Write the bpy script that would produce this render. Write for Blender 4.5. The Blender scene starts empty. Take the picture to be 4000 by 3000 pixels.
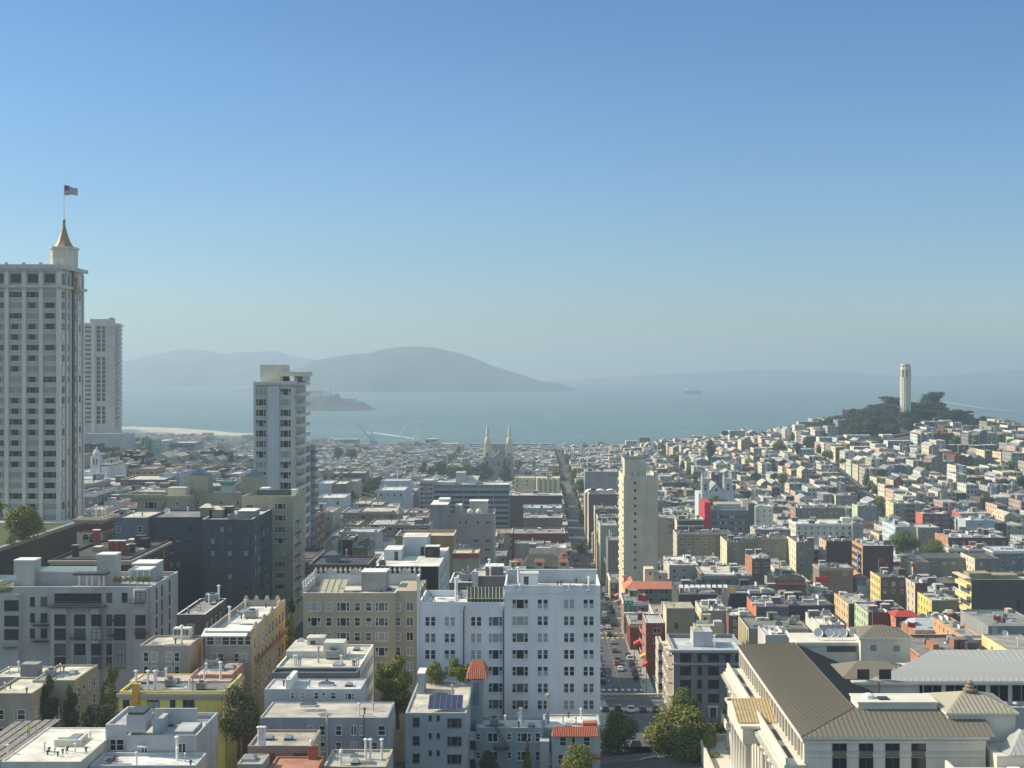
import bpy, math, random
from mathutils import Vector, Matrix, noise

# ------------------------------------------------------------------ camera, sky, sun, exposure
F, VX, VY, H = 5333.0, 2120.0, 1430.0, 135.0
scene = bpy.context.scene
col = scene.collection
cam = bpy.data.objects.new("camera", bpy.data.cameras.new("camera"))
col.objects.link(cam)
cam.location = (0, 0, H)
cam.rotation_euler = (math.radians(90), 0, 0)
cam.data.sensor_width = 36.0
cam.data.lens = 48.0
cam.data.shift_x = -(VX - 2000) / 4000
cam.data.shift_y = -(1500 - VY) / 4000
cam.data.clip_start = 1.0
cam.data.clip_end = 40000.0
scene.camera = cam

SUN_EL, SUN_AZ = math.radians(35), math.radians(13)      # azimuth: beyond due left, away from the viewer
sd = Vector((-math.cos(SUN_AZ) * math.cos(SUN_EL), math.sin(SUN_AZ) * math.cos(SUN_EL), math.sin(SUN_EL)))
world = bpy.data.worlds.new("World")
scene.world = world
world.use_nodes = True
wn = world.node_tree
wn.nodes.clear()
sky = wn.nodes.new("ShaderNodeTexSky")
sky.sky_type = 'NISHITA'
sky.sun_disc = False
sky.sun_elevation = SUN_EL
sky.sun_rotation = math.atan2(sd.x, sd.y)
sky.altitude = 100
sky.air_density = 1.0
sky.dust_density = 0.25
sky.ozone_density = 1.6
bg = wn.nodes.new("ShaderNodeBackground")
bg.inputs[1].default_value = 0.125
out = wn.nodes.new("ShaderNodeOutputWorld")
# sky tint: duller in view, boosted and warmed above the frame as added fill light
tcw = wn.nodes.new("ShaderNodeTexCoord"); sepw = wn.nodes.new("ShaderNodeSeparateXYZ")
wn.links.new(tcw.outputs["Generated"], sepw.inputs[0])
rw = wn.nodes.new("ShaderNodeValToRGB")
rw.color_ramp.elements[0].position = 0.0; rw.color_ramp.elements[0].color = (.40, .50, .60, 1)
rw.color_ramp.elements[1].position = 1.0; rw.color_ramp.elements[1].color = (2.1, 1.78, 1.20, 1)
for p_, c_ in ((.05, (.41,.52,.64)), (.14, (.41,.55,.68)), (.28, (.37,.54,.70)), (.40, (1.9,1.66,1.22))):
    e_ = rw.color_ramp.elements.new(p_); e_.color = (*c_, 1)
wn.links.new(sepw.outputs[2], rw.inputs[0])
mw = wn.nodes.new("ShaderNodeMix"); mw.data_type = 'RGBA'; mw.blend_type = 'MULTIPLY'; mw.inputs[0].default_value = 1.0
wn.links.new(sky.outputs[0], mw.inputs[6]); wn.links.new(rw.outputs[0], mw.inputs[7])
nzw = wn.nodes.new("ShaderNodeTexNoise"); nzw.inputs["Scale"].default_value = 1.0; nzw.inputs["Detail"].default_value = 5
mpw = wn.nodes.new("ShaderNodeMapping"); mpw.inputs["Scale"].default_value = (2.2, 2.2, 14); wn.links.new(tcw.outputs["Generated"], mpw.inputs[0]); wn.links.new(mpw.outputs[0], nzw.inputs["Vector"])
mrw = wn.nodes.new("ShaderNodeMapRange"); mrw.inputs[1].default_value = .3; mrw.inputs[2].default_value = .75; mrw.inputs[3].default_value = .965; mrw.inputs[4].default_value = 1.05
wn.links.new(nzw.outputs[0], mrw.inputs[0])
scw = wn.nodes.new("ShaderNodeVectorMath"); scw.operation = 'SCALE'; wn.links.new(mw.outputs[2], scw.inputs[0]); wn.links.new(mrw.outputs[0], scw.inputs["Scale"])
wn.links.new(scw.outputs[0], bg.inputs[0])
wn.links.new(bg.outputs[0], out.inputs[0])
sun = bpy.data.objects.new("sun", bpy.data.lights.new("sun", 'SUN'))
col.objects.link(sun)
sun.data.energy = 4.5
sun.data.angle = math.radians(0.53)
sun.data.color = (1.0, 0.88, 0.70)
sun.rotation_euler = (-sd).to_track_quat('-Z', 'Y').to_euler()
scene.view_settings.view_transform = 'Standard'
scene.view_settings.look = 'None'
scene.view_settings.exposure = 0.5
scene.view_settings.gamma = 1.0
scene.cycles.max_bounces = 5
scene.cycles.diffuse_bounces = 3
scene.cycles.glossy_bounces = 2
scene.cycles.transmission_bounces = 3
scene.cycles.transparent_max_bounces = 4
scene.cycles.volume_bounces = 0
scene.cycles.use_denoising = True
scene.cycles.use_adaptive_sampling = True
scene.cycles.adaptive_threshold = 0.02

def wx(px, Y): return (px - VX) / F * Y
def wz(py, Y): return H - (py - VY) / F * Y
def pxo(x, Y): return VX + x / Y * F
def pyo(z, Y): return VY + (H - z) / Y * F
R = random.Random(11)

# ------------------------------------------------------------------ materials
MATS = {}
def mat(name, c, rough=0.85, var=0.12, scale=0.35, metal=0.0, streak=0.0, bump=0.0, emit=None, spec=0.5, fine=0.0):
    key = (name, c, rough, var, scale, metal, streak, bump, fine)
    if key in MATS: return MATS[key]
    m = bpy.data.materials.new(name)
    m.use_nodes = True
    nt = m.node_tree; b = nt.nodes["Principled BSDF"]
    b.inputs["Roughness"].default_value = rough
    b.inputs["Metallic"].default_value = metal
    b.inputs["Specular IOR Level"].default_value = spec
    if var > 0 or streak > 0 or fine > 0:
        tc = nt.nodes.new("ShaderNodeTexCoord")
        oi = nt.nodes.new("ShaderNodeObjectInfo")
        ad = nt.nodes.new("ShaderNodeVectorMath"); ad.operation = 'ADD'
        nt.links.new(tc.outputs["Object"], ad.inputs[0]); nt.links.new(oi.outputs["Location"], ad.inputs[1])
        def layer(prev, vec_scale, amount, detail=4):
            mp = nt.nodes.new("ShaderNodeMapping"); mp.inputs["Scale"].default_value = vec_scale
            nt.links.new(ad.outputs[0], mp.inputs[0])
            n = nt.nodes.new("ShaderNodeTexNoise"); n.inputs["Scale"].default_value = 1.0; n.inputs["Detail"].default_value = detail
            nt.links.new(mp.outputs[0], n.inputs["Vector"])
            r = nt.nodes.new("ShaderNodeMapRange")
            r.inputs[1].default_value = 0.3; r.inputs[2].default_value = 0.7
            r.inputs[3].default_value = 1 - amount; r.inputs[4].default_value = 1 + amount * 0.6
            nt.links.new(n.outputs[0], r.inputs[0])
            mx = nt.nodes.new("ShaderNodeVectorMath"); mx.operation = 'SCALE'
            if prev is None: mx.inputs[0].default_value = c
            else: nt.links.new(prev, mx.inputs[0])
            nt.links.new(r.outputs[0], mx.inputs["Scale"])
            return mx.outputs[0]
        o = None
        if var > 0: o = layer(o, (scale,) * 3, var)
        if streak > 0: o = layer(o, (.45, .45, 0.05), streak)
        if fine > 0: o = layer(o, (3.5,) * 3, fine, 6)
        nt.links.new(o, b.inputs["Base Color"])
        if bump > 0:
            n = nt.nodes.new("ShaderNodeTexNoise"); n.inputs["Scale"].default_value = 2.0; n.inputs["Detail"].default_value = 6
            nt.links.new(ad.outputs[0], n.inputs["Vector"])
            bp = nt.nodes.new("ShaderNodeBump"); bp.inputs["Strength"].default_value = bump; bp.inputs["Distance"].default_value = 0.2
            nt.links.new(n.outputs[0], bp.inputs["Height"]); nt.links.new(bp.outputs[0], b.inputs["Normal"])
    else:
        b.inputs["Base Color"].default_value = (*c, 1)
    m.diffuse_color = (*c, 1)
    MATS[key] = m
    return m

def wall_m(c): return mat("wall_paint", c, .9, .14, .22, streak=.12, fine=.09)
def roof_m(c): return mat("roof_membrane", c, .9, .38, .28, fine=.2)
def brick_m(c):
    key = ("brick", c)
    if key in MATS: return MATS[key]
    m = mat("brick_wall", c, .92, .18, .5, streak=.12, fine=.25)
    MATS[key] = m
    return m
GLASS = mat("dark_glass", (.018, .022, .026), .12, 0)
GLASS2 = mat("curtained_glass", (.30, .31, .31), .35, 0)
GLASS3 = mat("grey_glass", (.09, .105, .115), .15, 0)
GLASS4 = mat("drawn_blind", (.50, .47, .42), .5, 0)
WHITE = mat("white_trim", (.72, .71, .68), .7, .05, 1)
TAN = mat("tan_trim", (.42, .36, .27), .7, .05, 1)
DARKF = mat("dark_frame", (.06, .055, .05), .6, .05, 1)
METAL = mat("galvanised_metal", (.42, .43, .44), .45, .1, 1, metal=.6)
METALD = mat("dark_metal", (.07, .07, .075), .5, .1, 1, metal=.3)
TILE = mat("red_tile", (.42, .115, .055), .8, .2, 1.2, fine=.2)

# ------------------------------------------------------------------ mesh collector
class MB:
    def __init__(s): s.v = []; s.f = []; s.m = []; s.sm = False
    def quad(s, a, b, c, d, mi=0):
        n = len(s.v); s.v += [a, b, c, d]; s.f.append((n, n+1, n+2, n+3)); s.m.append(mi)
    def poly(s, pts, mi=0):
        n = len(s.v); s.v += list(pts); s.f.append(tuple(range(n, n+len(pts)))); s.m.append(mi)
    def box(s, x0, x1, y0, y1, z0, z1, mi=0, top=None, bottom=True):
        n = len(s.v)
        s.v += [(x0,y0,z0),(x1,y0,z0),(x1,y1,z0),(x0,y1,z0),(x0,y0,z1),(x1,y0,z1),(x1,y1,z1),(x0,y1,z1)]
        s.f += [(n,n+1,n+5,n+4),(n+1,n+2,n+6,n+5),(n+2,n+3,n+7,n+6),(n+3,n,n+4,n+7),(n+4,n+5,n+6,n+7)]
        s.m += [mi]*4 + [mi if top is None else top]
        if bottom: s.f.append((n+3,n+2,n+1,n)); s.m.append(mi)
    def prism(s, poly, z0, z1, mi=0, top=None):
        n = len(s.v); k = len(poly)
        s.v += [(p[0],p[1],z0) for p in poly] + [(p[0],p[1],z1) for p in poly]
        for i in range(k):
            j = (i+1) % k
            s.f.append((n+i,n+j,n+k+j,n+k+i)); s.m.append(mi)
        s.f.append(tuple(n+k+i for i in range(k))); s.m.append(mi if top is None else top)
        s.f.append(tuple(n+k-1-i for i in range(k))); s.m.append(mi)
    def lathe(s, cx, cy, prof, seg=10, mi=0, ph=0.0, cap=True):
        n = len(s.v)
        for r, z in prof:
            for i in range(seg):
                a = ph + 2*math.pi*i/seg
                s.v.append((cx+r*math.cos(a), cy+r*math.sin(a), z))
        for k in range(len(prof)-1):
            for i in range(seg):
                j = (i+1) % seg
                s.f.append((n+k*seg+i, n+k*seg+j, n+(k+1)*seg+j, n+(k+1)*seg+i)); s.m.append(mi)
        if cap:
            s.f.append(tuple(n+(len(prof)-1)*seg+i for i in range(seg))); s.m.append(mi)
            s.f.append(tuple(n+seg-1-i for i in range(seg))); s.m.append(mi)
    def tube(s, a, b, r, seg=6, mi=0, r2=None):
        a = Vector(a); b = Vector(b); d = (b-a)
        if d.length < 1e-6: return
        q = d.to_track_quat('Z', 'Y'); r2 = r if r2 is None else r2
        n = len(s.v)
        for p, rr in ((a, r), (b, r2)):
            for i in range(seg):
                t = 2*math.pi*i/seg
                s.v.append(tuple(p + q @ Vector((rr*math.cos(t), rr*math.sin(t), 0))))
        for i in range(seg):
            j = (i+1) % seg
            s.f.append((n+i, n+j, n+seg+j, n+seg+i)); s.m.append(mi)
        s.f.append(tuple(n+seg+i for i in range(seg))); s.m.append(mi)
        s.f.append(tuple(n+seg-1-i for i in range(seg))); s.m.append(mi)
    def mesh(s, name, mats, L=(0,0,0), smooth=False):
        me = bpy.data.meshes.new(name)
        if L != (0,0,0): vv = [(v[0]-L[0], v[1]-L[1], v[2]-L[2]) for v in s.v]
        else: vv = s.v
        me.from_pydata(vv, [], s.f)
        for m in mats: me.materials.append(m)
        if len(mats) > 1: me.polygons.foreach_set("material_index", s.m)
        if smooth or s.sm: me.polygons.foreach_set("use_smooth", [True]*len(s.f))
        me.update()
        return me
    def build(s, name, mats, parent=None, L=(0,0,0), smooth=False):
        o = bpy.data.objects.new(name, s.mesh(name, mats if isinstance(mats, (list, tuple)) else [mats], L, smooth))
        col.objects.link(o)
        if parent is not None: o.parent = parent
        else: o.location = L
        return o

USED = {}
def tag(o, label=None, cat=None, group=None, kind=None):
    if label: o["label"] = label
    if cat: o["category"] = cat
    if group: o["group"] = group
    if kind: o["kind"] = kind
    if label: USED.setdefault(label, []).append(o)
    return o
def thing(name, label, cat, loc=(0,0,0), group=None, rz=0.0):
    o = bpy.data.objects.new(name, None); col.objects.link(o)
    o.location = loc; o.rotation_euler = (0,0,rz); o.empty_display_size = .5
    return tag(o, label, cat, group)
def inst(name, me, parent, loc, rz=0.0, sc=None):
    o = bpy.data.objects.new(name, me); col.objects.link(o)
    o.parent = parent; o.location = loc
    if rz: o.rotation_euler = (0,0,rz)
    if sc is not None: o.scale = sc
    return o

# ------------------------------------------------------------------ terrain
GX = [-900,-700,-450,-300,-150,-60,0,35,100,180,260,340,420,520,700,1000]
GY = [100,250,300,345,380,400,530,780,950,1150,1300,1400,1550,1800,2050,2400]
GZ = [
 [95,95,90,88,80,76,74,74,72,70,70,70,70,70,70,70],
 [95,95,88,72,58,56,60,65,62,58,55,52,50,50,50,50],
 [95,96,92,82,66,58,50,51,50,45,42,40,38,36,35,35],
 [95,96,94,88,76,60,46,46,42,36,33,30,28,26,25,25],
 [95,96,94,90,84,62,42,42,38,33,30,26,24,22,20,20],
 [95,96,95,90,84,60,38,38,35,31,28,24,22,20,18,18],
 [95,96,92,88,74,54,34,33,30,26,23,20,18,16,15,15],
 [95,95,88,76,58,38,21,20,19,18,22,26,28,28,24,20],
 [96,94,82,74,52,34,18,17,18,22,34,42,43,40,30,25],
 [90,72,60,50,36,24,17,17,22,36,56,66,64,52,40,30],
 [80,78,58,40,20,16,17,20,28,44,62,77,74,56,42,28],
 [70,68,46,30,18,15,16,20,32,46,62,84,78,54,36,24],
 [50,50,32,19,13,12,14,20,34,44,48,54,48,38,26,15],
 [30,30,18,11,9,8,8,10,18,25,26,24,20,14,8,6],
 [12,12,7,5,4,3,3,3,3,3,3,3,3,3,3,3],
 [5,5,4,3,3,3,3,3,3,3,3,3,3,3,3,3]]
def _loc(a, v):
    if v <= a[0]: return 0, 0.0
    if v >= a[-1]: return len(a)-2, 1.0
    lo, hi = 0, len(a)-1
    while hi-lo > 1:
        m = (lo+hi)//2
        if a[m] <= v: lo = m
        else: hi = m
    return lo, (v-a[lo])/(a[hi]-a[lo])
def shore(x):
    if x < -500: return 2430
    if x < -330: return 2250
    if x < 120: return 2170
    return 2060
def G(x, y):
    i, u = _loc(GX, x); j, w = _loc(GY, y)
    z = (GZ[j][i]*(1-u)+GZ[j][i+1]*u)*(1-w) + (GZ[j+1][i]*(1-u)+GZ[j+1][i+1]*u)*w
    return z
def build_terrain():
    m = MB(); xs = list(range(-1100, 1101, 20)); ys = list(range(100, 460, 10)) + list(range(460, 2900, 20))
    for y in ys:
        for x in xs:
            z = G(x, y) - .25
            s = shore(x)
            if y > s: z = -6
            elif y > s-20: z = min(z, .9)
            m.v.append((x, y, z))
    nx = len(xs)
    for j in range(len(ys)-1):
        for i in range(nx-1):
            m.f.append((j*nx+i, j*nx+i+1, (j+1)*nx+i+1, (j+1)*nx+i)); m.m.append(0)
    g = mat("city_ground", (.075, .073, .07), .95, .35, .06, fine=.2)
    tag(m.build("ground", [g]), kind="structure")
build_terrain()

# water
def water_mat():
    m = bpy.data.materials.new("bay_water"); m.use_nodes = True
    nt = m.node_tree; b = nt.nodes["Principled BSDF"]
    b.inputs["Roughness"].default_value = .45
    tc = nt.nodes.new("ShaderNodeTexCoord")
    def nz(scale, sy, det=5):
        mp = nt.nodes.new("ShaderNodeMapping"); mp.inputs["Scale"].default_value = (scale, scale*sy, 1)
        nt.links.new(tc.outputs["Object"], mp.inputs[0])
        n = nt.nodes.new("ShaderNodeTexNoise"); n.inputs["Scale"].default_value = 1; n.inputs["Detail"].default_value = det
        nt.links.new(mp.outputs[0], n.inputs["Vector"]); return n
    big = nz(.0012, 2.0)
    r = nt.nodes.new("ShaderNodeValToRGB")
    r.color_ramp.elements[0].position = .35; r.color_ramp.elements[0].color = (.045, .105, .105, 1)
    r.color_ramp.elements[1].position = .68; r.color_ramp.elements[1].color = (.075, .150, .138, 1)
    nt.links.new(big.outputs[0], r.inputs[0])
    cap = nz(.022, 1.6, 8)
    r2 = nt.nodes.new("ShaderNodeMapRange"); r2.inputs[1].default_value = .655; r2.inputs[2].default_value = .70
    nt.links.new(cap.outputs[0], r2.inputs[0])
    mx = nt.nodes.new("ShaderNodeMix"); mx.data_type = 'RGBA'
    nt.links.new(r2.outputs[0], mx.inputs[0]); nt.links.new(r.outputs[0], mx.inputs[6]); mx.inputs[7].default_value = (.6, .62, .6, 1)
    nt.links.new(mx.outputs[2], b.inputs["Base Color"])
    wv = nz(.12, 1.0, 8)
    bp = nt.nodes.new("ShaderNodeBump"); bp.inputs["Strength"].default_value = .7; bp.inputs["Distance"].default_value = 2
    nt.links.new(wv.outputs[0], bp.inputs["Height"]); nt.links.new(bp.outputs[0], b.inputs["Normal"])
    return m
w = MB(); w.quad((-7000,1500,0),(7000,1500,0),(7000,12900,0),(-7000,12900,0))
tag(w.build("water", [water_mat()]), kind="structure")

# far hills
def ridge(name, prof, Y, depth, c, seed, front=.35, rough=14):
    """prof: (px, py) of the skyline at distance Y; a hill body with real depth, falling to the water in front and behind"""
    m = MB(); n = 160; rows = 22
    x0, x1 = wx(prof[0][0], Y), wx(prof[-1][0], Y)
    pts = [(wx(p, Y), wz(q, Y)) for p, q in prof]
    for j in range(rows+1):
        t = j/rows
        yy = Y - depth*front + depth*t
        e = math.sin(math.pi*min(1, max(0, t/(2*front) if t < front else .5+(t-front)/(2*(1-front)))))**.75
        for i in range(n+1):
            x = x0+(x1-x0)*i/n
            k = 0
            while k < len(pts)-2 and pts[k+1][0] < x: k += 1
            u = min(1, max(0, (x-pts[k][0])/(pts[k+1][0]-pts[k][0])))
            z = pts[k][1]*(1-u)+pts[k+1][1]*u
            nz = noise.fractal(Vector((x/420+seed, yy/420, 0)), 1, 2, 5)
            zz = (z+5)*e*(1+.22*nz*(1-e*.8)) + rough*.35*noise.fractal(Vector((x/70, yy/70, seed)), 1, 2, 4)*e - 5
            m.v.append((x, yy + 90*nz*(1 if 0 < j < rows else 0), zz))
    for j in range(rows):
        for i in range(n):
            a = j*(n+1)+i
            m.f.append((a, a+1, a+n+2, a+n+1)); m.m.append(0)
    g = mat(name+"_slope", c, .95, .5, .006, fine=0.3)
    return tag(m.build(name, [g], smooth=True), kind="structure")
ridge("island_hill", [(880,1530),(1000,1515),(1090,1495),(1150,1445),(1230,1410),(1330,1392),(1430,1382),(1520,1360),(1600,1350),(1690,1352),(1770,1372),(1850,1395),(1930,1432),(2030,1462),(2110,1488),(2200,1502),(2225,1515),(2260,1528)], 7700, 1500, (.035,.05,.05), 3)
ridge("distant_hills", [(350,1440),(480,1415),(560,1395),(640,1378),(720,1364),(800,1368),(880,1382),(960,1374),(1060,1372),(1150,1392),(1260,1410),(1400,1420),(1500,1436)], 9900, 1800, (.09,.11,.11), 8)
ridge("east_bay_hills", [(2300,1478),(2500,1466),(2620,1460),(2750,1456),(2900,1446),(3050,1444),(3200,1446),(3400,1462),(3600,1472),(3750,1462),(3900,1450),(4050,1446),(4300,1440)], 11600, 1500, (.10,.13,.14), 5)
# haze
hz = MB(); hz.box(-7200, 7200, -400, 13000, -8, 262)
hm = bpy.data.materials.new("haze_air"); hm.use_nodes = True
hm.node_tree.nodes.clear()
ho = hm.node_tree.nodes.new("ShaderNodeOutputMaterial"); pv = hm.node_tree.nodes.new("ShaderNodeVolumePrincipled")
pv.inputs["Color"].default_value = (.60, .77, .90, 1)
pv.inputs["Density"].default_value = 1.8e-4
pv.inputs["Anisotropy"].default_value = 0.25
hm.node_tree.links.new(pv.outputs[0], ho.inputs["Volume"])
ho_obj = tag(hz.build("haze", [hm]), kind="stuff")
# ------------------------------------------------------------------ windows (one mesh each, shared between equal ones)
WC = {}
FRAMES = {'w': WHITE, 't': TAN, 'd': DARKF, 'g': mat("blue_grey_trim", (.13,.19,.22), .7, .05, 1)}
def win_mesh(w, h, style, var, fr):
    w = round(w*5)/5; h = round(h*5)/5; w = max(w, .4); h = max(h, .4)
    k = (w, h, style, var, fr)
    if k in WC: return WC[k]
    m = MB(); t = .085
    g = {0: (1, 1), 1: (3, 1), 2: (2, 2), 3: (1, 2), 4: (3, 3), 5: (4, 1)}[var]      # upper, lower pane material
    m.box(-w/2-t, w/2+t, -.16, .02, -h/2-t-.04, -h/2, 0)
    m.box(-w/2-t, -w/2, -.06, .02, -h/2, h/2+t, 0); m.box(w/2, w/2+t, -.06, .02, -h/2, h/2+t, 0)
    m.box(-w/2, w/2, -.06, .02, h/2, h/2+t, 0)
    def pane(a, b, lo, hi, rail=True):
        mid = (lo+hi)/2
        if rail:
            m.quad((a,-.015,lo),(b,-.015,lo),(b,-.015,mid),(a,-.015,mid), g[1])
            m.quad((a,-.022,mid),(b,-.022,mid),(b,-.022,hi),(a,-.022,hi), g[0])
            m.box(a, b, -.045, -.01, mid-.035, mid+.035, 0, bottom=False)
        else: m.quad((a,-.015,lo),(b,-.015,lo),(b,-.015,hi),(a,-.015,hi), g[0])
    def mull(x, ww=.06): m.box(x-ww, x+ww, -.05, -.005, -h/2, h/2, 0, bottom=False)
    a, b = -w/2, w/2
    if style == 'dh': pane(a, b, -h/2, h/2)
    elif style == 'pl': pane(a, b, -h/2, h/2, False)
    elif style == 'pair': pane(a, -.15, -h/2, h/2); pane(.15, b, -h/2, h/2); m.box(-.15, .15, -.03, .02, -h/2, h/2, 0)
    elif style == 'two': pane(a, 0, -h/2, h/2, False); pane(0, b, -h/2, h/2, False); mull(0)
    elif style == 'tri':
        q = w*.24; pane(a, a+q, -h/2, h/2); pane(a+q, b-q, -h/2, h/2, False); pane(b-q, b, -h/2, h/2); mull(a+q); mull(b-q)
    elif style == 'cas':
        n = max(2, round(w/.8))
        for i in range(n):
            pane(a+w*i/n, a+w*(i+1)/n, -h/2, h*.15, False); pane(a+w*i/n, a+w*(i+1)/n, h*.15, h/2, False)
            if i: mull(a+w*i/n, .04)
        m.box(a, b, -.045, -.01, h*.15-.03, h*.15+.03, 0, bottom=False)
    elif style == 'cur':                       # curtains drawn to the sides of a wide pane
        q = w*R.choice((.08,.14,.2)); q2 = w*R.choice((.08,.14,.28))
        m.quad((a,-.015,-h/2),(a+q,-.015,-h/2),(a+q,-.015,h/2),(a,-.015,h/2), 2)
        m.quad((a+q,-.015,-h/2),(b-q2,-.015,-h/2),(b-q2,-.015,h/2),(a+q,-.015,h/2), g[0])
        m.quad((b-q2,-.015,-h/2),(b,-.015,-h/2),(b,-.015,h/2),(b-q2,-.015,h/2), 2)
        mull(a+q, .04); mull(b-q2, .04)
    elif style == 'arch':
        pane(a, b, -h/2, h/2)
        pts = [(b*math.cos(math.pi*i/8), -.015, h/2+b*math.sin(math.pi*i/8)) for i in range(9)]
        m.poly(pts, g[0])
        for i in range(8):
            p, q = pts[i], pts[i+1]
            m.tube((p[0], -.03, p[2]), (q[0], -.03, q[2]), t*.6, 4, 0)
    a_, p_ = MB(), MB()
    for f, mi in zip(m.f, m.m):
        q = p_ if mi else a_; o_ = len(q.v); q.v += [m.v[i] for i in f]; q.f.append(tuple(range(o_, o_+len(f)))); q.m.append(mi)
    mats = [FRAMES[fr], GLASS, GLASS2, GLASS3, GLASS4]
    WC[k] = (m.mesh("window", mats), a_.mesh("window", mats), p_.mesh("pane", mats))
    return WC[k]

# ------------------------------------------------------------------ roof furniture prototypes
def _p(f, mats, name, smooth=False):
    m = MB(); f(m); return m.mesh(name, mats, smooth=smooth)
RF = {}
def _pipe(h, r):
    def f(m): m.lathe(0,0,[(r,0),(r,h),(r*1.9,h),(r*1.9,h+.18),(.02,h+.35)], 8)
    return f
RF['vent_pipe'] = [_p(_pipe(1.1,.1), [METAL], "vent_pipe"), _p(_pipe(1.7,.14), [WHITE], "vent_pipe"), _p(_pipe(.7,.13), [METALD], "vent_pipe")]
RF['chimney_pipe'] = [_p(_pipe(2.6,.16), [METAL], "chimney_pipe"), _p(_pipe(3.1,.2), [WHITE], "chimney_pipe")]
def _sky(w, d):
    def f(m):
        m.box(-w/2,w/2,-d/2,d/2,0,.35,0)
        z=.35; a=(-w/2,-d/2,z); b=(w/2,-d/2,z); c=(w/2,d/2,z); e=(-w/2,d/2,z); p=(-w/4,0,z+.4); q=(w/4,0,z+.4)
        m.poly([a,b,q,p],1); m.poly([b,c,q],1); m.poly([c,e,p,q],1); m.poly([e,a,p],1)
    return f
SKYG = mat("skylight_glass", (.25,.29,.30), .25, 0)
RF['skylight'] = [_p(_sky(1.6,2.4), [METAL, SKYG], "skylight"), _p(_sky(2.6,1.5), [WHITE, GLASS3], "skylight"), _p(_sky(1.2,1.2), [METALD, SKYG], "skylight")]
def _hvac(w, d, h):
    def f(m):
        m.box(-w/2,w/2,-d/2,d/2,.25,h,0); m.box(-w/2+.1,-w/2+.3,-d/2+.1,d/2-.1,0,.25,1); m.box(w/2-.3,w/2-.1,-d/2+.1,d/2-.1,0,.25,1)
        m.lathe(0,0,[(min(w,d)*.36,h),(min(w,d)*.36,h+.22),(min(w,d)*.3,h+.22)],10,1)
        for i in range(4): m.box(-w/2+.1,w/2-.1,-d/2-.03,-d/2,.4+i*(h-.5)/4,.48+i*(h-.5)/4,1)
    return f
RF['air_unit'] = [_p(_hvac(1.6,1.3,1.3), [METAL, METALD], "air_unit"), _p(_hvac(2.4,1.8,1.6), [METAL, METALD], "air_unit")]
def _dish(m):
    m.tube((0,0,0),(0,0,1.0),.06); prof=[(.02,0),(.35,.07),(.62,.22),(.8,.42)]
    n=len(m.v)
    for r,z in prof:
        for i in range(12):
            a=2*math.pi*i/12; p=Vector((r*math.cos(a), r*math.sin(a), z)); p.rotate(Matrix.Rotation(math.radians(62),3,'X')); m.v.append((p.x,p.y,p.z+1.1))
    for k in range(3):
        for i in range(12):
            j=(i+1)%12; m.f.append((n+k*12+i,n+k*12+j,n+k*12+12+j,n+k*12+12+i)); m.m.append(0)
RF['satellite_dish'] = [_p(_dish, [WHITE], "satellite_dish", True)]

def _bx(w,d,h,t=0):
    def f(m): m.box(-w/2,w/2,-d/2,d/2,0,h,0,top=t,bottom=False)
    return f
_rb=[wall_m(c) for c in ((.55,.53,.48),(.30,.29,.27),(.16,.15,.14),(.40,.33,.24))]
RF['roof_box'] = [_p(_bx(w,d,h,1), [_rb[i%4], roof_m((.62,.60,.54))], "roof_box") for i,(w,d,h) in enumerate([(2.6,2.2,1.6),(1.4,1.4,.9),(3.4,2.4,2.3),(1.8,3,1.2),(4.2,1.6,.8)])]
RF['roof_duct'] = [_p(_bx(w,d,h), [mt_], "roof_duct") for w,d,h,mt_ in ((5.5,.5,.7,METAL),(.45,5,.6,METAL),(3.6,.3,1.0,WHITE),(.3,4.5,1.1,WHITE))]
def hut_mesh(w, d, h, wm, rm, door=True):
    m = MB(); m.box(-w/2,w/2,-d/2,d/2,0,h,0,bottom=False); m.box(-w/2-.12,w/2+.12,-d/2-.12,d/2+.12,h,h+.14,1)
    dr = MB(); dr.box(-w*.3,-w*.3+.9,-d/2-.05,-d/2-.01,0,2.0)
    return m.mesh("stair_hut", [wm, rm]), dr.mesh("door", [DARKF])

# ------------------------------------------------------------------ buildings
FOOT = []      # footprints (x0,x1,y0,y1)
RECTS = []     # visible screen rectangles (px0,px1,pytop,pybot,Y)
WHITE_R, CREAM_R, GREY_R, DARK_R, BEIGE_R, BLUE_R = (.72,.70,.64), (.66,.60,.47), (.34,.33,.31), (.10,.10,.10), (.50,.44,.33), (.47,.50,.53)
class B: pass
def shell(b, x0, x1, y0, y1, z0, zt, wm, rm, par=.7, th=.3, name="wall", cap=None):
    """hollow-topped box: outer walls, parapet with coping, roof deck below it"""
    m = MB()
    m.box(x0, x1, y0, y1, z0, zt-par, 0, bottom=False)
    m.f.pop(); m.m.pop()
    n = len(m.v)
    o = [(x0,y0),(x1,y0),(x1,y1),(x0,y1)]; i_ = [(x0+th,y0+th),(x1-th,y0+th),(x1-th,y1-th),(x0+th,y1-th)]
    m.v += [(x,y,zt-par) for x,y in o] + [(x,y,zt) for x,y in o] + [(x,y,zt) for x,y in i_] + [(x,y,zt-par) for x,y in i_]
    for k in range(4):
        j = (k+1) % 4
        m.f.append((n+k,n+j,n+4+j,n+4+k)); m.m.append(0)
        m.f.append((n+4+k,n+4+j,n+8+j,n+8+k)); m.m.append(1)
        m.f.append((n+8+k,n+8+j,n+12+j,n+12+k)); m.m.append(0)
    w_ = m.build(name, [wm, cap or wm], b.root, b.L)
    r = MB(); r.quad((x0+th,y0+th,zt-par),(x1-th,y0+th,zt-par),(x1-th,y1-th,zt-par),(x0+th,y1-th,zt-par))
    r.build("roof", [rm], b.root, b.L)
    return w_
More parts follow.
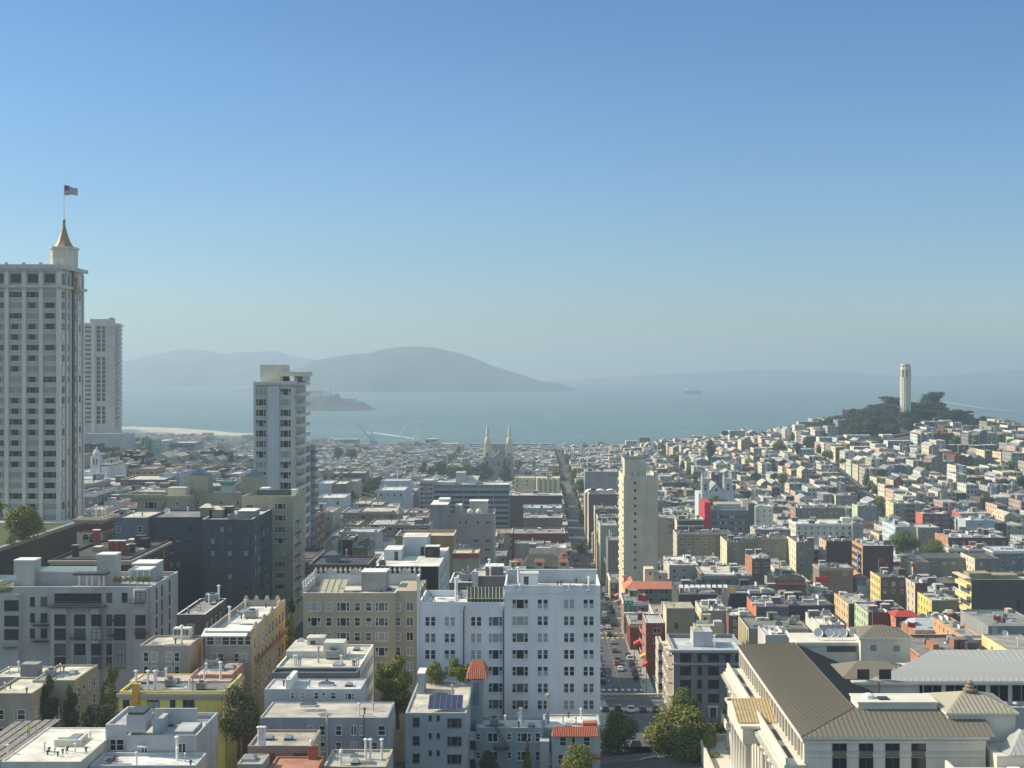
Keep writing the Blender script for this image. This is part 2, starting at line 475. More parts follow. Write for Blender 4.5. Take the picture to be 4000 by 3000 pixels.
def core(x0, x1, y0, y1, zt, wc, rc, label, z0=None, name='apartment_building', cat='building', group=None,
         par=.7, win='dh', fl=3.1, cw=3.3, ww=1.1, wh=1.6, nfl=4, front=True, left=None, right=None, furn=None,
         cornice=0, fr='w', brick=False, cap=None, bay=0, seed=None, first=1.9, wallm=None, hut=None):
    rr = random.Random(seed if seed is not None else int(abs(x0*37+y0*11+zt*7)))
    b = B(); b.rr = rr
    b.x0,b.x1,b.y0,b.y1,b.zt = x0,x1,y0,y1,zt
    g = min(G(x0,y0),G(x1,y0),G(x0,y1),G(x1,y1))-1
    b.z0 = g if z0 is None else z0
    b.L = (round((x0+x1)/2,3), round((y0+y1)/2,3), round(b.z0,3))
    b.root = thing(name, label, cat, b.L, group)
    wm = wallm or (brick_m(wc) if brick else wall_m(wc)); rm = roof_m(rc)
    b.wm, b.rm, b.rz, b.fr = wm, rm, zt-par, fr
    b.nw = 0
    shell(b, x0, x1, y0, y1, b.z0, zt, wm, rm, par, cap=cap)
    FOOT.append((x0-.5,x1+.5,y0-.5,y1+.5))
    if cornice:
        m = MB(); c = cornice
        m.box(x0-c,x1+c,y0-c,y0-.01,zt-.9,zt-.35,0); m.box(x0-c*.5,x1+c*.5,y0-c*.5,y0-.012,zt-1.4,zt-.9,0)
        if x0 > 0: m.box(x0-c,x0-.01,y0,y1,zt-.9,zt-.35,0)
        else: m.box(x1+.01,x1+c,y0,y1,zt-.9,zt-.35,0)
        m.build("cornice", [b.cm if hasattr(b,'cm') else WHITE if fr=='w' else TAN], b.root, b.L)
    if front and win: grid(b, 'f', win, fl, cw, ww, wh, nfl, first)
    if left is None: left = x0 > 0
    if right is None: right = x1 < 0
    if left and win: grid(b, 'l', win, fl, cw*.95, ww, wh, nfl, first)
    if right and win: grid(b, 'r', win, fl, cw*.95, ww, wh, nfl, first)
    if bay:
        k = max(1, int((x1-x0)/5)); n = min(nfl, int((zt-b.z0-4)/fl))
        for i in range(k):
            cx = x0+(x1-x0)*(i+.5)/k
            m = MB(); m.prism([(cx-1.5,y0),(cx-.9,y0-.8),(cx+.9,y0-.8),(cx+1.5,y0)][::-1][::-1], zt-1.2-n*fl, zt-.8, 0)
            m.build("bay_window", [wm], b.root, b.L)
    if furn is None: furn = 3
    furnish(b, furn, hut)
    return b
VARS = [0,0,0,1,1,2,2,3,3,4]
def add_win(b, face, u, z, w, h, style='dh', var=None, parent=None):
    if b.nw >= 100: return None
    var = b.rr.choice(VARS) if var is None else var
    me = win_mesh(w, h, style, var, b.fr); L = b.L
    if face == 'f': loc, rz = (u-L[0], b.y0-.012-L[1], z-L[2]), 0
    elif face == 'l': loc, rz = (b.x0-.012-L[0], u-L[1], z-L[2]), -math.pi/2
    else: loc, rz = (b.x1+.012-L[0], u-L[1], z-L[2]), math.pi/2
    b.nw += 1
    if b.y0 > 300: return inst("window", me[0], parent or b.root, loc, rz)
    o = inst("window", me[1], parent or b.root, loc, rz); inst("pane", me[2], o, (0, 0, 0)); return o
def grid(b, face, style, fl, cw, ww, wh, nfl, first=1.9):
    a, c = (b.x0, b.x1) if face == 'f' else (b.y0, b.y1)
    n = max(1, int((c-a)/cw)); st = (c-a)/n
    nf = min(nfl, int((b.zt-b.z0-3)/fl))
    for j in range(nf):
        z = b.zt-first-wh/2-j*fl
        for i in range(n):
            if b.rr.random() < .06: continue
            add_win(b, face, a+st*(i+.5), z, ww, wh, style)
def furnish(b, k, hut=None):
    rr = b.rr; x0,x1,y0,y1 = b.x0+1,b.x1-1,b.y0+1,b.y1-1
    if x1-x0 < 2 or y1-y0 < 2: return
    def at(kind, x=None, y=None, rz=0):
        x = rr.uniform(x0,x1) if x is None else x; y = rr.uniform(y0,y1) if y is None else y
        return inst(kind, rr.choice(RF[kind]), b.root, (x-b.L[0], y-b.L[1], b.rz-b.L[2]), rz)
    if hut or (hut is None and k >= 3 and rr.random() < .5 and x1-x0 > 5 and y1-y0 > 7):
        w,d,h = rr.uniform(2.2,3.6),rr.uniform(2.4,4),rr.uniform(2.2,2.8)
        hm_, dm_ = hut_mesh(w,d,h,b.wm,b.rm)
        ho_ = inst("stair_hut", hm_, b.root, (rr.uniform(x0+w/2,x1-w/2)-b.L[0], rr.uniform(y0+(y1-y0)*.4,y1-d/2)-b.L[1], b.rz-b.L[2])); inst("door", dm_, ho_, (0,0,0))
    if b.y0 < 300 and k > 0:
        k = k*2
        pm_ = MB()
        for i in range(rr.randint(3, 6)):
            px_, py_ = rr.uniform(x0, x1-1), rr.uniform(y0, y1-1); n_ = rr.randint(6, 9)
            rx_, ry_ = rr.uniform(.5, min(2.6, (x1-x0)/3)), rr.uniform(.4, 1.6)
            pm_.poly([(min(x1, max(x0, px_+rx_*math.cos(6.283*j/n_)*rr.uniform(.7, 1.15))), min(y1, max(y0, py_+ry_*math.sin(6.283*j/n_)*rr.uniform(.7, 1.15))), b.rz+.012+.004*i) for j in range(n_)], rr.randint(0, 1))
        pm_.build("roof_patches", [mat("tar_patch", (.17,.165,.155), .9, .3, 1), mat("pale_patch", (.5,.49,.46), .9, .2, 1)], b.root, b.L)
    for i in range(k):
        q = rr.random()
        if k >= 5 and b.y0 > 300: at('roof_box' if q < .35 else 'roof_duct' if q < .6 else 'skylight' if q < .75 else 'vent_pipe' if q < .9 else 'air_unit')
        else: at('vent_pipe' if q < .55 else 'skylight' if q < .77 else 'air_unit' if q < .84 else 'chimney_pipe' if q < .97 else 'satellite_dish')
def bld(px0, px1, py, Y, d, wc, rc, label, pyb=None, far=None, **k):
    """front face spans px0..px1 with its top edge at py, at distance Y"""
    x0, x1, zt = wx(px0,Y), wx(px1,Y), wz(py,Y)
    RECTS.append((px0, px1, py, pyb if pyb else py+60, Y))
    return core(x0, x1, Y, Y+d, zt, wc, rc, label, **k)
def wins(b, cols, rows, h, face='f', rowskip=()):
    """windows at pixel columns (px, width px, style) and pixel rows on the front face"""
    s = b.y0/F
    for j, py in enumerate(rows):
        for i, cdef in enumerate(cols):
            if (i, j) in rowskip: continue
            px, w, st = cdef[:3]
            var = cdef[3] if len(cdef) > 3 else None
            add_win(b, 'f', wx(px,b.y0), wz(py,b.y0), w*s, (cdef[4] if len(cdef) > 4 else h)*s, st, var)
def part(b, name, mats, fn, smooth=False):
    m = MB(); fn(m); return m.build(name, mats if isinstance(mats,(list,tuple)) else [mats], b.root, b.L, smooth)
def piece(b, kind, x, y, z=None, rz=0, i=None, sc=None):
    return inst(kind, RF[kind][i if i is not None else b.rr.randrange(len(RF[kind]))], b.root, (x-b.L[0], y-b.L[1], (b.rz if z is None else z)-b.L[2]), rz, sc)
def rail(m, pts, h=1.0, r=.035, n=3, mi=0):
    for a, c in zip(pts, pts[1:]):
        for k in range(1, n+1):
            m.tube((a[0],a[1],a[2]+h*k/n),(c[0],c[1],c[2]+h*k/n), r, 4, mi)
        q = max(1, int((Vector(c)-Vector(a)).length/1.5))
        for k in range(q+1):
            p = Vector(a).lerp(Vector(c), k/q); m.tube(p, p+Vector((0,0,h)), r, 4, mi)

# ------------------------------------------------------------------ trees
def leaf_mat(name, a, c):
    m = bpy.data.materials.new(name); m.use_nodes = True
    nt = m.node_tree; b = nt.nodes["Principled BSDF"]; b.inputs["Roughness"].default_value = .75; b.inputs["Specular IOR Level"].default_value = .25
    g = nt.nodes.new("ShaderNodeNewGeometry"); r = nt.nodes.new("ShaderNodeValToRGB")
    r.color_ramp.elements[0].color = (*a, 1); r.color_ramp.elements[1].color = (*c, 1)
    nt.links.new(g.outputs["Random Per Island"], r.inputs[0]); nt.links.new(r.outputs[0], b.inputs["Base Color"])
    return m
LEAF = leaf_mat("green_leaves", (.045,.075,.018), (.17,.20,.045))
LEAFY = leaf_mat("yellow_green_leaves", (.07,.085,.015), (.27,.27,.05))
LEAFD = leaf_mat("dark_needles", (.020,.030,.014), (.075,.085,.04))
LEAFB = leaf_mat("brown_green_leaves", (.045,.06,.02), (.22,.19,.07))
BARK = mat("bark", (.10,.075,.05), .95, .3, 2)
def crown(kind, seed, n=5000, ls=.055):
    """a crown of leaf-sized faces in unit size: x,y within +-0.5, z from 0 to 1"""
    rr = random.Random(seed); m = MB(); lobes = []
    if kind == 'round':
        lobes = [(0,0,.46,.40,.44)] + [(.26*math.cos(a)*rr.uniform(.7,1.1), .26*math.sin(a)*rr.uniform(.7,1.1), rr.uniform(.18,.72), rr.uniform(.17,.24), rr.uniform(.15,.24)) for a in [i*.8 for i in range(8)]] + [(rr.uniform(-.15,.15),rr.uniform(-.15,.15),.8,.17,.17) for i in range(3)]
    elif kind == 'loose':
        lobes = [(rr.uniform(-.3,.3),rr.uniform(-.3,.3),rr.uniform(.2,.88),rr.uniform(.1,.2),rr.uniform(.09,.17)) for i in range(16)]
    elif kind == 'cypress':       # layered, flat-topped wind-blown
        lobes = [(rr.uniform(-.3,.3),rr.uniform(-.3,.3),z,rr.uniform(.16,.26),rr.uniform(.05,.09)) for z in (.15,.25,.35,.45,.5,.6,.66,.72,.8,.84,.9,.92) for q in (0,1)]
    elif kind == 'tall':
        lobes = [(rr.uniform(-.2,.2),rr.uniform(-.2,.2),z,.3*(1-abs(z-.42)*1.1)*rr.uniform(.8,1.1),rr.uniform(.09,.13)) for z in [i/14 for i in range(1,14)]]
    elif kind == 'spire':
        lobes = [(rr.uniform(-.05,.05),rr.uniform(-.05,.05),z,.42*(1.03-z)*rr.uniform(.85,1.1),.07) for z in [i/14 for i in range(1,14)]]
    elif kind == 'dome':
        lobes = [(0,0,.48,.47,.5)]
    tot = sum(l[3]**2+l[3]*l[4] for l in lobes)
    for (cx,cy,cz,r,rz) in lobes:
        k = int(n*(r*r+r*rz)/tot)
        sd_ = rr.random()*99
        for i in range(k):
            d = Vector((rr.gauss(0,1),rr.gauss(0,1),rr.gauss(0,1))).normalized()
            q = (.97+.05*rr.random()) if kind == 'dome' else rr.uniform(.62,1.08)*(1+.22*noise.noise(d*2.5+Vector((sd_,0,0))))
            p = Vector((cx+d.x*r*q, cy+d.y*r*q, cz+d.z*rz*q))
            if p.z < .02: continue
            nn = (d*(1.0 if kind != 'dome' else 2.5)+Vector((rr.uniform(-1,1),rr.uniform(-1,1),rr.uniform(-.4,1)))*.8).normalized()
            t = nn.orthogonal().normalized(); t.rotate(Matrix.Rotation(rr.random()*6.28,3,nn)); u = nn.cross(t)
            s = ls*rr.uniform(.5,1.15)
            a = p+t*s*.5; b_ = p+u*s*.32; c = p-t*s*.5; e = p-u*s*.32
            m.quad(tuple(a),tuple(b_),tuple(c),tuple(e))
    return m
CR = {}
def crown_mesh(kind, seed, n, ls, lm):
    k = (kind, seed, n, ls, lm.name)
    if k not in CR: CR[k] = crown(kind, seed, n, ls).mesh("crown", [lm])
    return CR[k]
def trunk_mesh(seed, h=1.0, r=.035):
    k = ('t', seed)
    if k in CR: return CR[k]
    rr = random.Random(seed); m = MB()
    m.tube((0,0,-.1),(.02,0,.4), r*1.2, 7, 0, r*.75)
    for i in range(5):
        a = rr.random()*6.28; z = rr.uniform(.3,.45)
        m.tube((.02,0,z-.06),(.28*math.cos(a),.28*math.sin(a),z+rr.uniform(.2,.4)), r*.55, 5, 0, r*.15)
    CR[k] = m.mesh("trunk", [BARK]); return CR[k]
def tree(label, x, y, z, w, h, kind='round', lm=None, n=5000, ls=.055, seed=1, group=None, lift=.12, cat='tree', name='tree'):
    t = thing(name, label, cat, (x,y,z), group, rz=0)
    ro = random.Random(int(abs(x*13+y*7)))
    a = ro.random()*6.28
    inst("trunk", trunk_mesh(seed % 3), t, (0,0,0), a, (w,w,h))
    inst("crown", crown_mesh(kind, seed, n, ls, lm or LEAF), t, (0,0,h*lift), a, (w,w,h*(1-lift)))
    return t
def tree_px(label, px0, px1, pyt, pyb, Y, **k):
    """crown spans px0..px1, pyt..pyb at distance Y"""
    w = (px1-px0)/F*Y; zt, zb = wz(pyt,Y), wz(pyb,Y); x = wx((px0+px1)/2,Y)
    lift = k.pop('lift', .12); h = (zt-zb)/(1-lift)
    return tree(label, x, Y, zt-h, w, h, lift=lift, **k)
# ================================================================== near and landmark buildings
# ---- tall hotel tower on the left, with a spire and a flag
def hotel_tower():
    Y = 400.0; x0, x1 = wx(-160,Y), wx(232,Y); zt = wz(1032,Y); y1 = 421.0; z0 = 82
    b = B(); b.rr = random.Random(5); b.x0,b.x1,b.y0,b.y1,b.zt,b.z0 = x0,x1,Y,y1,zt,z0
    b.L = (x0, Y, z0); b.nw = 0; b.fr = 't'; b.root = thing("hotel_tower", "tall pale grey hotel tower with copper spire and outdoor lift shaft", "tower", b.L)
    wm = mat("pale_concrete", (.52,.51,.49), .9, .08, .2, streak=.08, fine=.06); b.wm = wm; b.rm = roof_m(GREY_R); b.rz = zt-1
    pm = mat("cream_pier", (.66,.61,.51), .9, .06, .3, streak=.06)
    shell(b, x0, x1, Y, y1, z0, zt, wm, b.rm, 1.0)
    FOOT.append((x0-2,x1+2,Y-2,y1+2)); RECTS.append((-160,330,850,2120,Y))
    s = Y/F
    for px in (-106,-38,28,96,162):
        part(b, "pier", [pm], lambda m: m.box(wx(px-8,Y),wx(px+8,Y),Y-.55,Y,z0,wz(1042,Y)))
    part(b, "corner_pier", [pm], lambda m: (m.box(wx(222,Y),x1+.25,Y-.55,Y+.8,z0,wz(1042,Y))))
    for py in (1118,):
        part(b, "belt_cornice", [wm], lambda m: (m.box(x0,x1+.9,Y-1.0,Y-.56,wz(py+6,Y),wz(py-4,Y)), m.box(x1+.26,x1+.9,Y-.56,y1+.9,wz(py+6,Y),wz(py-4,Y))))
    part(b, "top_cornice", [wm], lambda m: (m.box(x0,x1+1.1,Y-1.3,Y-.56,wz(1050,Y),wz(1036,Y)), m.box(x1+.26,x1+1.1,Y-.56,y1+1.2,wz(1050,Y),wz(1036,Y)),
         m.box(x0,x1+.8,Y-1.0,Y-.57,wz(1058,Y),wz(1050,Y)), [m.box(wx(p-5,Y),wx(p+5,Y),Y-1.0,Y-.3,wz(1036,Y),wz(1026,Y)) for p in (-38,28,96,162,232)]))
    # spandrel panels between floors, windows
    rows = [1151+41.4*i for i in range(24)]
    front = [(-6,40),(62,48),(129,48),(195,50)]
    cnt = 0
    for j, py in enumerate([1087]+rows):
        for px, w in front:
            if j == 0: add_win(b, 'f', wx(px,Y), wz(py,Y), 40*s, 34*s, 'pl', 0)
            elif b.nw < 98:
                q = b.rr.random(); add_win(b, 'f', wx(px,Y), wz(py,Y), w*s, 20*s, 'cur' if q < .62 else 'tri', 0 if q < .85 else 2)
    for py in rows:
        part(b, "ledge", [wm], lambda m: [m.box(wx(px-29,Y),wx(px+29,Y),Y-.22,Y-.01,wz(py+17,Y),wz(py+11.5,Y)) for px, w in front])
    # side windows beyond the hundred: one part
    ms = MB(); X = x1
    for py in [1087]+rows:
        for yy, ww in ((403.2,2.0),(407.2,1.1),(413.4,1.1),(417.3,2.2)):
            z = wz(py,Y) - 0; h = 1.7 if py > 1100 else 2.8
            ms.box(X-.02,X+.06,yy-ww/2-.12,yy+ww/2+.12,z-h/2-.1,z+h/2+.1,0); ms.quad((X+.08,yy-ww/2,z-h/2),(X+.08,yy+ww/2,z-h/2),(X+.08,yy+ww/2,z+h/2),(X+.08,yy-ww/2,z+h/2),1 if b.rr.random()<.6 else 2)
    o = ms.build("window", [DARKF, GLASS, mat("painted_sky_glass",(.45,.55,.6),.3,0)], b.root, b.L); tag(o, kind="stuff")  # pale panes have a sky reflection put into their colour
    for yy in (405.5, 408.9, 411.9, 415.2, 420.2):
        part(b, "side_pier", [pm], lambda m: m.box(X+.09,X+.4,yy-.35,yy+.35,z0,wz(1058,Y)))
    part(b, "lift_shaft", [METALD], lambda m: m.box(X+.41,X+.75,409.5,411.2,z0,wz(1048,Y)))
    part(b, "lift_cab", [mat("bronze_lift",(.35,.27,.14),.5,.1,1)], lambda m: (m.box(X+.76,X+2.0,409.3,411.4,wz(1130,Y),wz(1075,Y)), m.lathe(X+1.4,410.3,[(1.2,wz(1140,Y)),(1.2,wz(1122,Y)),(.6,wz(1118,Y))],10)))
    # lantern block and spire
    cx, cy = wx(250,410), 410.0
    lm = mat("cream_plaster",(.62,.58,.46),.9,.15,.5,streak=.2)
    def lant(m):
        zb, zz = zt-1, wz(975,cy)
        m.prism([(cx-3.3,cy-2.2),(cx-2.2,cy-3.3),(cx+2.2,cy-3.3),(cx+3.2,cy-2.2),(cx+3.2,cy+3),(cx-3.3,cy+3)], zb, zz)
        m.prism([(cx-3.6,cy-2.4),(cx-2.4,cy-3.6),(cx+2.4,cy-3.6),(cx+3.5,cy-2.4),(cx+3.5,cy+3.3),(cx-3.6,cy+3.3)], zz, zz+.7)
        m.box(cx+1.4,cx+1.75,cy-3.45,cy-3.3,zb,zz-1)
    part(b, "lantern_block", [lm], lant)
    zz = wz(966,cy); zp = wz(860,cy); hh = zp-zz
    cop = mat("copper_sheet",(.34,.23,.12),.55,.25,.8,metal=.35)
    part(b, "spire", [cop], lambda m: m.lathe(cx,cy,[(3.05,zz),(2.5,zz+hh*.07),(1.9,zz+hh*.2),(1.35,zz+hh*.38),(.85,zz+hh*.57),(.55,zz+hh*.72),(.4,zz+hh*.86),(.36,zz+hh*.94),(.62,zz+hh*.955),(.5,zz+hh),(.1,zz+hh*1.04)],8,ph=math.pi/8))
    part(b, "flagpole", [WHITE], lambda m: (m.tube((cx,cy,zp),(cx,cy,wz(716,cy)),.13,8,0,.07), m.lathe(cx,cy,[(.02,wz(717,cy)),(.16,wz(715,cy)),(.02,wz(712,cy))],8)))
    b2 = MB(); zt2 = wz(722,cy); nx_, nz_ = 26, 13; W_, H_ = 4.1, 3.0
    for i in range(nx_+1):
        for j in range(nz_+1):
            u, v = i/nx_, j/nz_
            x = cx+.12+W_*u*.95; z = zt2-H_*(1-v)*(1-.36*u) - u*1.15 - .12*math.sin(u*9+v*2)
            b2.v.append((x, cy+.35*math.sin(u*7+v*1.5)*u**.5, z))
    for i in range(nx_):
        for j in range(nz_):
            a = i*(nz_+1)+j
            canton = i < 10 and j >= 6
            b2.f.append((a,a+nz_+1,a+nz_+2,a+1)); b2.m.append(2 if canton else (0 if j % 2 == 0 else 1))
    for i in range(1,10,2):
        for j in range(7,13,2):
            p = b2.v[i*(nz_+1)+j]; b2.quad((p[0]-.05,p[1]-.02,p[2]-.05),(p[0]+.05,p[1]-.02,p[2]-.05),(p[0]+.05,p[1]-.02,p[2]+.05),(p[0]-.05,p[1]-.02,p[2]+.05),1)
    fl = b2.mesh("flag", [mat("flag_red",(.35,.04,.05),.8,0), mat("flag_white",(.6,.6,.58),.8,0), mat("flag_blue",(.05,.06,.14),.8,0)], (cx,cy,zt2), True)
    o = bpy.data.objects.new("flag", fl); col.objects.link(o); o.location = (cx,cy,zt2)
    tag(o, "striped red, white and blue flag flying above the copper spire", "flag")
    global FLAG_ME; FLAG_ME = fl
hotel_tower()

# ---- second slim tower beyond it
b = bld(325,447,1262,914,16,(.52,.50,.44),GREY_R,"slender beige high-rise standing behind the tall hotel tower",pyb=1685,name='high_rise',cat='tower',win=None,furn=0,par=1.5)
s = 914/F
for r_ in range(22):
    py = 1278+17.6*r_
    for px, w in ((345,24),(385,15),(405,13)):
        if b.nw < 99 and not (px > 350 and r_ in (6,17)): add_win(b,'f',wx(px,914),wz(py,914),w*s,(7 if px < 350 else 15)*s,'pl',b.rr.choice((0,3,3)))
part(b,"blank_shaft",[mat("pale_shaft",(.62,.59,.52),.9,.05,.3)],lambda m:m.box(wx(358,914),wx(372,914),913.0,913.99,b.z0,wz(1266,914)))
for r_ in range(22):
    z = wz(1290+17.6*r_,914)
    part(b,"balcony",[b.wm,METALD],lambda m:(m.box(b.x1+.02,b.x1+1.9,915,926,z,z+.25),m.box(b.x1+1.75,b.x1+1.9,915,926,z+.25,z+1.0)))
    if r_ % 2 == 0: part(b,"side_glazing",[GLASS3],lambda m:m.box(b.x1+.01,b.x1+.05,916,925,z+.5,z+2.4))
part(b,"penthouse",[b.wm,GLASS],lambda m:(m.box(wx(348,914),wx(412,914),916,926,b.zt-1.5,wz(1246,914)),m.box(wx(420,914),wx(436,914),916,922,b.zt-1.5,wz(1243,914)),m.box(wx(424,914),wx(432,914),917,921,wz(1243,914),wz(1240,914),1)))
part(b,"roof_band",[b.wm],lambda m:m.box(b.x0-.5,b.x1+1.2,913.2,930.5,b.zt-2.2,b.zt-1.2))

# ---- slim tower with blank centre shaft and balconies
b = bld(995,1152,1503,430,20,(.60,.58,.50),GREY_R,"slim beige tower with blank central shaft and stacked side balconies",pyb=1950,name='apartment_tower',cat='tower',win=None,furn=0,par=.6)
rows = [1531+40.7*i for i in range(10)]
wins(b,[(1020,38,'tri'),(1116,40,'tri')],rows,24)
part(b,"central_shaft",[mat("grey_shaft",(.58,.58,.58),.9,.06,.3,streak=.08)],lambda m:m.box(wx(1047,430),wx(1092,430),429.2,429.99,b.z0,wz(1507,430)))
part(b,"corner_fin",[mat("cream_shaft",(.62,.58,.48),.9,.06,.3)],lambda m:m.box(wx(995,430)-.3,wx(1000,430),429.6,430.6,b.z0,wz(1503,430)))
part(b,"roof_slab",[mat("cream_shaft",(.62,.58,.48),.9,.06,.3)],lambda m:(m.box(b.x0-.3,b.x1+.6,429.3,430.02,wz(1503,430),wz(1490,430)),m.box(b.x0-.3,b.x1+.6,430.02,450,wz(1498,430),wz(1490,430))))
for i in range(16):
    z = wz(1503+40.7*i,430)
    part(b,"balcony",[b.wm],lambda m:(m.box(b.x1+.02,b.x1+1.6,430.5,449,z-.35,z-.1),m.box(b.x1+1.45,b.x1+1.6,430.5,449,z-.1,z+.75),m.box(b.x1+.02,b.x1+1.45,430.5,430.65,z-.1,z+.75)))
    for yy in (433,437.5,441.5,445.5): add_win(b,'r',yy,z+1.2,2.6,2.1,'two')
zr = wz(1490,430)
def ph(m):
    m.box(wx(1016,434),wx(1105,434),434,446,zr,wz(1425,434)); 
part(b,"lift_house",[mat("cream_shaft",(.62,.58,.48),.9,.06,.3)],ph)
part(b,"roof_pavilion",[mat("cream_shaft",(.62,.58,.48),.9,.06,.3),GLASS3],lambda m:(m.box(wx(1088,432),wx(1187,432),432,448,wz(1470,432),wz(1452,432)),m.box(wx(1148,433),wx(1182,433),433,447,zr,wz(1470,432),1),m.box(wx(1090,433),wx(1093,433),432.3,432.6,zr,wz(1470,432)),m.box(wx(1150,433),wx(1153,433),432.3,432.6,zr,wz(1470,432))))
part(b,"roof_railing",[WHITE],lambda m:rail(m,[(wx(1150,431),430.5,zr),(b.x1+.4,430.5,zr),(b.x1+.4,449,zr)],.9,.04,2))
part(b,"antenna",[METAL],lambda m:(m.tube((wx(1068,436),436,wz(1425,434)),(wx(1068,436),436,wz(1412,434)),.06),m.tube((wx(1100,436),436,wz(1450,434)),(wx(1104,436),436,wz(1424,434)),.25)))

b = bld(1160,1205,1742,452,14,(.24,.25,.27),GREY_R,"tall dark grey block with curved balconies behind the slim beige tower",pyb=2180,name='apartment_tower',cat='tower',win=None,furn=1)
for i in range(13):
    z = wz(1775+34*i,452)
    part(b,"balcony",[b.wm],lambda m:(m.lathe(b.x1,459,[(1.9,z),(2.0,z+.9)],16),))
    add_win(b,'r',455.2,z+1.0,1.6,1.8,'two')
b = bld(1190,1233,2010,478,19,(.20,.075,.05),BEIGE_R,"narrow brick-red apartment block right of the dark tower with curved balconies",pyb=2180,brick=True,nfl=8,ww=1.2,wh=1.7,cornice=.3,fr='t')

# ---- khaki block with wide windows
KH = (.42,.38,.26)
b = bld(945,1145,1938,370,18,KH,BEIGE_R,"khaki apartment block with fire escapes on its right wall",pyb=2340,win=None,furn=2,par=1.0)
wins(b,[(1095,41,'tri')],[1978,2023,2068,2112,2158,2203,2247,2292],19)
wins(b,[(975,28,'pl')],[1977],12)
for i in range(9):
    z = wz(1978+45*i,370)
    for yy in (372.5,376,380,384.5): add_win(b,'r',yy,z,1.1,1.6,'dh')
    if i: part(b,"fire_escape",[METALD],lambda m:(m.box(b.x1+.02,b.x1+1.0,373,378,z-1.5,z-1.42),rail(m,[(b.x1+1.0,373,z-1.42),(b.x1+1.0,378,z-1.42)],.9,.03,2),m.tube((b.x1+.6,373.5,z-1.4),(b.x1+.6,377.5,z-4.2),.07)))
part(b,"terrace_screen",[mat("screen_green",(.10,.13,.10),.9,.3,1),WHITE],lambda m:(m.box(wx(1000,371),wx(1135,371),372,372.2,b.zt,b.zt+1.5,0),m.box(wx(1005,371),wx(1040,371),374,378,b.zt,b.zt+1.8,1),m.box(wx(1120,371),wx(1144,371),376,380,b.zt-.5,b.zt+1.2,1)))
b = bld(722,945,1925,386,15,KH,BEIGE_R,"khaki block with two glass-pyramid roof turrets left of slim beige tower",pyb=2010,win=None,furn=3,par=.8)
for px in (775,786,815,865,912,930): wins(b,[(px,8,'dh')],[1963],13)
for px0,px1,pt in ((722,812,1858),(940,1026,1862)):
    xa,xb_,ya,yb = wx(px0,387),wx(px1,387),387,393; zz = wz(pt,387)
    part(b,"turret",[b.wm],lambda m:m.box(xa,xb_,ya,yb,b.zt-1,zz))
    part(b,"pyramid_skylight",[mat("blue_skylight",(.10,.17,.21),.35,.1,1)],lambda m:(m.box(xa+1.3,xb_-.5,ya+.5,yb-.5,zz,zz+.25),[m.poly([p,q,((xa+xb_)/2+.3,390,zz+1.9)]) for p,q in zip([(xa+1.3,ya+.5,zz+.25),(xb_-.5,ya+.5,zz+.25),(xb_-.5,yb-.5,zz+.25),(xa+1.3,yb-.5,zz+.25)],[(xb_-.5,ya+.5,zz+.25),(xb_-.5,yb-.5,zz+.25),(xa+1.3,yb-.5,zz+.25),(xa+1.3,ya+.5,zz+.25)])]))
part(b,"green_canopy",[mat("green_canopy",(.10,.26,.20),.6,.1,1),WHITE],lambda m:(m.box(wx(862,390),wx(910,390),389,394,b.zt+2.0,b.zt+2.6),m.box(wx(864,390),wx(908,390),390,394,b.zt-.7,b.zt+2.0,1)))
b = bld(535,735,1937,378,12,(.42,.38,.27),BEIGE_R,"khaki penthouse wing with wide picture window and moulded cornice",pyb=1990,win=None,furn=1,par=.8)
wins(b,[(590,44,'tri',0)],[1974],24); wins(b,[(694,12,'dh')],[1972],20)
part(b,"cornice",[TAN],lambda m:(m.box(b.x0-.7,wx(636,378),377.2,377.99,wz(1940,378),wz(1930,378)),m.box(b.x0-.4,wx(633,378),377.4,377.99,wz(1948,378),wz(1940,378))))
part(b,"outside_stair",[b.wm],lambda m:[m.box(wx(625+i*2.6,378),wx(629+i*2.6,378),376.6,377.98,wz(1995-i*6,378),wz(1990-i*6,378)) for i in range(8)])
part(b,"roof_hut",[mat("cream_hut",(.6,.55,.4),.9,.05,1)],lambda m:m.box(wx(655,381),wx(725,381),381,386,b.zt-.8,b.zt+2.0))

# ---- dark slate block
SL = (.085,.088,.10)
b = bld(790,985,2028,345,26,SL,(.40,.37,.31),"dark slate-blue apartment block with paired narrow windows",pyb=2320,win=None,furn=3,par=.5,cap=WHITE)
b.fr='g'
wins(b,[(832,13,'dh'),(868,12,'dh'),(898,16,'two'),(961,16,'two')],[2068,2115,2161,2207,2252,2296],20)
for i in range(7):
    z = wz(2062+46*i,345)
    for yy,ww in ((349,1.2),(353,1.2),(359,1.8),(364,1.2),(368,1.2)): add_win(b,'r',yy,z,ww,1.8,'dh',b.rr.choice((0,2,4,1)))
    part(b,"fire_escape",[METALD],lambda m:(m.box(b.x1+.02,b.x1+1.1,355.5,361,z-1.5,z-1.42),rail(m,[(b.x1+1.1,355.5,z-1.42),(b.x1+1.1,361,z-1.42)],.9,.03,2)))
part(b,"roof_shed",[mat("grey_shed",(.22,.22,.23),.9,.1,1),WHITE],lambda m:(m.box(wx(928,350),wx(995,350),350,356,b.rz,wz(1998,350)),m.box(wx(926,349.7),wx(997,349.7),349.7,356.3,wz(1998,350),wz(1995,350),1)))
hipm = mat("cream_roof",(.62,.56,.40),.9,.1,1)
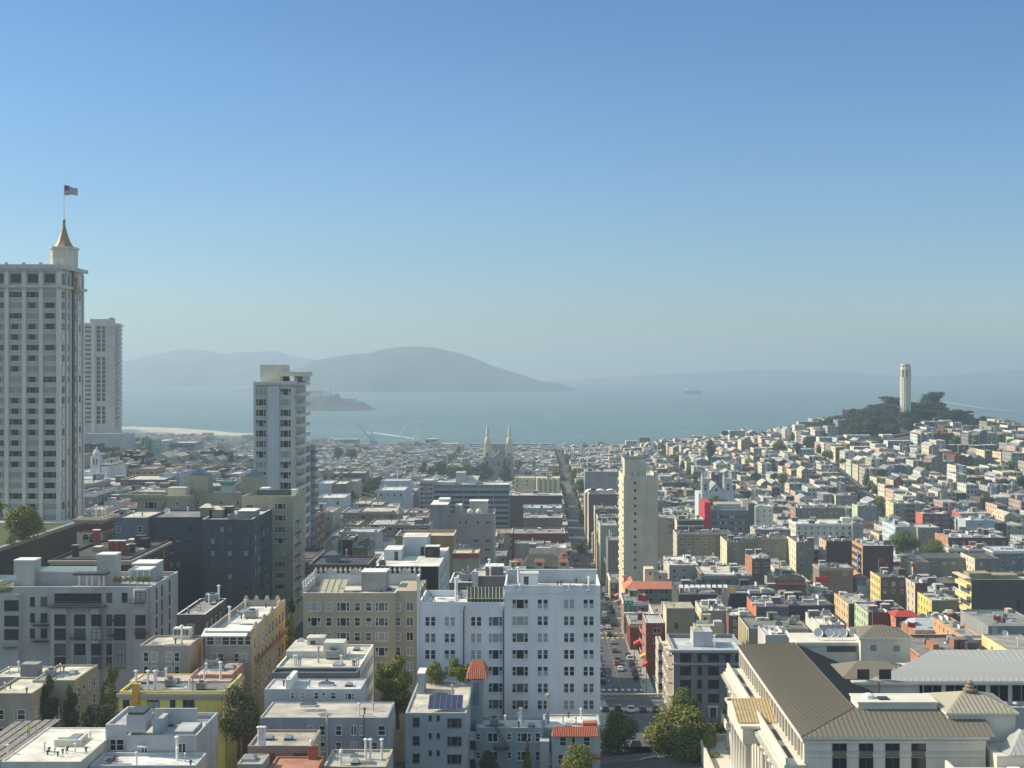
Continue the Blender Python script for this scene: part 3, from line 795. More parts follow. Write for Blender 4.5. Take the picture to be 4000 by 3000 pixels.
for px0,px1,pt in ((782,828,1983),(818,868,1991)):
    xa,xb_ = wx(px0,352),wx(px1,352); zz = wz(pt,352)
    part(b,"stair_turret",[mat("taupe_wall",(.26,.24,.20),.9,.1,1),hipm],lambda m:(m.box(xa,xb_,352,355,b.rz,zz),m.poly([(xa-.3,351.7,zz),(xb_+.3,351.7,zz),((xa+xb_)/2+.5,353.5,zz+.9),((xa+xb_)/2-.5,353.5,zz+.9)],1),m.poly([(xb_+.3,351.7,zz),(xb_+.3,355.3,zz),((xa+xb_)/2+.5,353.5,zz+.9)],1),m.poly([(xa-.3,355.3,zz),(xa-.3,351.7,zz),((xa+xb_)/2-.5,353.5,zz+.9)],1),m.poly([(xb_+.3,355.3,zz),(xa-.3,355.3,zz),((xa+xb_)/2-.5,353.5,zz+.9),((xa+xb_)/2+.5,353.5,zz+.9)],1)))
b = bld(575,790,2020,352,18,SL,(.20,.21,.22),"dark slate wing left of the slate-blue apartment block",pyb=2200,win=None,furn=2,par=.4)
b.fr='g'
wins(b,[(670,12,'dh'),(697,12,'dh'),(740,14,'dh'),(612,10,'dh')],[2066,2108,2155,2205],18)
b = bld(446,575,2022,350,18,(.17,.18,.19),(.58,.53,.44),"mid-grey block joined left of the dark slate wing",pyb=2120,win=None,furn=2,par=.4)
wins(b,[(462,14,'dh'),(547,14,'dh')],[2067],20)

# ---- ornate cream building left of them
b = bld(300,398,2022,352,11,(.62,.52,.32),(.15,.14,.12),"ornate cream and brick corner building with bracketed cornice",pyb=2130,win=None,furn=4,cornice=.9,fr='t')
wins(b,[(335,20,'arch'),(360,20,'arch'),(382,14,'arch')],[2062,2108],22)
part(b,"brick_band",[brick_m((.20,.07,.045))],lambda m:(m.box(b.x0,b.x1+.02,351.9,351.99,wz(2078,352),wz(2048,352)),m.box(b.x1+.01,b.x1+.05,352,363,wz(2078,352),wz(2048,352))))
for i in range(2):
    for yy in (353.4,355.4,357.4,359.4,361.4): add_win(b,'r',yy,wz(2062+46*i,352),1.0,1.9,'arch',0)

# ---- brick building with dark flat roof and tall red chimneys
b = bld(205,505,2182,310,33,(.16,.07,.045),(.06,.06,.065),"brick building with dark flat roof and cluster of red chimneys",pyb=2260,win='dh',nfl=2,front=False,furn=6,par=.5,brick=True,cornice=.8,fr='t',cap=METALD)
CH = mat("red_chimney_paint",(.30,.065,.06),.85,.15,1)
for px,pt,pb,Y_,w in ((375,2073,2130,330,1.5),(432,2115,2165,319,1.0),(455,2115,2165,319,1.3),(478,2115,2165,319,1.1),(292,2132,2165,316,1.2),(512,2128,2162,323,1.4)):
    dark = px in (292,512)
    part(b,"chimney",[brick_m((.09,.05,.035)) if dark else CH, WHITE if not dark else METAL],lambda m:(m.box(wx(px,Y_)-w/2,wx(px,Y_)+w/2,Y_,Y_+1.2,b.rz,wz(pt,Y_)),m.box(wx(px,Y_)-w/2-.12,wx(px,Y_)+w/2+.12,Y_-.12,Y_+1.32,wz(pt,Y_),wz(pt,Y_)+.2,1)))
part(b,"water_tank",[mat("blue_black_tank",(.03,.035,.05),.5,.1,1)],lambda m:m.box(wx(545,330),wx(575,330),330,333,b.rz,wz(2105,330)))

# ---- garden terrace of the hotel with its retaining wall
def terrace():
    b = B(); x1 = -133.0; b.L = (-150, 356, 70); b.root = thing("garden_terrace","raised hotel garden behind a dark slanting retaining wall","terrace",b.L)
    FOOT.append((-190,x1+1,320,400)); RECTS.append((-160,240,2060,2260,340))
    m = MB(); m.box(-185,x1,322,399,60,89.6); m.build("retaining_wall",[mat("dark_stone",(.055,.05,.047),.95,.2,.3,streak=.25)],b.root,b.L)
    m = MB(); m.box(x1-1.2,x1+.25,322,399.5,89.61,90.5); m.build("coping",[mat("grey_coping",(.26,.25,.24),.9,.15,.6)],b.root,b.L)
    m = MB(); m.quad((-185,322,89.65),(x1-1.2,322,89.65),(x1-1.2,399,89.65),(-185,399,89.65)); m.build("lawn",[mat("terrace_lawn",(.05,.085,.02),.95,.3,.5,fine=.3)],b.root,b.L)
    m = MB(); m.box(-165,x1-1.4,392,399,89.66,90.0); m.build("paving",[mat("pale_paving",(.45,.43,.40),.9,.1,1)],b.root,b.L)
terrace()
tree_px("large round tree on the raised hotel garden",10,178,1966,2118,352,n=9000,ls=.05,lm=LEAFY,seed=4,lift=0)
for i,(px0,px1,pt,pb,Y_,lab) in enumerate([(100,140,2062,2100,362,"dark clipped bush right under the large round garden tree"),(138,180,2052,2086,366,"bright green clipped bush at the far end of the hotel garden"),(64,100,2082,2118,350,"small clipped bush halfway along the garden retaining wall"),(20,64,2090,2130,342,"dark low shrub nearest the left edge of the hotel garden")]):
    tree_px(lab,px0,px1,pt,pb,Y_,kind='dome',n=2500,ls=.06,seed=7+i,lift=.02,cat='bush',name='clipped_bush',lm=LEAFY if i == 1 else LEAF,group="bushes along the hotel garden wall")
def palm(label,x,y,z,h,cr,seed=1,group=None):
    rr = random.Random(seed); t = thing("palm_tree",label,"palm tree",(x,y,z),group)
    m = MB(); m.tube((0,0,0),(0,0,h),.28,8,0,.2); m.build("trunk",[BARK],t)
    m = MB()
    for k in range(34):
        a = rr.random()*6.28; el = rr.uniform(-.5,1.2); p = Vector((0,0,h)); d = Vector((math.cos(a)*math.cos(el),math.sin(a)*math.cos(el),math.sin(el))); sv = Vector((-math.sin(a),math.cos(a),0))
        for s_ in range(7):
            q = p+d*cr/7; w0 = cr*.075*(1-s_/8)
            for sg in (-1,1): m.quad(tuple(p),tuple(q),tuple(q+sv*sg*w0*2-Vector((0,0,w0*.8))),tuple(p+sv*sg*w0*2-Vector((0,0,w0*.8))))
            p = q; d = (d+Vector((0,0,-.2))).normalized()
    m.build("crown",[LEAF],t); return t
palm("palm tree at the left edge beside the hotel tower",wx(-12,345),345,89.6,10.5,4.5,3)

# ---- pale grey condominium with many bays
b = bld(-60,590,2292,283,21,(.46,.44,.42),(.35,.34,.32),"pale grey terraced condominium with planted roof decks and bays",pyb=2640,win=None,furn=0,par=.9,cap=WHITE)
PG = b.wm; b.fr = 'd'
for p0,p1,top in ((-20,88,2318),(195,275,2372),(352,402,2372),(520,580,2300)):
    part(b,"bay",[PG,WHITE],lambda m:(m.prism([(wx(p0,283),283),(wx(p0+10,283),281.9),(wx(p1-10,283),281.9),(wx(p1,283),283)],b.z0,wz(top,283),0),))
b.y0 = 281.88
wins(b,[(45,52,'cas',0)],[2365,2425,2478],38); wins(b,[(235,42,'cas'),(377,36,'cas')],[2422,2477,2536,2588],40); wins(b,[(549,38,'cas')],[2333,2422,2474],36)
b.y0 = 283
wins(b,[(127,15,'cas',0),(172,22,'two')],[2350,2413,2474],34)
wins(b,[(312,42,'cas'),(468,40,'cas'),(427,18,'two')],[2422,2477,2536,2588],40)
wins(b,[(305,180,'cas',0)],[2338],36); wins(b,[(487,20,'pl',0),(427,18,'two',1)],[2334],34)
part(b,"balcony",[METALD],lambda m:(m.box(wx(195,283),wx(420,283),281.2,282.98,wz(2368,283),wz(2364,283)),rail(m,[(wx(195,283),281.2,wz(2364,283)),(wx(420,283),281.2,wz(2364,283))],1.0,.04,3)))
for px,py in ((50,2525),(165,2440),(165,2503),(310,2490),(465,2420),(460,2480),(545,2352),(560,2470)):
    part(b,"balcony",[METALD],lambda m:(m.box(wx(px-28,283),wx(px+28,283),281.0,281.85 if px in (50,545,560) else 282.98,wz(py,283),wz(py,283)+.12),rail(m,[(wx(px-28,283),281.0,wz(py,283)+.12),(wx(px+28,283),281.0,wz(py,283)+.12)],.9,.035,3)))
for i in range(5):
    for yy in (287,291,297): add_win(b,'r',yy,wz(2330+58*i,283),.9,2.2,'pl',0)
part(b,"setback_storey",[PG,WHITE],lambda m:(m.box(wx(133,291),wx(392,291),291,300,b.rz,wz(2236,291)),m.box(wx(133,291),wx(392,291),290.9,291,wz(2236,291),wz(2232,291),1)))
for p0,p1,pt in ((54,133,2192),(378,450,2170)):
    part(b,"stair_tower",[PG,WHITE],lambda m:(m.box(wx(p0,289),wx(p1,289),289,293,b.rz,wz(pt,289)),m.box(wx(p0,289)-.1,wx(p1,289)+.1,288.9,293.1,wz(pt,289),wz(pt,289)+.25,1)))
part(b,"stair_tower",[PG,WHITE],lambda m:(m.box(wx(515,296),wx(608,296),296,302,b.rz,wz(2205,296)),m.box(wx(515,296)-.1,wx(608,296)+.1,295.9,302.1,wz(2205,296),wz(2205,296)+.25,1)))
GG = bpy.data.materials.new("glass_balustrade"); GG.use_nodes = True
_n = GG.node_tree.nodes["Principled BSDF"]; _n.inputs["Base Color"].default_value = (.55,.75,.72,1); _n.inputs["Alpha"].default_value = .55; _n.inputs["Roughness"].default_value = .1
part(b,"glass_balustrade",[GG],lambda m:(m.box(wx(133,290.8),wx(398,290.8),290.75,290.8,wz(2232,291),wz(2212,291)),m.box(wx(0,286),wx(64,286),286,286.05,b.rz+1.8,b.rz+2.9)))
part(b,"pergola",[METALD,WHITE],lambda m:(m.box(wx(285,285),wx(412,285),285,288,wz(2248,285),wz(2240,285)),[m.box(wx(p,285)-.12,wx(p,285)+.12,285.1,285.4,b.rz,wz(2247,285),1) for p in (308,338,358,386,404)]))
part(b,"roof_canopy",[WHITE],lambda m:(m.box(wx(500,288),wx(585,288),288,293,wz(2230,288),wz(2225,288)),[m.box(wx(p,288)-.1,wx(p,288)+.1,288.1,288.3,b.rz,wz(2230,288)) for p in (505,535,560,582)]))
for i,px in enumerate((450,468,492,512,540,560,580)):
    tree_px(["low round potted shrub at left end of the roof deck planters","second potted shrub on the condominium roof deck","third potted shrub on the condominium roof deck","middle potted shrub under the white roof canopy","fifth potted shrub under the white roof canopy","sixth potted shrub near the roof deck corner","last potted shrub at the roof deck corner"][i],px-12,px+12,2250,2274,285,kind='dome',n=600,ls=.13,seed=20+i%3,lift=.05,cat='shrub',name='potted_shrub',group="potted shrubs on the condominium roof deck")
tree_px("long shaggy roof hedge at the far left of the condominium",-40,85,2280,2310,285,kind='dome',n=2500,ls=.06,seed=24,lift=.02,cat='hedge',name='roof_hedge')

# ---- yellow building with scalloped parapet
YO = (.56,.40,.19)
b = bld(800,981,2466,250,32,(.36,.33,.27),WHITE_R,"yellow ochre building with scalloped parapet and wall of windows",pyb=2690,win=None,furn=5,par=1.0,fr='w')
wins(b,[(822,24,'dh'),(852,24,'dh'),(882,24,'dh'),(911,24,'dh'),(940,22,'dh'),(969,22,'dh')],[2501],36)
wins(b,[(836,22,'dh',2),(863,20,'dh',1),(924,16,'dh',0),(953,22,'dh',2)],[2570],36); wins(b,[(836,20,'dh'),(863,20,'dh'),(940,30,'dh')],[2640],34)
part(b,"side_facade",[wall_m(YO)],lambda m:m.box(b.x1+.01,b.x1+.2,250,282,b.z0,b.zt+.4))
b.x1 += .2
for i in range(4):
    for k in range(9): add_win(b,'r',252+3.4*k,b.zt-2.6-3.3*i,1.4,1.9,'dh')
def scal(m):
    def curve(fn,L0,L1):
        n = 40
        for i in range(n):
            a = L0+(L1-L0)*i/n; c = L0+(L1-L0)*(i+1)/n
            h = lambda t: .25+1.0*max(0,math.sin(t*2*math.pi/ (abs(L1-L0)/4)))**.7
            fn(a,c,h(a-L0),h(c-L0))
    curve(lambda a,c,h,k:m.poly([(a,282.1,b.zt-.5),(c,282.1,b.zt-.5),(c,282.1,b.zt+k),(a,282.1,b.zt+h)]),b.x0,b.x1)
    curve(lambda a,c,h,k:m.poly([(a,282.4,b.zt-.5),(a,282.4,b.zt+h),(c,282.4,b.zt+k),(c,282.4,b.zt-.5)]),b.x0,b.x1)
    curve(lambda a,c,h,k:(m.poly([(b.x1+.05,a,b.zt-.5),(b.x1+.05,c,b.zt-.5),(b.x1+.05,c,b.zt+k),(b.x1+.05,a,b.zt+h)]),m.poly([(b.x1-.25,a,b.zt-.5),(b.x1-.25,a,b.zt+h),(b.x1-.25,c,b.zt+k),(b.x1-.25,c,b.zt-.5)]),m.poly([(b.x1-.25,a,b.zt+h),(b.x1+.05,a,b.zt+h),(b.x1+.05,c,b.zt+k),(b.x1-.25,c,b.zt+k)])),251,282)
part(b,"scalloped_parapet",[wall_m((.50,.45,.36))],scal)
part(b,"awning_roof",[WHITE],lambda m:(m.poly([(b.x0-.4,248.7,b.zt-.6),(b.x1-.8,248.7,b.zt-.6),(b.x1-.8,251.8,b.zt+.25),(b.x0-.4,251.8,b.zt+.25)]),m.box(b.x0-.4,b.x1-.8,248.6,248.7,b.zt-.8,b.zt-.58)))
part(b,"tile_ledge",[TILE],lambda m:m.box(b.x1+.05,b.x1+.7,252,281,b.zt-6.0,b.zt-5.8))
b.x1 -= .2
b = bld(690,800,2400,262,18,(.10,.08,.07),(.28,.27,.25),"dark shingled house wedged left of the scalloped ochre building",pyb=2480,win='dh',nfl=1,furn=4,par=.4,cap=WHITE)
b = bld(545,742,2521,244,9,(.33,.31,.28),CREAM_R,"small beige house with white roof and paired curtained windows",pyb=2640,win=None,furn=1,par=.3)
wins(b,[(571,18,'dh',0),(602,22,'dh',2),(661,22,'dh',2),(692,18,'dh',0)],[2566,2620],34)
part(b,"side_facade",[wall_m((.55,.37,.25))],lambda m:m.box(b.x1+.01,b.x1+.06,244,253,b.z0,b.zt-.1))
part(b,"sun_porch",[mat("cream_porch",(.62,.60,.48),.8,.05,1),GLASS3],lambda m:(m.box(wx(675,251),wx(742,251),251,253,b.rz,wz(2455,251)),[m.box(wx(p,251),wx(p+11,251),250.9,250.99,b.rz+.8,wz(2460,251),1) for p in (680,695,710,725)]))
b = bld(745,905,2635,238,11,(.42,.22,.17),(.52,.40,.33),"salmon-walled low house with pinkish roof beside the magnolia",pyb=2690,win=None,furn=3,par=.3)

# ---- lower-left group
b = bld(466,880,2700,228,13,(.76,.64,.17),(.20,.20,.20),"mustard yellow house with grey flat roof and dark trim",pyb=2790,win=None,furn=7,par=.4,cornice=.4,fr='g')
b.fr = 'g'; wins(b,[(493,22,'pl',3),(588,22,'dh',3),(612,20,'dh',3),(675,18,'pl',0),(737,44,'two',3)],[2742],40)
part(b,"orange_stair_shaft",[mat("orange_paint",(.62,.33,.04),.8,.1,1)],lambda m:m.box(wx(520,228),wx(545,228),227.3,227.99,b.z0,wz(2668,228)))
part(b,"pink_roof_terrace",[mat("pink_roof",(.50,.40,.34),.9,.15,1)],lambda m:m.box(wx(505,236),wx(900,236),236,241.5,b.rz+.0,wz(2660,236)))
for px in (528,575,602): piece(b,'chimney_pipe',wx(px,230),230.5,rz=0)
b = bld(495,768,2872,205,13.5,(.44,.45,.46),(.56,.56,.55),"weathered white house with peeling paint and high parapet",pyb=2960,win=None,furn=2,par=.6,z0=60)
wins(b,[(564,22,'two',0)],[2940],36); wins(b,[(712,26,'two',0)],[2925],42)
part(b,"chimney_block",[b.wm,METALD],lambda m:(m.box(wx(495,205),wx(566,205),204.9,209,wz(2860,205),wz(2792,205)),m.box(wx(500,205),wx(560,205),205,208.8,wz(2792,205),wz(2792,205)+.35,1)))
part(b,"low_roof_wall",[b.wm],lambda m:(m.box(wx(566,207),wx(770,212),212,212.4,b.zt-.2,wz(2768,212)),m.box(wx(640,212),wx(660,212),206,212,b.zt-.3,b.zt+1.6),m.box(wx(690,208),wx(765,208),206,212,b.rz,b.zt+.3)))
part(b,"door_hood",[WHITE],lambda m:m.box(wx(542,205),wx(580,205),204.2,204.98,wz(2915,205),wz(2910,205)))
b = bld(350,765,2990,198,6.8,(.50,.51,.52),(.66,.66,.64),"low white roof deck in front of the weathered white house",pyb=3000,win=None,furn=3,par=.5,z0=60)
b = bld(412,495,2830,207,11,(.50,.50,.50),(.5,.5,.5),"narrow white house with paired dark windows left of weathered one",pyb=2970,win=None,furn=1,par=.4,z0=60)
wins(b,[(442,20,'dh',0),(470,24,'dh',0)],[2909],40)
b = core(-77.4,-66,195,213.5,78.5,(.60,.57,.48),(.74,.70,.60),"big cream-white flat roof with rows of small vents at lower left",z0=58,par=.12,win=None,furn=0)
RECTS.append((0,412,2840,3000,195))
for px,py in ((174,2925),(192,2928),(186,2940),(214,2938),(226,2945),(245,2935),(258,2932),(264,2925),(294,2930),(336,2928),(352,2882),(30,2935)):
    Y_ = F*(135-78.4)/(py+8-VY); piece(b,'vent_pipe',wx(px,Y_),Y_,sc=(1,1,.7))
part(b,"roof_curb",[b.wm,SKYG],lambda m:(m.box(wx(212,203),wx(318,203),203,203.4,b.rz,b.rz+1.0),m.box(wx(225,205),wx(270,205),205.2,205.6,b.rz,b.rz+.8),m.box(wx(268,205),wx(318,205),203.4,208,b.rz,b.rz+.7),m.box(wx(276,206),wx(312,206),204.2,207.5,b.rz+.7,b.rz+.8,1)))
b = bld(-40,125,2708,231,12,(.34,.30,.23),CREAM_R,"cream-roofed tan house at the left edge",pyb=2830,win='dh',nfl=2,furn=2,par=.3,ww=1.3,first=2.8)
b = bld(127,292,2657,240,12.5,(.38,.34,.25),CREAM_R,"larger cream-roofed beige building with shaded side windows",pyb=2830,win=None,right=False,furn=3,par=.3)
for i in range(3):
    for k in range(4): add_win(b,'r',242+2.8*k,b.zt-2.6-3.1*i,1.0,1.7,'dh')
b = bld(-40,140,2645,246,9,(.40,.38,.34),(.6,.56,.47),"low cream roof with grey vent box behind the left-edge tan house",pyb=2700,win=None,furn=2,par=.2)
part(b,"vent_box",[mat("grey_box",(.30,.29,.28),.9,.2,1)],lambda m:m.box(wx(75,246),wx(142,246),246.5,249,b.rz,b.rz+2.4))
# scaffolded roof with a worker
def scaffold():
    b = B(); b.L = (-83,214,70); b.root = thing("scaffold","grey plank scaffold along the roof edge at lower left","scaffold",b.L)
    WD = mat("weathered_planks",(.24,.22,.20),.9,.3,1)
    for i in range(5):
        part(b,"plank",[WD],lambda m:m.box(-86.5+i*1.6,-85.4+i*1.6,203-i*.6,224,76.6+i*.1,76.72+i*.1))
    for x,y in ((-86,205),(-86,214),(-86,222),(-79,204),(-79,213),(-79,223)):
        part(b,"pole",[METAL],lambda m:m.tube((x,y,66),(x,y,79.3),.06,6))
    part(b,"guard_rail",[METAL],lambda m:rail(m,[(-79,204,77.1),(-79,223,77.1)],1.0,.035,2))
scaffold()

# ---- centre-bottom group
b = bld(1078,1405,2606,238,19.5,(.60,.57,.48),(.60,.57,.48),"long cream-white building with two-level roof and side window rows",pyb=2640,win=None,furn=3,par=.35,cap=WHITE,cornice=0)
for i in range(4):
    for k in range(9): add_win(b,'r',239.5+2.0*k,b.zt-2.2-3.1*i,1.0,1.7,'dh',0)
part(b,"raised_roof",[b.wm,roof_m((.56,.55,.50))],lambda m:(m.box(b.x0,wx(1290,247),247,257.4,b.rz,b.zt+.9,0,1),m.box(wx(1262,247),wx(1343,247),247.2,251,b.rz,wz(2512,247),0,1)))
for px in (1148,1156,1165,1172,1332,1375,1382,1390,1398): piece(b,'vent_pipe',wx(px,240),240.5)
part(b,"roof_well",[mat("brown_well",(.30,.24,.15),.9,.1,1)],lambda m:m.box(wx(1212,238.5),wx(1287,238.5),238.4,239.6,b.rz,b.rz+.15))
b = bld(1060,1395,2628,234,3.7,(.13,.135,.15),(.10,.10,.11),"dark slate parapet roof between two white roofs",pyb=2660,win=None,furn=3,par=.5)
b = bld(1033,1410,2692,226,7.5,(.44,.45,.46),(.62,.62,.61),"plain pale grey house with tall roof fin",pyb=2775,win=None,furn=3,par=.2)
wins(b,[(1143,11,'dh'),(1182,18,'dh'),(1236,15,'dh'),(1264,11,'dh'),(1302,18,'dh')],[2717],24); wins(b,[(1366,34,'tri',0)],[2720],24)
part(b,"roof_fin",[WHITE],lambda m:m.box(wx(1115,226),wx(1134,226),226.3,233,b.rz,wz(2640,229)))
b = bld(1015,1515,2803,214,10,(.33,.34,.36),(.46,.43,.37),"wide grey three-storey house with drainpipes facing the camera",pyb=2950,win=None,furn=2,par=.15)
wins(b,[(1213,20,'dh',2),(1259,20,'dh'),(1323,20,'dh'),(1382,20,'two'),(1412,9,'dh'),(1491,25,'dh')],[2853],34); wins(b,[(1259,19,'dh'),(1323,19,'dh'),(1382,20,'two'),(1463,18,'dh')],[2917],36)
part(b,"drainpipe",[mat("cream_pipe",(.55,.50,.40),.8,.1,1)],lambda m:m.tube((wx(1278,214),213.85,b.z0+4),(wx(1278,214),213.85,b.zt+.6),.13))
part(b,"drainpipe",[mat("rust_pipe",(.25,.10,.06),.8,.1,1)],lambda m:m.tube((wx(1421,214),213.85,b.zt-5),(wx(1421,214),213.85,b.zt+.6),.09))
b = bld(967,1212,2914,199,9,(.34,.25,.20),(.42,.38,.32),"small pinkish-tan house with brown shutters",pyb=3000,win=None,furn=0,par=.3)
for px,w in ((1055,38),(1172,56)):
    part(b,"shutter",[mat("brown_shutter",(.12,.07,.04),.8,.15,2)],lambda m:m.box(wx(px-w/2,199),wx(px+w/2,199),198.9,198.98,wz(2990,199),wz(2942,199)))
piece(b,'skylight',wx(1052,204),203.5,i=2,sc=(1.3,1,1)); piece(b,'skylight',wx(1130,204),203.5,i=2)
for px in (1008,1019,1030): piece(b,'chimney_pipe',wx(px,199),199.6,i=1,sc=(.9,.9,.9))
part(b,"side_facade",[wall_m((.55,.48,.34))],lambda m:m.box(b.x1+.01,b.x1+.06,199,208,b.z0,b.zt))
b = bld(1262,1508,2995,195.5,9,(.42,.38,.28),(.44,.42,.36),"grey gravel roof with three square hatches at bottom centre",pyb=3000,win=None,furn=2,par=.35)
for px,py in ((1305,2966),(1395,2957),(1440,2985)): Y_=F*(135-b.rz)/(py-VY); piece(b,'skylight',wx(px,Y_),Y_,i=1,sc=(.8,.8,.4))
for px in (1427,1445,1490): piece(b,'chimney_pipe',wx(px,200),200.5,i=1,sc=(.9,.9,.9))
b = bld(925,1025,2985,188,5,(.35,.32,.27),(.36,.33,.28),"little square hut with glazed roof dome at bottom centre-left",pyb=3000,win=None,furn=0,par=.1,name='roof_hut',cat='hut')
piece(b,'skylight',wx(975,190.5),190.5,i=0,sc=(1.2,.8,1))
b = bld(1048,1240,3003,190,6,(.40,.16,.09),(.42,.20,.13),"terracotta-coloured low roof with chimneys at bottom edge",pyb=3000,win=None,furn=0,par=.2)
part(b,"chimney",[TILE,WHITE],lambda m:(m.box(wx(1205,195),wx(1240,195),195,195.9,b.rz,b.rz+1.9),m.lathe(wx(1215,195),195.4,[(.25,b.rz+1.9),(.3,b.rz+2.6),(.05,b.rz+2.9)],8,1)))

# ---- beige block with urn-topped parapet
b = bld(1184,1545,2316,272,16,(.43,.36,.25),(.56,.54,.50),"tan apartment block with urn-topped parapet and picture windows",pyb=2640,win=None,furn=2,par=.9,cap=WHITE,right=False)
rws = [2370+58.4*i for i in range(6)]
wins(b,[(1227,48,'tri'),(1285,20,'dh'),(1341,48,'tri'),(1396,18,'dh'),(1440,18,'dh'),(1491,48,'tri')],rws,33)
part(b,"recessed_wing",[b.wm],lambda m:m.box(b.x1,wx(1642,273.5),273.5,288,b.z0,wz(2308,273.5)))
b.y0 = 273.48; wins(b,[(1556,17,'dh'),(1601,24,'two')],[r-1 for r in rws],33); b.y0 = 272
part(b,"lift_house",[mat("grey_plaster",(.33,.31,.28),.9,.15,.5,streak=.2),WHITE],lambda m:(m.box(wx(1412,279),wx(1508,279),279,284,b.rz,wz(2236,279)),m.box(wx(1412,279)-.1,wx(1508,279)+.1,278.9,284.1,wz(2236,279),wz(2236,279)+.12,1)))
part(b,"sloped_skylight",[mat("tan_skylight",(.42,.38,.27),.6,.1,1),TAN],lambda m:(m.poly([(wx(1242,274),274,b.rz+.4),(wx(1340,274),274,b.rz+.4),(wx(1362,281),281,b.rz+2.2),(wx(1262,281),281,b.rz+2.2)]),[m.tube((wx(p,274),274,b.rz+.5),(wx(p+21,281),281,b.rz+2.3),.06,4,1) for p in (1242,1266,1290,1315,1340)]))
UR = _p(lambda m:m.lathe(0,0,[(.3,0),(.3,.3),(.14,.45),(.34,.8),(.3,1.1),(.1,1.25),(.12,1.45),(.02,1.55)],9),[wall_m((.60,.58,.53))],"urn",True)
TB = _p(lambda m:m.poly([(.9*math.cos(a)*(1 if abs(math.cos(a))>.5 else .9),0,1.5*math.sin(a)) for a in [math.pi*i/12 for i in range(13)]]) or m.box(-1.1,1.1,-.15,.15,-.5,.3),[wall_m((.60,.58,.53))],"cartouche")
part(b,"back_parapet",[wall_m((.58,.58,.56))],lambda m:(m.box(b.x0-.3,wx(1642,288),287.2,288.2,b.zt-.89,b.zt+1.3),m.box(b.x0-.3,b.x0+.1,273,287.2,b.zt-.9,b.zt+.9)))
for i in range(22):
    x = b.x0+(wx(1640,288)-b.x0)*i/21
    inst("cartouche" if i % 5 == 3 else "urn", TB if i % 5 == 3 else UR, b.root, (x-b.L[0], 287.6-b.L[1], b.zt+1.3-b.L[2]))
for i in range(5): inst("urn", UR, b.root, (b.x0-.1-b.L[0], 273.5+3*i-b.L[1], b.zt+.9-b.L[2]))

# ---- white apartment building, the large one
WB = (.70,.71,.73)
WBM = mat("white_stucco",WB,.9,.09,.15,streak=.09,fine=.06)
rows = [2359+65.6*i for i in range(8)]
b = bld(1970,2345,2287,250,14,WB,(.62,.62,.58),"large white stucco apartment building beside the street, taller right half",pyb=2850,win=None,furn=4,par=1.6,wallm=WBM,left=False)
wins(b,[(2032,58,'tri'),(2120,40,'pair'),(2223,40,'pair'),(2299,40,'pair')],rows,33)
part(b,"string_course",[WBM],lambda m:m.box(b.x0,b.x1+.1,249.85,249.99,wz(2318,250),wz(2313,250)))
for px in (2032,2223,2299): 
    part(b,"crest",[WBM],lambda m:(m.lathe(wx(px,250),249.9,[(.5,wz(2306,250)),(.3,wz(2296,250)),(.35,wz(2287,250)),(.1,wz(2279,250))],8),m.box(wx(px-26,250),wx(px+26,250),249.7,249.99,wz(2290,250),wz(2284,250))))
part(b,"back_parapet",[mat("grey_parapet",(.42,.45,.47),.9,.08,.5)],lambda m:m.box(b.x0,b.x1,263.4,264.2,b.rz,b.zt+.9))
for i in range(9): 
    for yy in (253,257,261): add_win(b,'r',yy,rows[0] and wz(2359+65.6*i,250),1.1,1.7,'dh')
b = bld(1637,1970,2352,250.6,13.4,WB,(.60,.60,.57),"lower left half of the large white stucco apartment building",pyb=2740,win=None,furn=3,par=1.2,wallm=WBM,left=False,right=False)
wins(b,[(1681,40,'pair'),(1757,40,'pair'),(1860,40,'pair'),(1936,52,'tri')],[2427+64.6*i for i in range(7)],33)
for px in (1811,1968): part(b,"drainpipe",[METALD],lambda m:(m.tube((wx(px,250),250.3,b.z0+5),(wx(px,250),250.3,b.zt-1.6),.12),m.tube((wx(px,250),250.3,b.zt-1.6),(wx(px+4,250),250.3,b.zt-.6),.12)))
part(b,"roof_greenhouse",[mat("yellow_green_frame",(.40,.40,.22),.7,.05,1),GLASS],lambda m:(m.box(wx(1826,251),wx(1968,251),251,255,b.rz,wz(2338,251),1),m.poly([(wx(1826,251),250.9,wz(2338,251)),(wx(1968,251),250.9,wz(2338,251)),(wx(1968,255),255,wz(2338,251)+1.5),(wx(1826,255),255,wz(2338,251)+1.5)],1),[m.tube((wx(p,251),250.85,wz(2338,251)),(wx(p,255),255,wz(2338,251)+1.55),.05,4,0) for p in range(1826,1972,14)],m.box(wx(1826,251),wx(1968,251),250.8,250.95,wz(2340,251),wz(2336,251)),[m.box(wx(p,251)-.05,wx(p,251)+.05,250.9,250.98,b.zt,wz(2338,251)) for p in range(1826,1972,14)]))
part(b,"parapet_fin",[WBM],lambda m:m.box(b.x0-.35,b.x0-.01,250.3,253,b.z0,wz(2250,250.6)))
part(b,"tall_pipe",[WHITE],lambda m:m.lathe(wx(1782,256),256,[(.28,b.rz),(.28,wz(2262,256)),(.42,wz(2260,256)),(.42,wz(2256,256))],10))
part(b,"cable_stay",[METALD],lambda m:(m.tube((wx(1640,252),252,wz(2255,252)),(wx(1715,252),252,b.rz),.07),m.tube((wx(1640,252),252,wz(2255,252)),(wx(1660,252),252,b.rz),.07)))
b = bld(1845,1990,2250,285,10,(.19,.175,.15),(.4,.4,.38),"dark tan block with white flue behind the white building's greenhouse",pyb=2310,win=None,furn=2,par=.3,cap=WHITE)
part(b,"white_flue",[wall_m((.5,.5,.47))],lambda m:m.box(wx(1845,284),wx(1868,284),283.6,284.9,b.z0,wz(2232,284)))
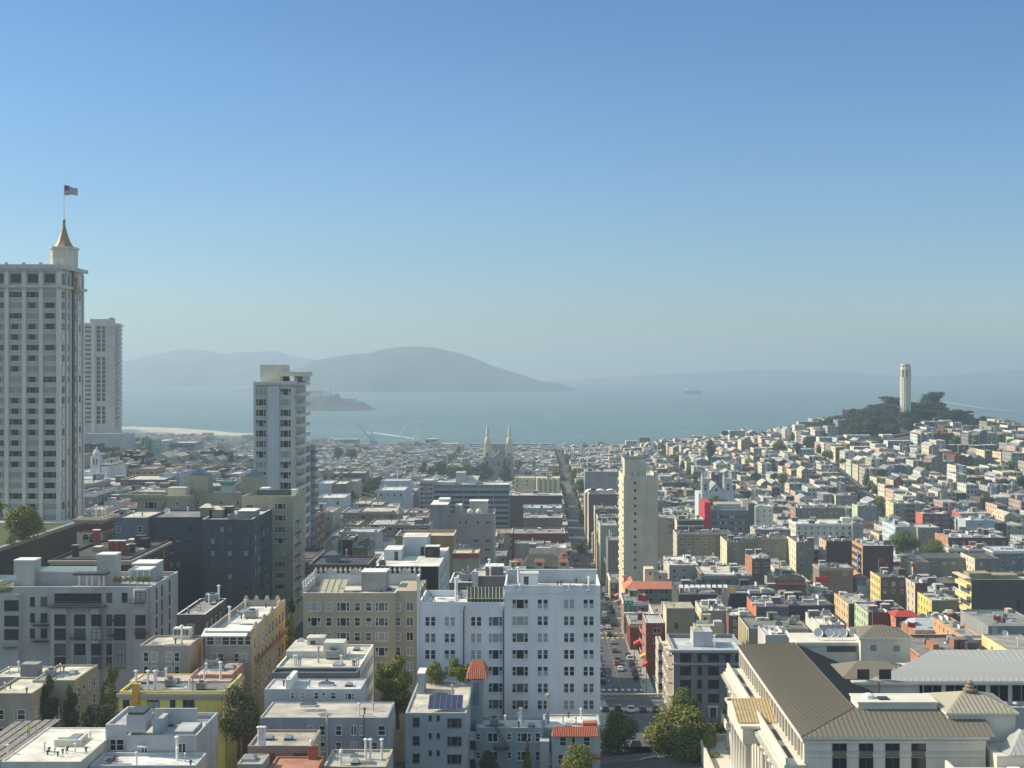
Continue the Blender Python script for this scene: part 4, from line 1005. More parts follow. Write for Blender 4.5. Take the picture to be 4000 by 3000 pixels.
part(b,"roof_hut",[b.wm,WHITE],lambda m:(m.box(wx(1898,288),wx(1965,288),287,291,b.rz,wz(2212,288)),m.box(wx(1896,288),wx(1968,288),286.9,291.1,wz(2212,288),wz(2209,288),1)))
b = bld(1755,1850,2275,290,14,(.16,.16,.165),(.42,.42,.41),"low grey roof with white edging left of the dark tan block",pyb=2310,win=None,furn=4,par=.4,cap=WHITE)

# ---- turquoise-trimmed house with solar panels
TQ = (.36,.40,.415)
b = bld(1583,1822,2785,222,22,TQ,(.55,.51,.43),"blue-grey house with turquoise window trim and rooftop solar panels",pyb=3000,win=None,furn=1,par=.25,fr='g')
b.fr = 'g'
wins(b,[(1626,25,'dh',0)],[2821,2893,2962],32); wins(b,[(1681,12,'pl',0),(1712,12,'pl',0)],[2805,2874,2941],17)
b.fr = 'g'; wins(b,[(1775,54,'tri',0)],[2824,2895,2965],32)
SP = mat("solar_cell",(.035,.045,.10),.25,.1,2)
def solar(m):
    x0_,x1_ = wx(1672,224),wx(1806,224)
    z0_,z1_ = b.rz+.5,b.rz+2.0
    for i in range(6):
        for j in range(2):
            a,c = x0_+(x1_-x0_)*i/6+.04,x0_+(x1_-x0_)*(i+1)/6-.04; u,v = j/2+.01,(j+1)/2-.01
            m.quad((a+.0,223.5+3.4*u,z0_+(z1_-z0_)*u+.03),(c,223.5+3.4*u,z0_+(z1_-z0_)*u+.03),(c,223.5+3.4*v,z0_+(z1_-z0_)*v+.03),(a,223.5+3.4*v,z0_+(z1_-z0_)*v+.03),0)
    m.poly([(x0_,223.5,z0_),(x1_,223.5,z0_),(x1_,226.9,z1_),(x0_,226.9,z1_)],1)
    for xx in (x0_+.3,(x0_+x1_)/2,x1_-.3):
        for yy,zz in ((223.7,z0_),(226.7,z1_-.05)): m.tube((xx,yy,b.rz),(xx,yy,zz),.05,5,1)
part(b,"solar_panel",[SP,METAL],solar)
part(b,"chimney_block",[b.wm,WHITE],lambda m:(m.box(wx(1640,240),wx(1665,240),236,240,b.rz,b.rz+3.4),m.box(wx(1638,240),wx(1668,240),235.8,240.2,b.rz+3.4,b.rz+3.6,1)))
for i in range(3):
    part(b,"balcony",[b.wm,METALD],lambda m:(m.box(b.x1+.01,b.x1+1.2,226,231,b.zt-5.6-3.1*i,b.zt-5.4-3.1*i),rail(m,[(b.x1+1.2,226,b.zt-5.4-3.1*i),(b.x1+1.2,231,b.zt-5.4-3.1*i)],.9,.04,3,1)))
b = bld(1838,1885,2655,236,5,(.30,.36,.39),TILE and (.3,.1,.05),"blue-grey stair turret with red tiled hip roof",pyb=2790,win=None,furn=0,par=.1,name='stair_turret',cat='turret')
def hip(m,x0,x1,y0,y1,z,h,ins,mi=0,rib=0,rmi=1):
    cx0,cx1,cy = x0+ins,x1-ins,(y0+y1)/2
    A,B_,C,D = (x0,y0,z),(x1,y0,z),(x1,y1,z),(x0,y1,z); P,Q = (cx0,cy,z+h),(cx1,cy,z+h)
    m.poly([A,B_,Q,P],mi); m.poly([B_,C,Q],mi); m.poly([C,D,P,Q],mi); m.poly([D,A,P],mi); m.poly([D,C,B_,A],mi)
    if rib:
        n = int((x1-x0)/rib)
        for i in range(1,n):
            x = x0+(x1-x0)*i/n
            t = 1.0 if cx0 <= x <= cx1 else (x-x0)/ins if x < cx0 else (x1-x)/ins
            m.tube((x,y0-.02,z+.03),(min(max(x,x0),x1),y0+(cy-y0)*t,z+h*t+.03),rib*.17,4,rmi)
part(b,"tile_roof",[TILE,mat("tile_highlight",(.44,.13,.07),.8,.2,2)],lambda m:hip(m,wx(1818,234),wx(1905,234),234.2,242,wz(2653,234),2.4,1.0,0,.34))
part(b,"door",[mat("blue_door",(.12,.17,.2),.6,0)],lambda m:m.box(wx(1848,236),wx(1872,236),235.9,235.99,wz(2755,236),wz(2668,236)))
b = bld(1857,2122,2843,232,7,(.29,.35,.39),(.66,.66,.62),"bluish stucco house with arched windows below the white building",pyb=3000,win=None,furn=4,par=.4)
wins(b,[(1925,36,'two',0),(2048,52,'tri',0),(2101,18,'dh',0)],[2880,2952],30); wins(b,[(1989,13,'arch',0),(1868,16,'dh',0)],[2877,2950],24)
part(b,"fire_escape",[METALD],lambda m:(rail(m,[(wx(1930,231),230.6,wz(2918,232)),(wx(1990,231),230.6,wz(2918,232))],.9,.04,3),m.box(wx(1930,231),wx(1990,231),230.6,231.9,wz(2919,232),wz(2918,232)),m.tube((wx(1940,231),230.8,wz(2830,232)),(wx(1985,231),230.8,wz(2915,232)),.09),m.tube((wx(1932,231),230.8,wz(2832,232)),(wx(1977,231),230.8,wz(2917,232)),.09)))
b = bld(2122,2345,2842,234,9,(.42,.46,.48),(.70,.71,.68),"white-roofed house with red tile eave in front of the white building",pyb=3000,win=None,furn=3,par=.3)
b.y0 = 229.9
part(b,"front_bay",[wall_m((.38,.43,.46))],lambda m:m.box(wx(2155,230),wx(2338,230),230,233.99,b.z0,wz(2872,230)))
part(b,"tile_eave",[TILE,mat("tile_highlight",(.44,.13,.07),.8,.2,2)],lambda m:(m.poly([(wx(2156,229),229.3,wz(2873,230)),(wx(2340,229),229.3,wz(2873,230)),(wx(2332,231),231.5,wz(2847,230)),(wx(2164,231),231.5,wz(2847,230))]),[m.tube((wx(2158+i*7.1,229.3),229.28,wz(2873,230)+.02),(wx(2164+i*6.6,231.5),231.5,wz(2847,230)+.04),.085,4,1) for i in range(26)]))
part(b,"tile_ridge",[TILE],lambda m:m.box(wx(2277,234),wx(2335,234),234.2,236,b.zt-.1,b.zt+.7))
wins(b,[(2199,24,'dh',0),(2292,24,'dh',0),(2240,16,'pl',0)],[2896],34); wins(b,[(2142,14,'arch',0),(2190,20,'dh',0),(2260,20,'arch',0)],[2965],36)
part(b,"corner_pier",[wall_m((.36,.41,.44))],lambda m:m.box(wx(2108,232),wx(2145,232),229.5,231.9,b.z0,wz(2893,230)))
piece(b,'chimney_pipe',wx(2142,233),238,i=0,sc=(1.6,1.6,1.8))
part(b,"small_tile_eave",[TILE],lambda m:m.box(wx(2320,229),wx(2345,229),228.4,229.9,wz(2958,230),wz(2946,230)))

# ---- building with white roof and black side wall behind the tan block
b = bld(1455,1712,2212,330,35,(.035,.033,.032),(.70,.68,.60),"black-walled building with broad white roof and white side wall",pyb=2300,win=None,furn=6,par=.15,cap=WHITE)
part(b,"side_facade",[wall_m((.60,.58,.53))],lambda m:m.box(b.x1+.01,b.x1+.3,330,365,b.z0,b.zt+.05))
b.x1 += .3
for i in range(5):
    for k in range(6): add_win(b,'r',333+5.2*k,b.zt-2.8-3.3*i,1.9,1.9,'dh')
b.x1 -= .3
for p0,p1,pt,Y_ in ((1573,1669,2098,350),(1500,1567,2148,341)):
    part(b,"roof_house",[wall_m((.55,.56,.57)),roof_m(WHITE_R),DARKF],lambda m:(m.box(wx(p0,Y_),wx(p1,Y_),Y_,Y_+9,b.rz,wz(pt,Y_),0,1),m.box(wx(p1-26,Y_),wx(p1-12,Y_),Y_-.06,Y_-.01,b.rz,b.rz+2.2,2)))
b = bld(1545,1772,2092,400,14,(.45,.31,.17),(.55,.48,.36),"ochre-tan building with white-edged roof behind the broad white roof",pyb=2160,win=None,furn=3,par=.8,cap=mat("cream_cap",(.66,.55,.40),.9,.05,1))
b = bld(1770,1870,2160,372,10,(.50,.43,.30),(.6,.55,.42),"small cream building with red tile mansard at its right end",pyb=2215,win=None,furn=1,par=.2)
part(b,"tile_mansard",[TILE],lambda m:(m.poly([(b.x1-2,371.8,b.zt+.1),(b.x1+1.3,371.8,b.zt-1.2),(b.x1+1.3,382.2,b.zt-1.2),(b.x1-2,382.2,b.zt+.1)]),m.box(b.x0-.3,b.x1,371.4,371.99,b.zt-1.0,b.zt-.05)))
b = bld(1205,1440,2204,318,14,(.14,.095,.065),(.045,.055,.085),"brown building with deep blue-black flat roof left of black-walled one",pyb=2330,win='dh',nfl=1,furn=1,par=.4,first=3.4,cap=mat("brown_cap",(.25,.18,.12),.9,.1,1),right=False)
part(b,"roof_hut",[wall_m((.20,.21,.22)),roof_m((.1,.11,.14))],lambda m:(m.box(wx(1272,323),wx(1322,323),323,327,b.rz,wz(2168,323)),hip(m,wx(1268,323),wx(1326,323),322.7,327.3,wz(2168,323),.8,1.2,1)))

# ---- grey equipment building with white radomes, banded office block behind it
b = bld(1750,1930,2006,600,20,(.33,.315,.30),GREY_R,"tall windowless grey building with two white roof domes",pyb=2170,win=None,furn=3,par=2.2,cap=WHITE)
wins(b,[(1796,8,'dh'),(1821,8,'pl',0),(1867,8,'pl',0),(1907,18,'two',0)],[2041],13); wins(b,[(1782,12,'two',3),(1861,19,'two',3),(1907,18,'two',0)],[2112],14); wins(b,[(1906,20,'two',3)],[2147,2183],14)
part(b,"stair_shaft",[wall_m((.25,.26,.29)),WHITE],lambda m:(m.box(wx(1681,598),wx(1749,598),598,618,b.z0,wz(1973,598)),m.box(wx(1681,598),wx(1749,598),597.9,618,wz(1973,598),wz(1971,598),1)))
for px in (1836,1870): part(b,"radome",[WHITE],lambda m:(m.lathe(wx(px,603),603,[(.3,b.rz)]+[(1.25*math.sin(math.pi*i/8)+.01,b.zt+.6-1.25*math.cos(math.pi*i/8)) for i in range(9)],14)),True)
for p0,p1,pt in ((1835,1905,1958),(1716,1756,1950),(1780,1802,1974)):
    part(b,"plant_room",[wall_m((.5,.47,.4)),WHITE],lambda m:(m.box(wx(p0,612),wx(p1,612),610,618,b.rz,wz(pt,612)),m.box(wx(p0,612)-.2,wx(p1,612)+.2,609.8,618.2,wz(pt,612),wz(pt,612)+.3,1)))
b = bld(1694,1990,1893,870,22,(.20,.22,.22),(.62,.60,.54),"long banded office block with dark ribbon windows and white roof edge",pyb=2080,win=None,furn=5,par=.5,cap=WHITE)
BM = mat("grey_spandrel",(.33,.37,.37),.8,.1,.5)
for i in range(9):
    z = wz(1907+20.5*i,870)
    part(b,"spandrel_band",[BM],lambda m:m.box(b.x0,b.x1,869.6,869.98,z-1.5,z))
    part(b,"ribbon_window",[GLASS],lambda m:m.box(b.x0,b.x1,869.93,869.99,z-3.2,z-1.51))
for px in (1694,1756,1812,1869,1928,1988): part(b,"mullion_fin",[BM if px != 1756 else brick_m((.2,.06,.05))],lambda m:m.box(wx(px,870)-.25,wx(px,870)+.25,869.2,869.59,b.z0,b.zt-.6))
b2 = bld(1640,1693,1876,868,20,(.48,.47,.42),WHITE_R,"narrow end block with stacked balconies and orange panels",pyb=2000,win=None,furn=0)
for i in range(9):
    z = wz(1893+17.5*i,868); wins(b2,[(1648,12,'pl',0),(1685,10,'pl',0)],[1893+17.5*i],10)
    part(b2,"panel",[mat("orange_panel",(.50,.22,.03),.8,.1,1) if i in (1,5) else mat("green_panel",(.13,.17,.15),.8,.1,1)],lambda m:m.box(wx(1657,868),wx(1678,868),867.8,867.98,z-.9,z+.9))
part(b,"roof_house",[wall_m((.5,.5,.48))],lambda m:(m.box(wx(1780,875),wx(1818,875),875,885,b.rz,wz(1846,875)),m.box(wx(1686,874),wx(1780,874),872,882,b.rz,wz(1882,874))))
part(b,"sloped_skylight",[mat("pale_louvre",(.50,.50,.42),.7,.1,1)],lambda m:m.poly([(wx(1802,872),872,b.rz+.5),(wx(1855,872),872,b.rz+.5),(wx(1875,885),885,b.rz+5),(wx(1822,885),885,b.rz+5)]))

# ---- slab tower by the street
SB = (.60,.545,.41)
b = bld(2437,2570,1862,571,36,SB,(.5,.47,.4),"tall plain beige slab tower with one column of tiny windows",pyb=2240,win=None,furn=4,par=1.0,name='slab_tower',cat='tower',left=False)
wins(b,[(2481,9,'pl',0)],[1886+30.1*i for i in range(12)],12)
part(b,"penthouse",[b.wm,DARKF],lambda m:(m.box(wx(2440,575),wx(2524,575),575,590,b.rz,wz(1792,575)),m.box(wx(2440,575)-.1,wx(2524,575)+.1,574.9,590.1,wz(1792,575),wz(1790,575),1)))
part(b,"roof_equipment",[METAL],lambda m:[m.box(wx(p,573),wx(p+14,573),572.5,574,b.rz,wz(1838+R.random()*10,573)) for p in (2455,2475,2500)])
part(b,"side_facade",[wall_m((.66,.58,.38))],lambda m:m.box(b.x0-.06,b.x0-.01,571,607,b.z0,b.zt))  # yellower than the front: sunlight put into this side's colour
for i in range(13):
    z = b.zt-2.6-3.22*i
    part(b,"balcony",[mat("cream_balcony",(.68,.62,.45),.8,.05,1)],lambda m:[m.box(b.x0-.7,b.x0-.07,y,y+5,z-1.1,z-.3) for y in (573,581,589,597)])
    for yy in (575,583,591,599):
        if b.nw < 90: add_win(b,'l',yy,z+.7,2.2,1.6,'two',0)

# ---- red-tiled corner building in front of the slab
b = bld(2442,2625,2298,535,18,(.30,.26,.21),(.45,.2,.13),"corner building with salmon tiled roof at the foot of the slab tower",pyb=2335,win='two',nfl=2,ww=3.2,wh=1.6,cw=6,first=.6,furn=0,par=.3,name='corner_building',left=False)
SAL = mat("salmon_tile",(.52,.19,.12),.85,.12,.8,fine=.1)
part(b,"tile_roof",[SAL],lambda m:(m.poly([(b.x0-.6,534.2,b.zt-.2),(b.x1+.2,534.2,b.zt-.2),(b.x1+.2,538.5,b.zt+2.2),(b.x0+3.2,538.5,b.zt+2.2)]),m.poly([(b.x0-.6,552,b.zt-.2),(b.x0-.6,534.2,b.zt-.2),(b.x0+3.2,538.5,b.zt+2.2),(b.x0+3.2,552,b.zt+2.2)]),m.poly([(b.x0+3.2,538.5,b.zt+2.2),(b.x1+.2,538.5,b.zt+2.2),(b.x1+.2,541,b.zt+.2),(b.x0+4,541,b.zt+.2)])))
part(b,"chimney",[SAL],lambda m:m.box(b.x0+.2,b.x0+1.5,548,549.5,b.zt,wz(2250,548)))
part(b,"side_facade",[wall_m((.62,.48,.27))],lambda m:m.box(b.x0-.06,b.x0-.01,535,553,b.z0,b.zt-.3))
for i in range(3):
    for k in range(4): add_win(b,'l',537.5+4*k,b.zt-3-3.5*i,1.3,1.8,'dh')
for p0,p1,pt,c in ((2518,2555,2222,(.66,.60,.42)),(2556,2608,2238,(.42,.39,.32))):
    part(b,"roof_house",[wall_m(c),DARKF],lambda m:(m.box(wx(p0,543),wx(p1,543),543,550,b.rz,wz(pt,543)),m.box(wx(p0+18,543),wx(p0+25,543),542.9,542.99,wz(pt+24,543),wz(pt+12,543),1)))
# brick building and tan box closer
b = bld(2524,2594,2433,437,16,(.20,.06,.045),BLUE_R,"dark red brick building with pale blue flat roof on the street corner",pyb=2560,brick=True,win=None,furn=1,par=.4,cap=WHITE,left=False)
wins(b,[(2566,28,'two')],[2463,2505],20)
part(b,"side_facade",[brick_m((.37,.18,.13))],lambda m:m.box(b.x0-.06,b.x0-.01,437,453,b.z0,b.zt-.3))  # lit copy of the brick, sunlight put into its colour
for i in range(3):
    for k in range(5): add_win(b,'l',439+3*k,b.zt-3-3.4*i,1.2,1.8,'dh')
part(b,"pink_fire_escape",[mat("pink_paint",(.62,.24,.25),.7,.1,1)],lambda m:[(m.box(b.x0-1.2,b.x0-.07,443,450,b.zt-4.6-3.4*i,b.zt-4.5-3.4*i),rail(m,[(b.x0-1.2,443,b.zt-4.5-3.4*i),(b.x0-1.2,450,b.zt-4.5-3.4*i)],.9,.06,3)) for i in range(3)])
b = bld(2604,2714,2376,432,12,(.30,.28,.20),(.40,.38,.28),"plain olive box-like rear building beside the pale blue roof",pyb=2475,win=None,furn=1,par=.1,left=False)
part(b,"side_facade",[wall_m((.66,.58,.34))],lambda m:m.box(b.x0-.06,b.x0-.01,432,444,b.z0,b.zt))  # same plain wall, with sunlight put into the paler yellow
part(b,"door",[DARKF],lambda m:m.box(wx(2635,432),wx(2650,432),431.9,431.98,wz(2455,432),wz(2432,432)))
b = bld(2714,2830,2445,425,10,(.52,.44,.27),(.5,.46,.33),"low cream roofs with arched ridge vents behind the grey corner block",pyb=2480,win=None,furn=5,par=.3,left=True)

# ---- grey corner apartment building with wreathed cornice
PGc = (.235,.24,.255)
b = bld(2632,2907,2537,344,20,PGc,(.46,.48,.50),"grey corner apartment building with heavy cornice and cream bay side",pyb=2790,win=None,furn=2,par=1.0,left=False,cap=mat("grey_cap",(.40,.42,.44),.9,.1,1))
b.fr = 'd'; wins(b,[(2678,40,'tri',0),(2733,17,'dh',0),(2787,41,'tri',0),(2843,18,'dh',0),(2888,30,'tri',0)],[2568,2620,2672,2727],30); b.fr='w'
part(b,"cornice",[mat("grey_cornice",(.42,.43,.44),.85,.1,.8),mat("slate_frieze",(.07,.075,.09),.85,.1,.8)],lambda m:(m.box(b.x0-1.3,b.x1+.2,342.6,343.98,wz(2546,344),wz(2535,344)),m.box(b.x0-.5,b.x1,343.7,343.98,wz(2556,344),wz(2546,344),1),m.box(b.x0-.5,b.x1,343.6,343.98,wz(2596,344),wz(2590,344))))
for px in (2647,2712,2866): part(b,"wreath",[WHITE],lambda m:[m.tube((wx(px,343)+.5*math.cos(a),343.5,wz(2553,343)+.5*math.sin(a)),(wx(px,343)+.5*math.cos(a+.7),343.5,wz(2553,343)+.5*math.sin(a+.7)),.12,5) for a in [i*.7 for i in range(9)]])
CRB = wall_m((.66,.58,.43))
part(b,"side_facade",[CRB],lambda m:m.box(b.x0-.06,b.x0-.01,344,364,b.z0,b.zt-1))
for k in range(3):
    yc = 347.5+6.2*k
    part(b,"bay_window",[CRB],lambda m:(m.prism([(b.x0-.07,yc-2),(b.x0-.07,yc+2),(b.x0-1.3,yc+1.2),(b.x0-1.3,yc-1.2)],wz(2770,344),b.zt-1.6),[m.prism([(b.x0-.07,yc-2.2),(b.x0-.07,yc+2.2),(b.x0-1.5,yc+1.35),(b.x0-1.5,yc-1.35)],b.zt-1.7-3.5*i,b.zt-1.4-3.5*i) for i in range(5)]))
    b.x0 -= 1.31
    for i in range(5): add_win(b,'l',yc,b.zt-3.2-3.5*i,1.7,1.9,'two',0)
    b.x0 += 1.31
part(b,"door",[DARKF,WHITE],lambda m:(m.box(wx(2773,344),wx(2797,344),343.85,343.98,wz(2800,344),wz(2763,344)),m.box(wx(2768,344),wx(2772,344),343.6,343.98,wz(2800,344),wz(2763,344),1),m.box(wx(2798,344),wx(2802,344),343.6,343.98,wz(2800,344),wz(2763,344),1),m.box(wx(2764,344),wx(2806,344),343.5,343.98,wz(2762,344),wz(2757,344),1)))
part(b,"roof_house",[wall_m((.50,.52,.54)),roof_m((.4,.37,.3))],lambda m:(m.box(wx(2708,352),wx(2784,352),352,359,b.rz,wz(2468,352)),hip(m,wx(2706,352),wx(2750,352),351.8,359,wz(2468,352),.8,1.4,1)))
b = bld(2572,2590,2512,380,10,(.60,.54,.42),(.3,.3,.28),"narrow cream building with sawtooth top left of the grey corner block",pyb=2650,win='dh',nfl=4,furn=0,par=.3)
b = bld(2925,3160,2456,430,22,(.30,.28,.22),(.17,.165,.15),"dark gravel roof with cream pilastered side wall",pyb=2520,win=None,furn=9,par=.5,left=False,cap=METALD)
part(b,"side_facade",[wall_m((.66,.60,.42))],lambda m:(m.box(b.x0-.06,b.x0-.01,430,452,b.z0,b.zt),[m.box(b.x0-.5,b.x0-.07,431+3*i,432+3*i,b.z0,b.zt-.2) for i in range(7)]))
# ================================================================== neoclassical hotel at lower right
def grand_hotel():
    b = B(); b.rr = random.Random(3); b.L = (45,190,64); b.nw = 0; b.fr = 'd'
    b.root = thing("grand_hotel","white neoclassical hotel with columned west front and brown metal roofs","hotel",b.L)
    FOOT.append((27,125,178,255)); RECTS.append((2840,4000,2500,3000,190))
    ST = mat("cream_stone",(.64,.60,.51),.85,.06,.3,streak=.07,fine=.03); STG = mat("grey_stone",(.50,.49,.47),.85,.06,.3,streak=.08)
    def seam(name, c):
        m = bpy.data.materials.new(name); m.use_nodes = True; nt = m.node_tree; p = nt.nodes["Principled BSDF"]
        p.inputs["Base Color"].default_value = (*c,1); p.inputs["Roughness"].default_value = .8; p.inputs["Specular IOR Level"].default_value = .15
        return m
    BR = seam("brown_metal_roof",(.19,.17,.135)); BRS = seam("brown_roof_seam",(.14,.125,.10)); GR = seam("pale_metal_roof",(.36,.365,.35)); GRS = seam("pale_roof_seam",(.45,.455,.44))
    ze, zr = 84.0, 86.2
    # main walls
    m = MB(); m.box(36,53.8,188,249,60,81.8); m.box(36,37,188,249,81.8,ze-.3); m.box(37,61,188,198.5,81.8,ze-.3); m.box(53.8,61,188,198.5,60,81.8); m.box(61,125,221,236,60,ze-.3); m.build("wall",[ST],b.root,b.L)
    m = MB(); m.box(35.55,61.4,187.5,187.99,ze-.3,ze+.05); m.box(35.5,35.99,187.99,249.4,ze-.3,ze+.05); m.box(35.8,61,187.8,187.99,ze-.9,ze-.5); m.box(35.75,35.99,188,249,ze-.9,ze-.5); m.build("eave",[ST],b.root,b.L)
    # west wing roof, with seams
    r = MB(); A=(35.5,187.5,ze+.06);B1=(35.5,249.5,ze+.06);P=(44.4,195,zr);Q=(44.4,241,zr);C=(53,195,ze+.4);D=(53,249.5,ze+.06)
    r.poly([B1,A,P,Q]); r.poly([(44.4,195,zr),(54.2,198.6,81.9),(54.2,249.5,81.9),(44.4,241,zr)]); r.poly([(54.2,249.5,81.9),B1,Q])
    E=(62.2,187.5,ze+.06);S_=(56,195,zr)
    r.poly([A,E,(62.2,195,zr),P]); r.poly([(53,195,ze+.3),(44.4,195,zr),(62.2,195,zr),(62.2,196,ze+.3)])
    r.build("metal_roof",[BR],b.root,b.L)
    s_ = MB()
    y = 188.2
    while y < 249:
        t = min(1,(y-187.5)/7.5) if y < 195 else min(1,(249.5-y)/8.5) if y > 241 else 1
        s_.tube((35.5,y,ze+.1),(35.5+8.9*t,y,ze+.1+(zr-ze-.02)*t),.045,4); y += .62
    x = 36.3
    while x < 62:
        t = min(1,(x-35.5)/8.9)
        s_.tube((x,187.5,ze+.1),(x,187.5+7.5*t,ze+.1+(zr-ze-.02)*t),.045,4); x += .72
    [s_.tube((44.4,yy,zr+.04),(54.2,yy+3,81.95),.05,4) for yy in [196+.8*i for i in range(56)]]; s_.tube(A,P,.1,5); s_.tube(P,Q,.12,5); s_.build("roof_seams",[BRS],b.root,b.L)
    # parapet box on the ridge
    m = MB(); m.box(45.0,56.2,194.6,199.5,ze+1.5,zr+.75); m.box(44.8,56.4,194.4,199.7,zr+.75,zr+.95); m.build("ridge_box",[ST],b.root,b.L)
    m = MB(); m.lathe(47,197,[(.9,zr+.95),(.85,zr+1.4),(.4,zr+1.6)],10); m.build("roof_vent",[WHITE],b.root,b.L)
    m = MB(); m.box(48.2,49.6,195.6,197,zr+.96,zr+1.2); m.build("skylight",[GLASS],b.root,b.L)
    # south front windows
    s = 188/F; b.y0 = 188
    for px in (3279,3383,3486,3588):
        add_win(b,'f',wx(px,188),wz(2915,188),50*s,28*s,'two',0); add_win(b,'f',wx(px,188),wz(2988,188),50*s,64*s,'two',3)
        q = MB(); q.box(wx(px-26,188),wx(px+26,188),187.9,187.98,wz(2955,188),wz(2931,188)); q.build("bronze_panel",[mat("bronze_panel",(.16,.13,.09),.6,.1,1)],b.root,b.L)
    q = MB()
    for py in (2934,2941,2958): q.box(36,61,187.93,187.985,wz(py+1.5,188),wz(py,188))
    q.build("string_course",[STG],b.root,b.L)
    # clerestory windows of the west wall
    b.x0 = 36
    for i in range(24): add_win(b,'l',190.5+2.45*i,82.2,1.0,2.7,'dh',0)
    q = MB()
    for i in range(25): q.box(35.7,35.99,189.1+2.45*i,189.5+2.45*i,80.3,ze-.92)
    q.build("pilaster",[ST],b.root,b.L)
    # lower columned front
    zc = 80.2; zb = 66.5
    m = MB(); m.box(34,35.98,187,246,58,zc-.2); m.build("lower_wall",[ST],b.root,b.L)
    m = MB(); m.box(33.0,35.98,186.6,246.4,zc-.19,zc+.25); m.box(33.2,33.5,186.6,246.4,zc+.26,zc+1.25); m.box(32.6,33.99,186.5,246.5,zc-1.0,zc-.35); m.box(33.4,33.99,187,246,zc-2.6,zc-1.01); m.build("entablature",[ST],b.root,b.L)
    m = MB()
    for i in range(72): m.box(32.1,32.59,187+.82*i,187.45+.82*i,zc-1.0,zc-.55)
    m.build("dentils",[ST],b.root,b.L)
    for i in range(17):
        y = 189+3.5*i
        if 207 < y < 225: continue
        m = MB(); m.lathe(33.5,y,[(.75,zb),(.75,zb+.4),(.55,zb+.5),(.52,zb+4),(.45,zc-3.2),(.7,zc-2.9),(.7,zc-2.62)],12); m.build("column",[ST],b.root,b.L,True)
        if i < 16 and not 203 < y < 223:
            q = MB(); q.box(33.92,33.98,y+1,y+2.5,zb+1,zc-4); q.build("tall_window",[GLASS3],b.root,b.L)
    q = MB()
    for i in range(6): q.box(34.3,34.9,190+9*i,196+9*i,zc+.26,zc+.3)
    q.build("gutter_strip",[mat("dark_strip",(.12,.10,.08),.9,.1,1)],b.root,b.L)
    # central portico with pediment
    m = MB(); m.box(30.4,33.39,207.5,224.5,zc-2.6,zc-.2); m.box(30,33.0,207,225,zc-.19,zc+.2)
    m.poly([(30.2,208,zc+.2),(30.2,224,zc+.2),(30.2,216,zc+2.1)][::-1]); m.build("pediment",[ST],b.root,b.L)
    m = MB(); m.poly([(29.8,208.5,zc+.3),(35.9,208.5,zc+.3),(35.9,216,zc+2.2),(29.8,216,zc+2.2)]); m.poly([(29.8,216,zc+2.2),(35.9,216,zc+2.2),(35.9,223.5,zc+.3),(29.8,223.5,zc+.3)]); [m.tube((29.9+.5*i,208.5,zc+.36),(29.9+.5*i,216,zc+2.26),.05,4) for i in range(12)]; [m.tube((29.9+.5*i,216,zc+2.26),(29.9+.5*i,223.5,zc+.36),.05,4) for i in range(12)]
    m.build("portico_roof",[mat("gold_metal_roof",(.48,.36,.19),.6,.15,.8)],b.root,b.L)
    for y in (208.6,211.5,214.5,217.5,220.5,223.4):
        m = MB(); m.lathe(31.3,y,[(.85,zb),(.85,zb+.4),(.62,zb+.5),(.6,zb+4),(.5,zc-3.2),(.8,zc-2.9),(.8,zc-2.62)],14); m.build("column",[ST],b.root,b.L,True)
    # balcony with balustrade at the far end
    m = MB(); m.box(32.2,33.98,240,246,71,71.4); m.box(32.2,32.5,240,246,71.41,72.3); m.build("stone_balcony",[ST],b.root,b.L)
    # southeast tower block with pyramid roof
    def block(x0,x1,y0,y1,z0,z1,h,rm,sm,lab,grille=()):
        m = MB(); m.box(x0,x1,y0,y1,z0,z1); m.box(x0-.4,x1+.4,y0-.4,y1+.4,z1,z1+.3); m.build("tower_block",[ST],b.root,b.L)
        m = MB(); hip(m,x0-.3,x1+.3,y0-.3,y1+.3,z1+.32,h,(x1-x0)*.42); m.build("hip_roof",[rm],b.root,b.L)
        m = MB(); n = int((x1-x0)/.6); ins=(x1-x0+.6)*.5-.01
        for i in range(1,n):
            x = x0+(x1-x0)*i/n; t = min((x-x0)/((x1-x0)*.42),(x1-x)/((x1-x0)*.42),1)
            m.tube((x,y0-.3,z1+.38),(x,y0-.3+(y1-y0+.6)/2*t,z1+.38+h*t),.04,4)
        m.build("roof_seams",[sm],b.root,b.L)
        for gx,gz,gs in grille:
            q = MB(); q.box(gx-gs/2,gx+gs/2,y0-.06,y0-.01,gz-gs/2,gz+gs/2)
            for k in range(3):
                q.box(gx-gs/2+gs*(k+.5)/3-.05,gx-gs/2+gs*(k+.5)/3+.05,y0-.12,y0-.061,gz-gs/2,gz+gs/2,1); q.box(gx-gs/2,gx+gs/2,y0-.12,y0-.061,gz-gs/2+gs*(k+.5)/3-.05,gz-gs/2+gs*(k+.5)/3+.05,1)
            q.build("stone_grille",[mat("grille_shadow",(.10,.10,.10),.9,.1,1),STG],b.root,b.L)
    block(57.0,66.5,192,203,70,86.0,1.7,seam("cream_metal_roof",(.37,.34,.26)),BRS,"se",((wx(3728,192),wz(2832,192),1.0),(wx(3842,192),wz(2840,192),1.4)))
    m = MB(); m.box(61.0,62.6,196.8,198.3,87.3,88.3); m.lathe(61.8,197.5,[(.9,88.0),(1.0,88.3),(.6,88.5),(.7,88.75),(.4,89.0),(.5,89.2),(.1,89.6)],12); m.build("finial",[mat("bronze_finial",(.22,.17,.11),.6,.2,1)],b.root,b.L)
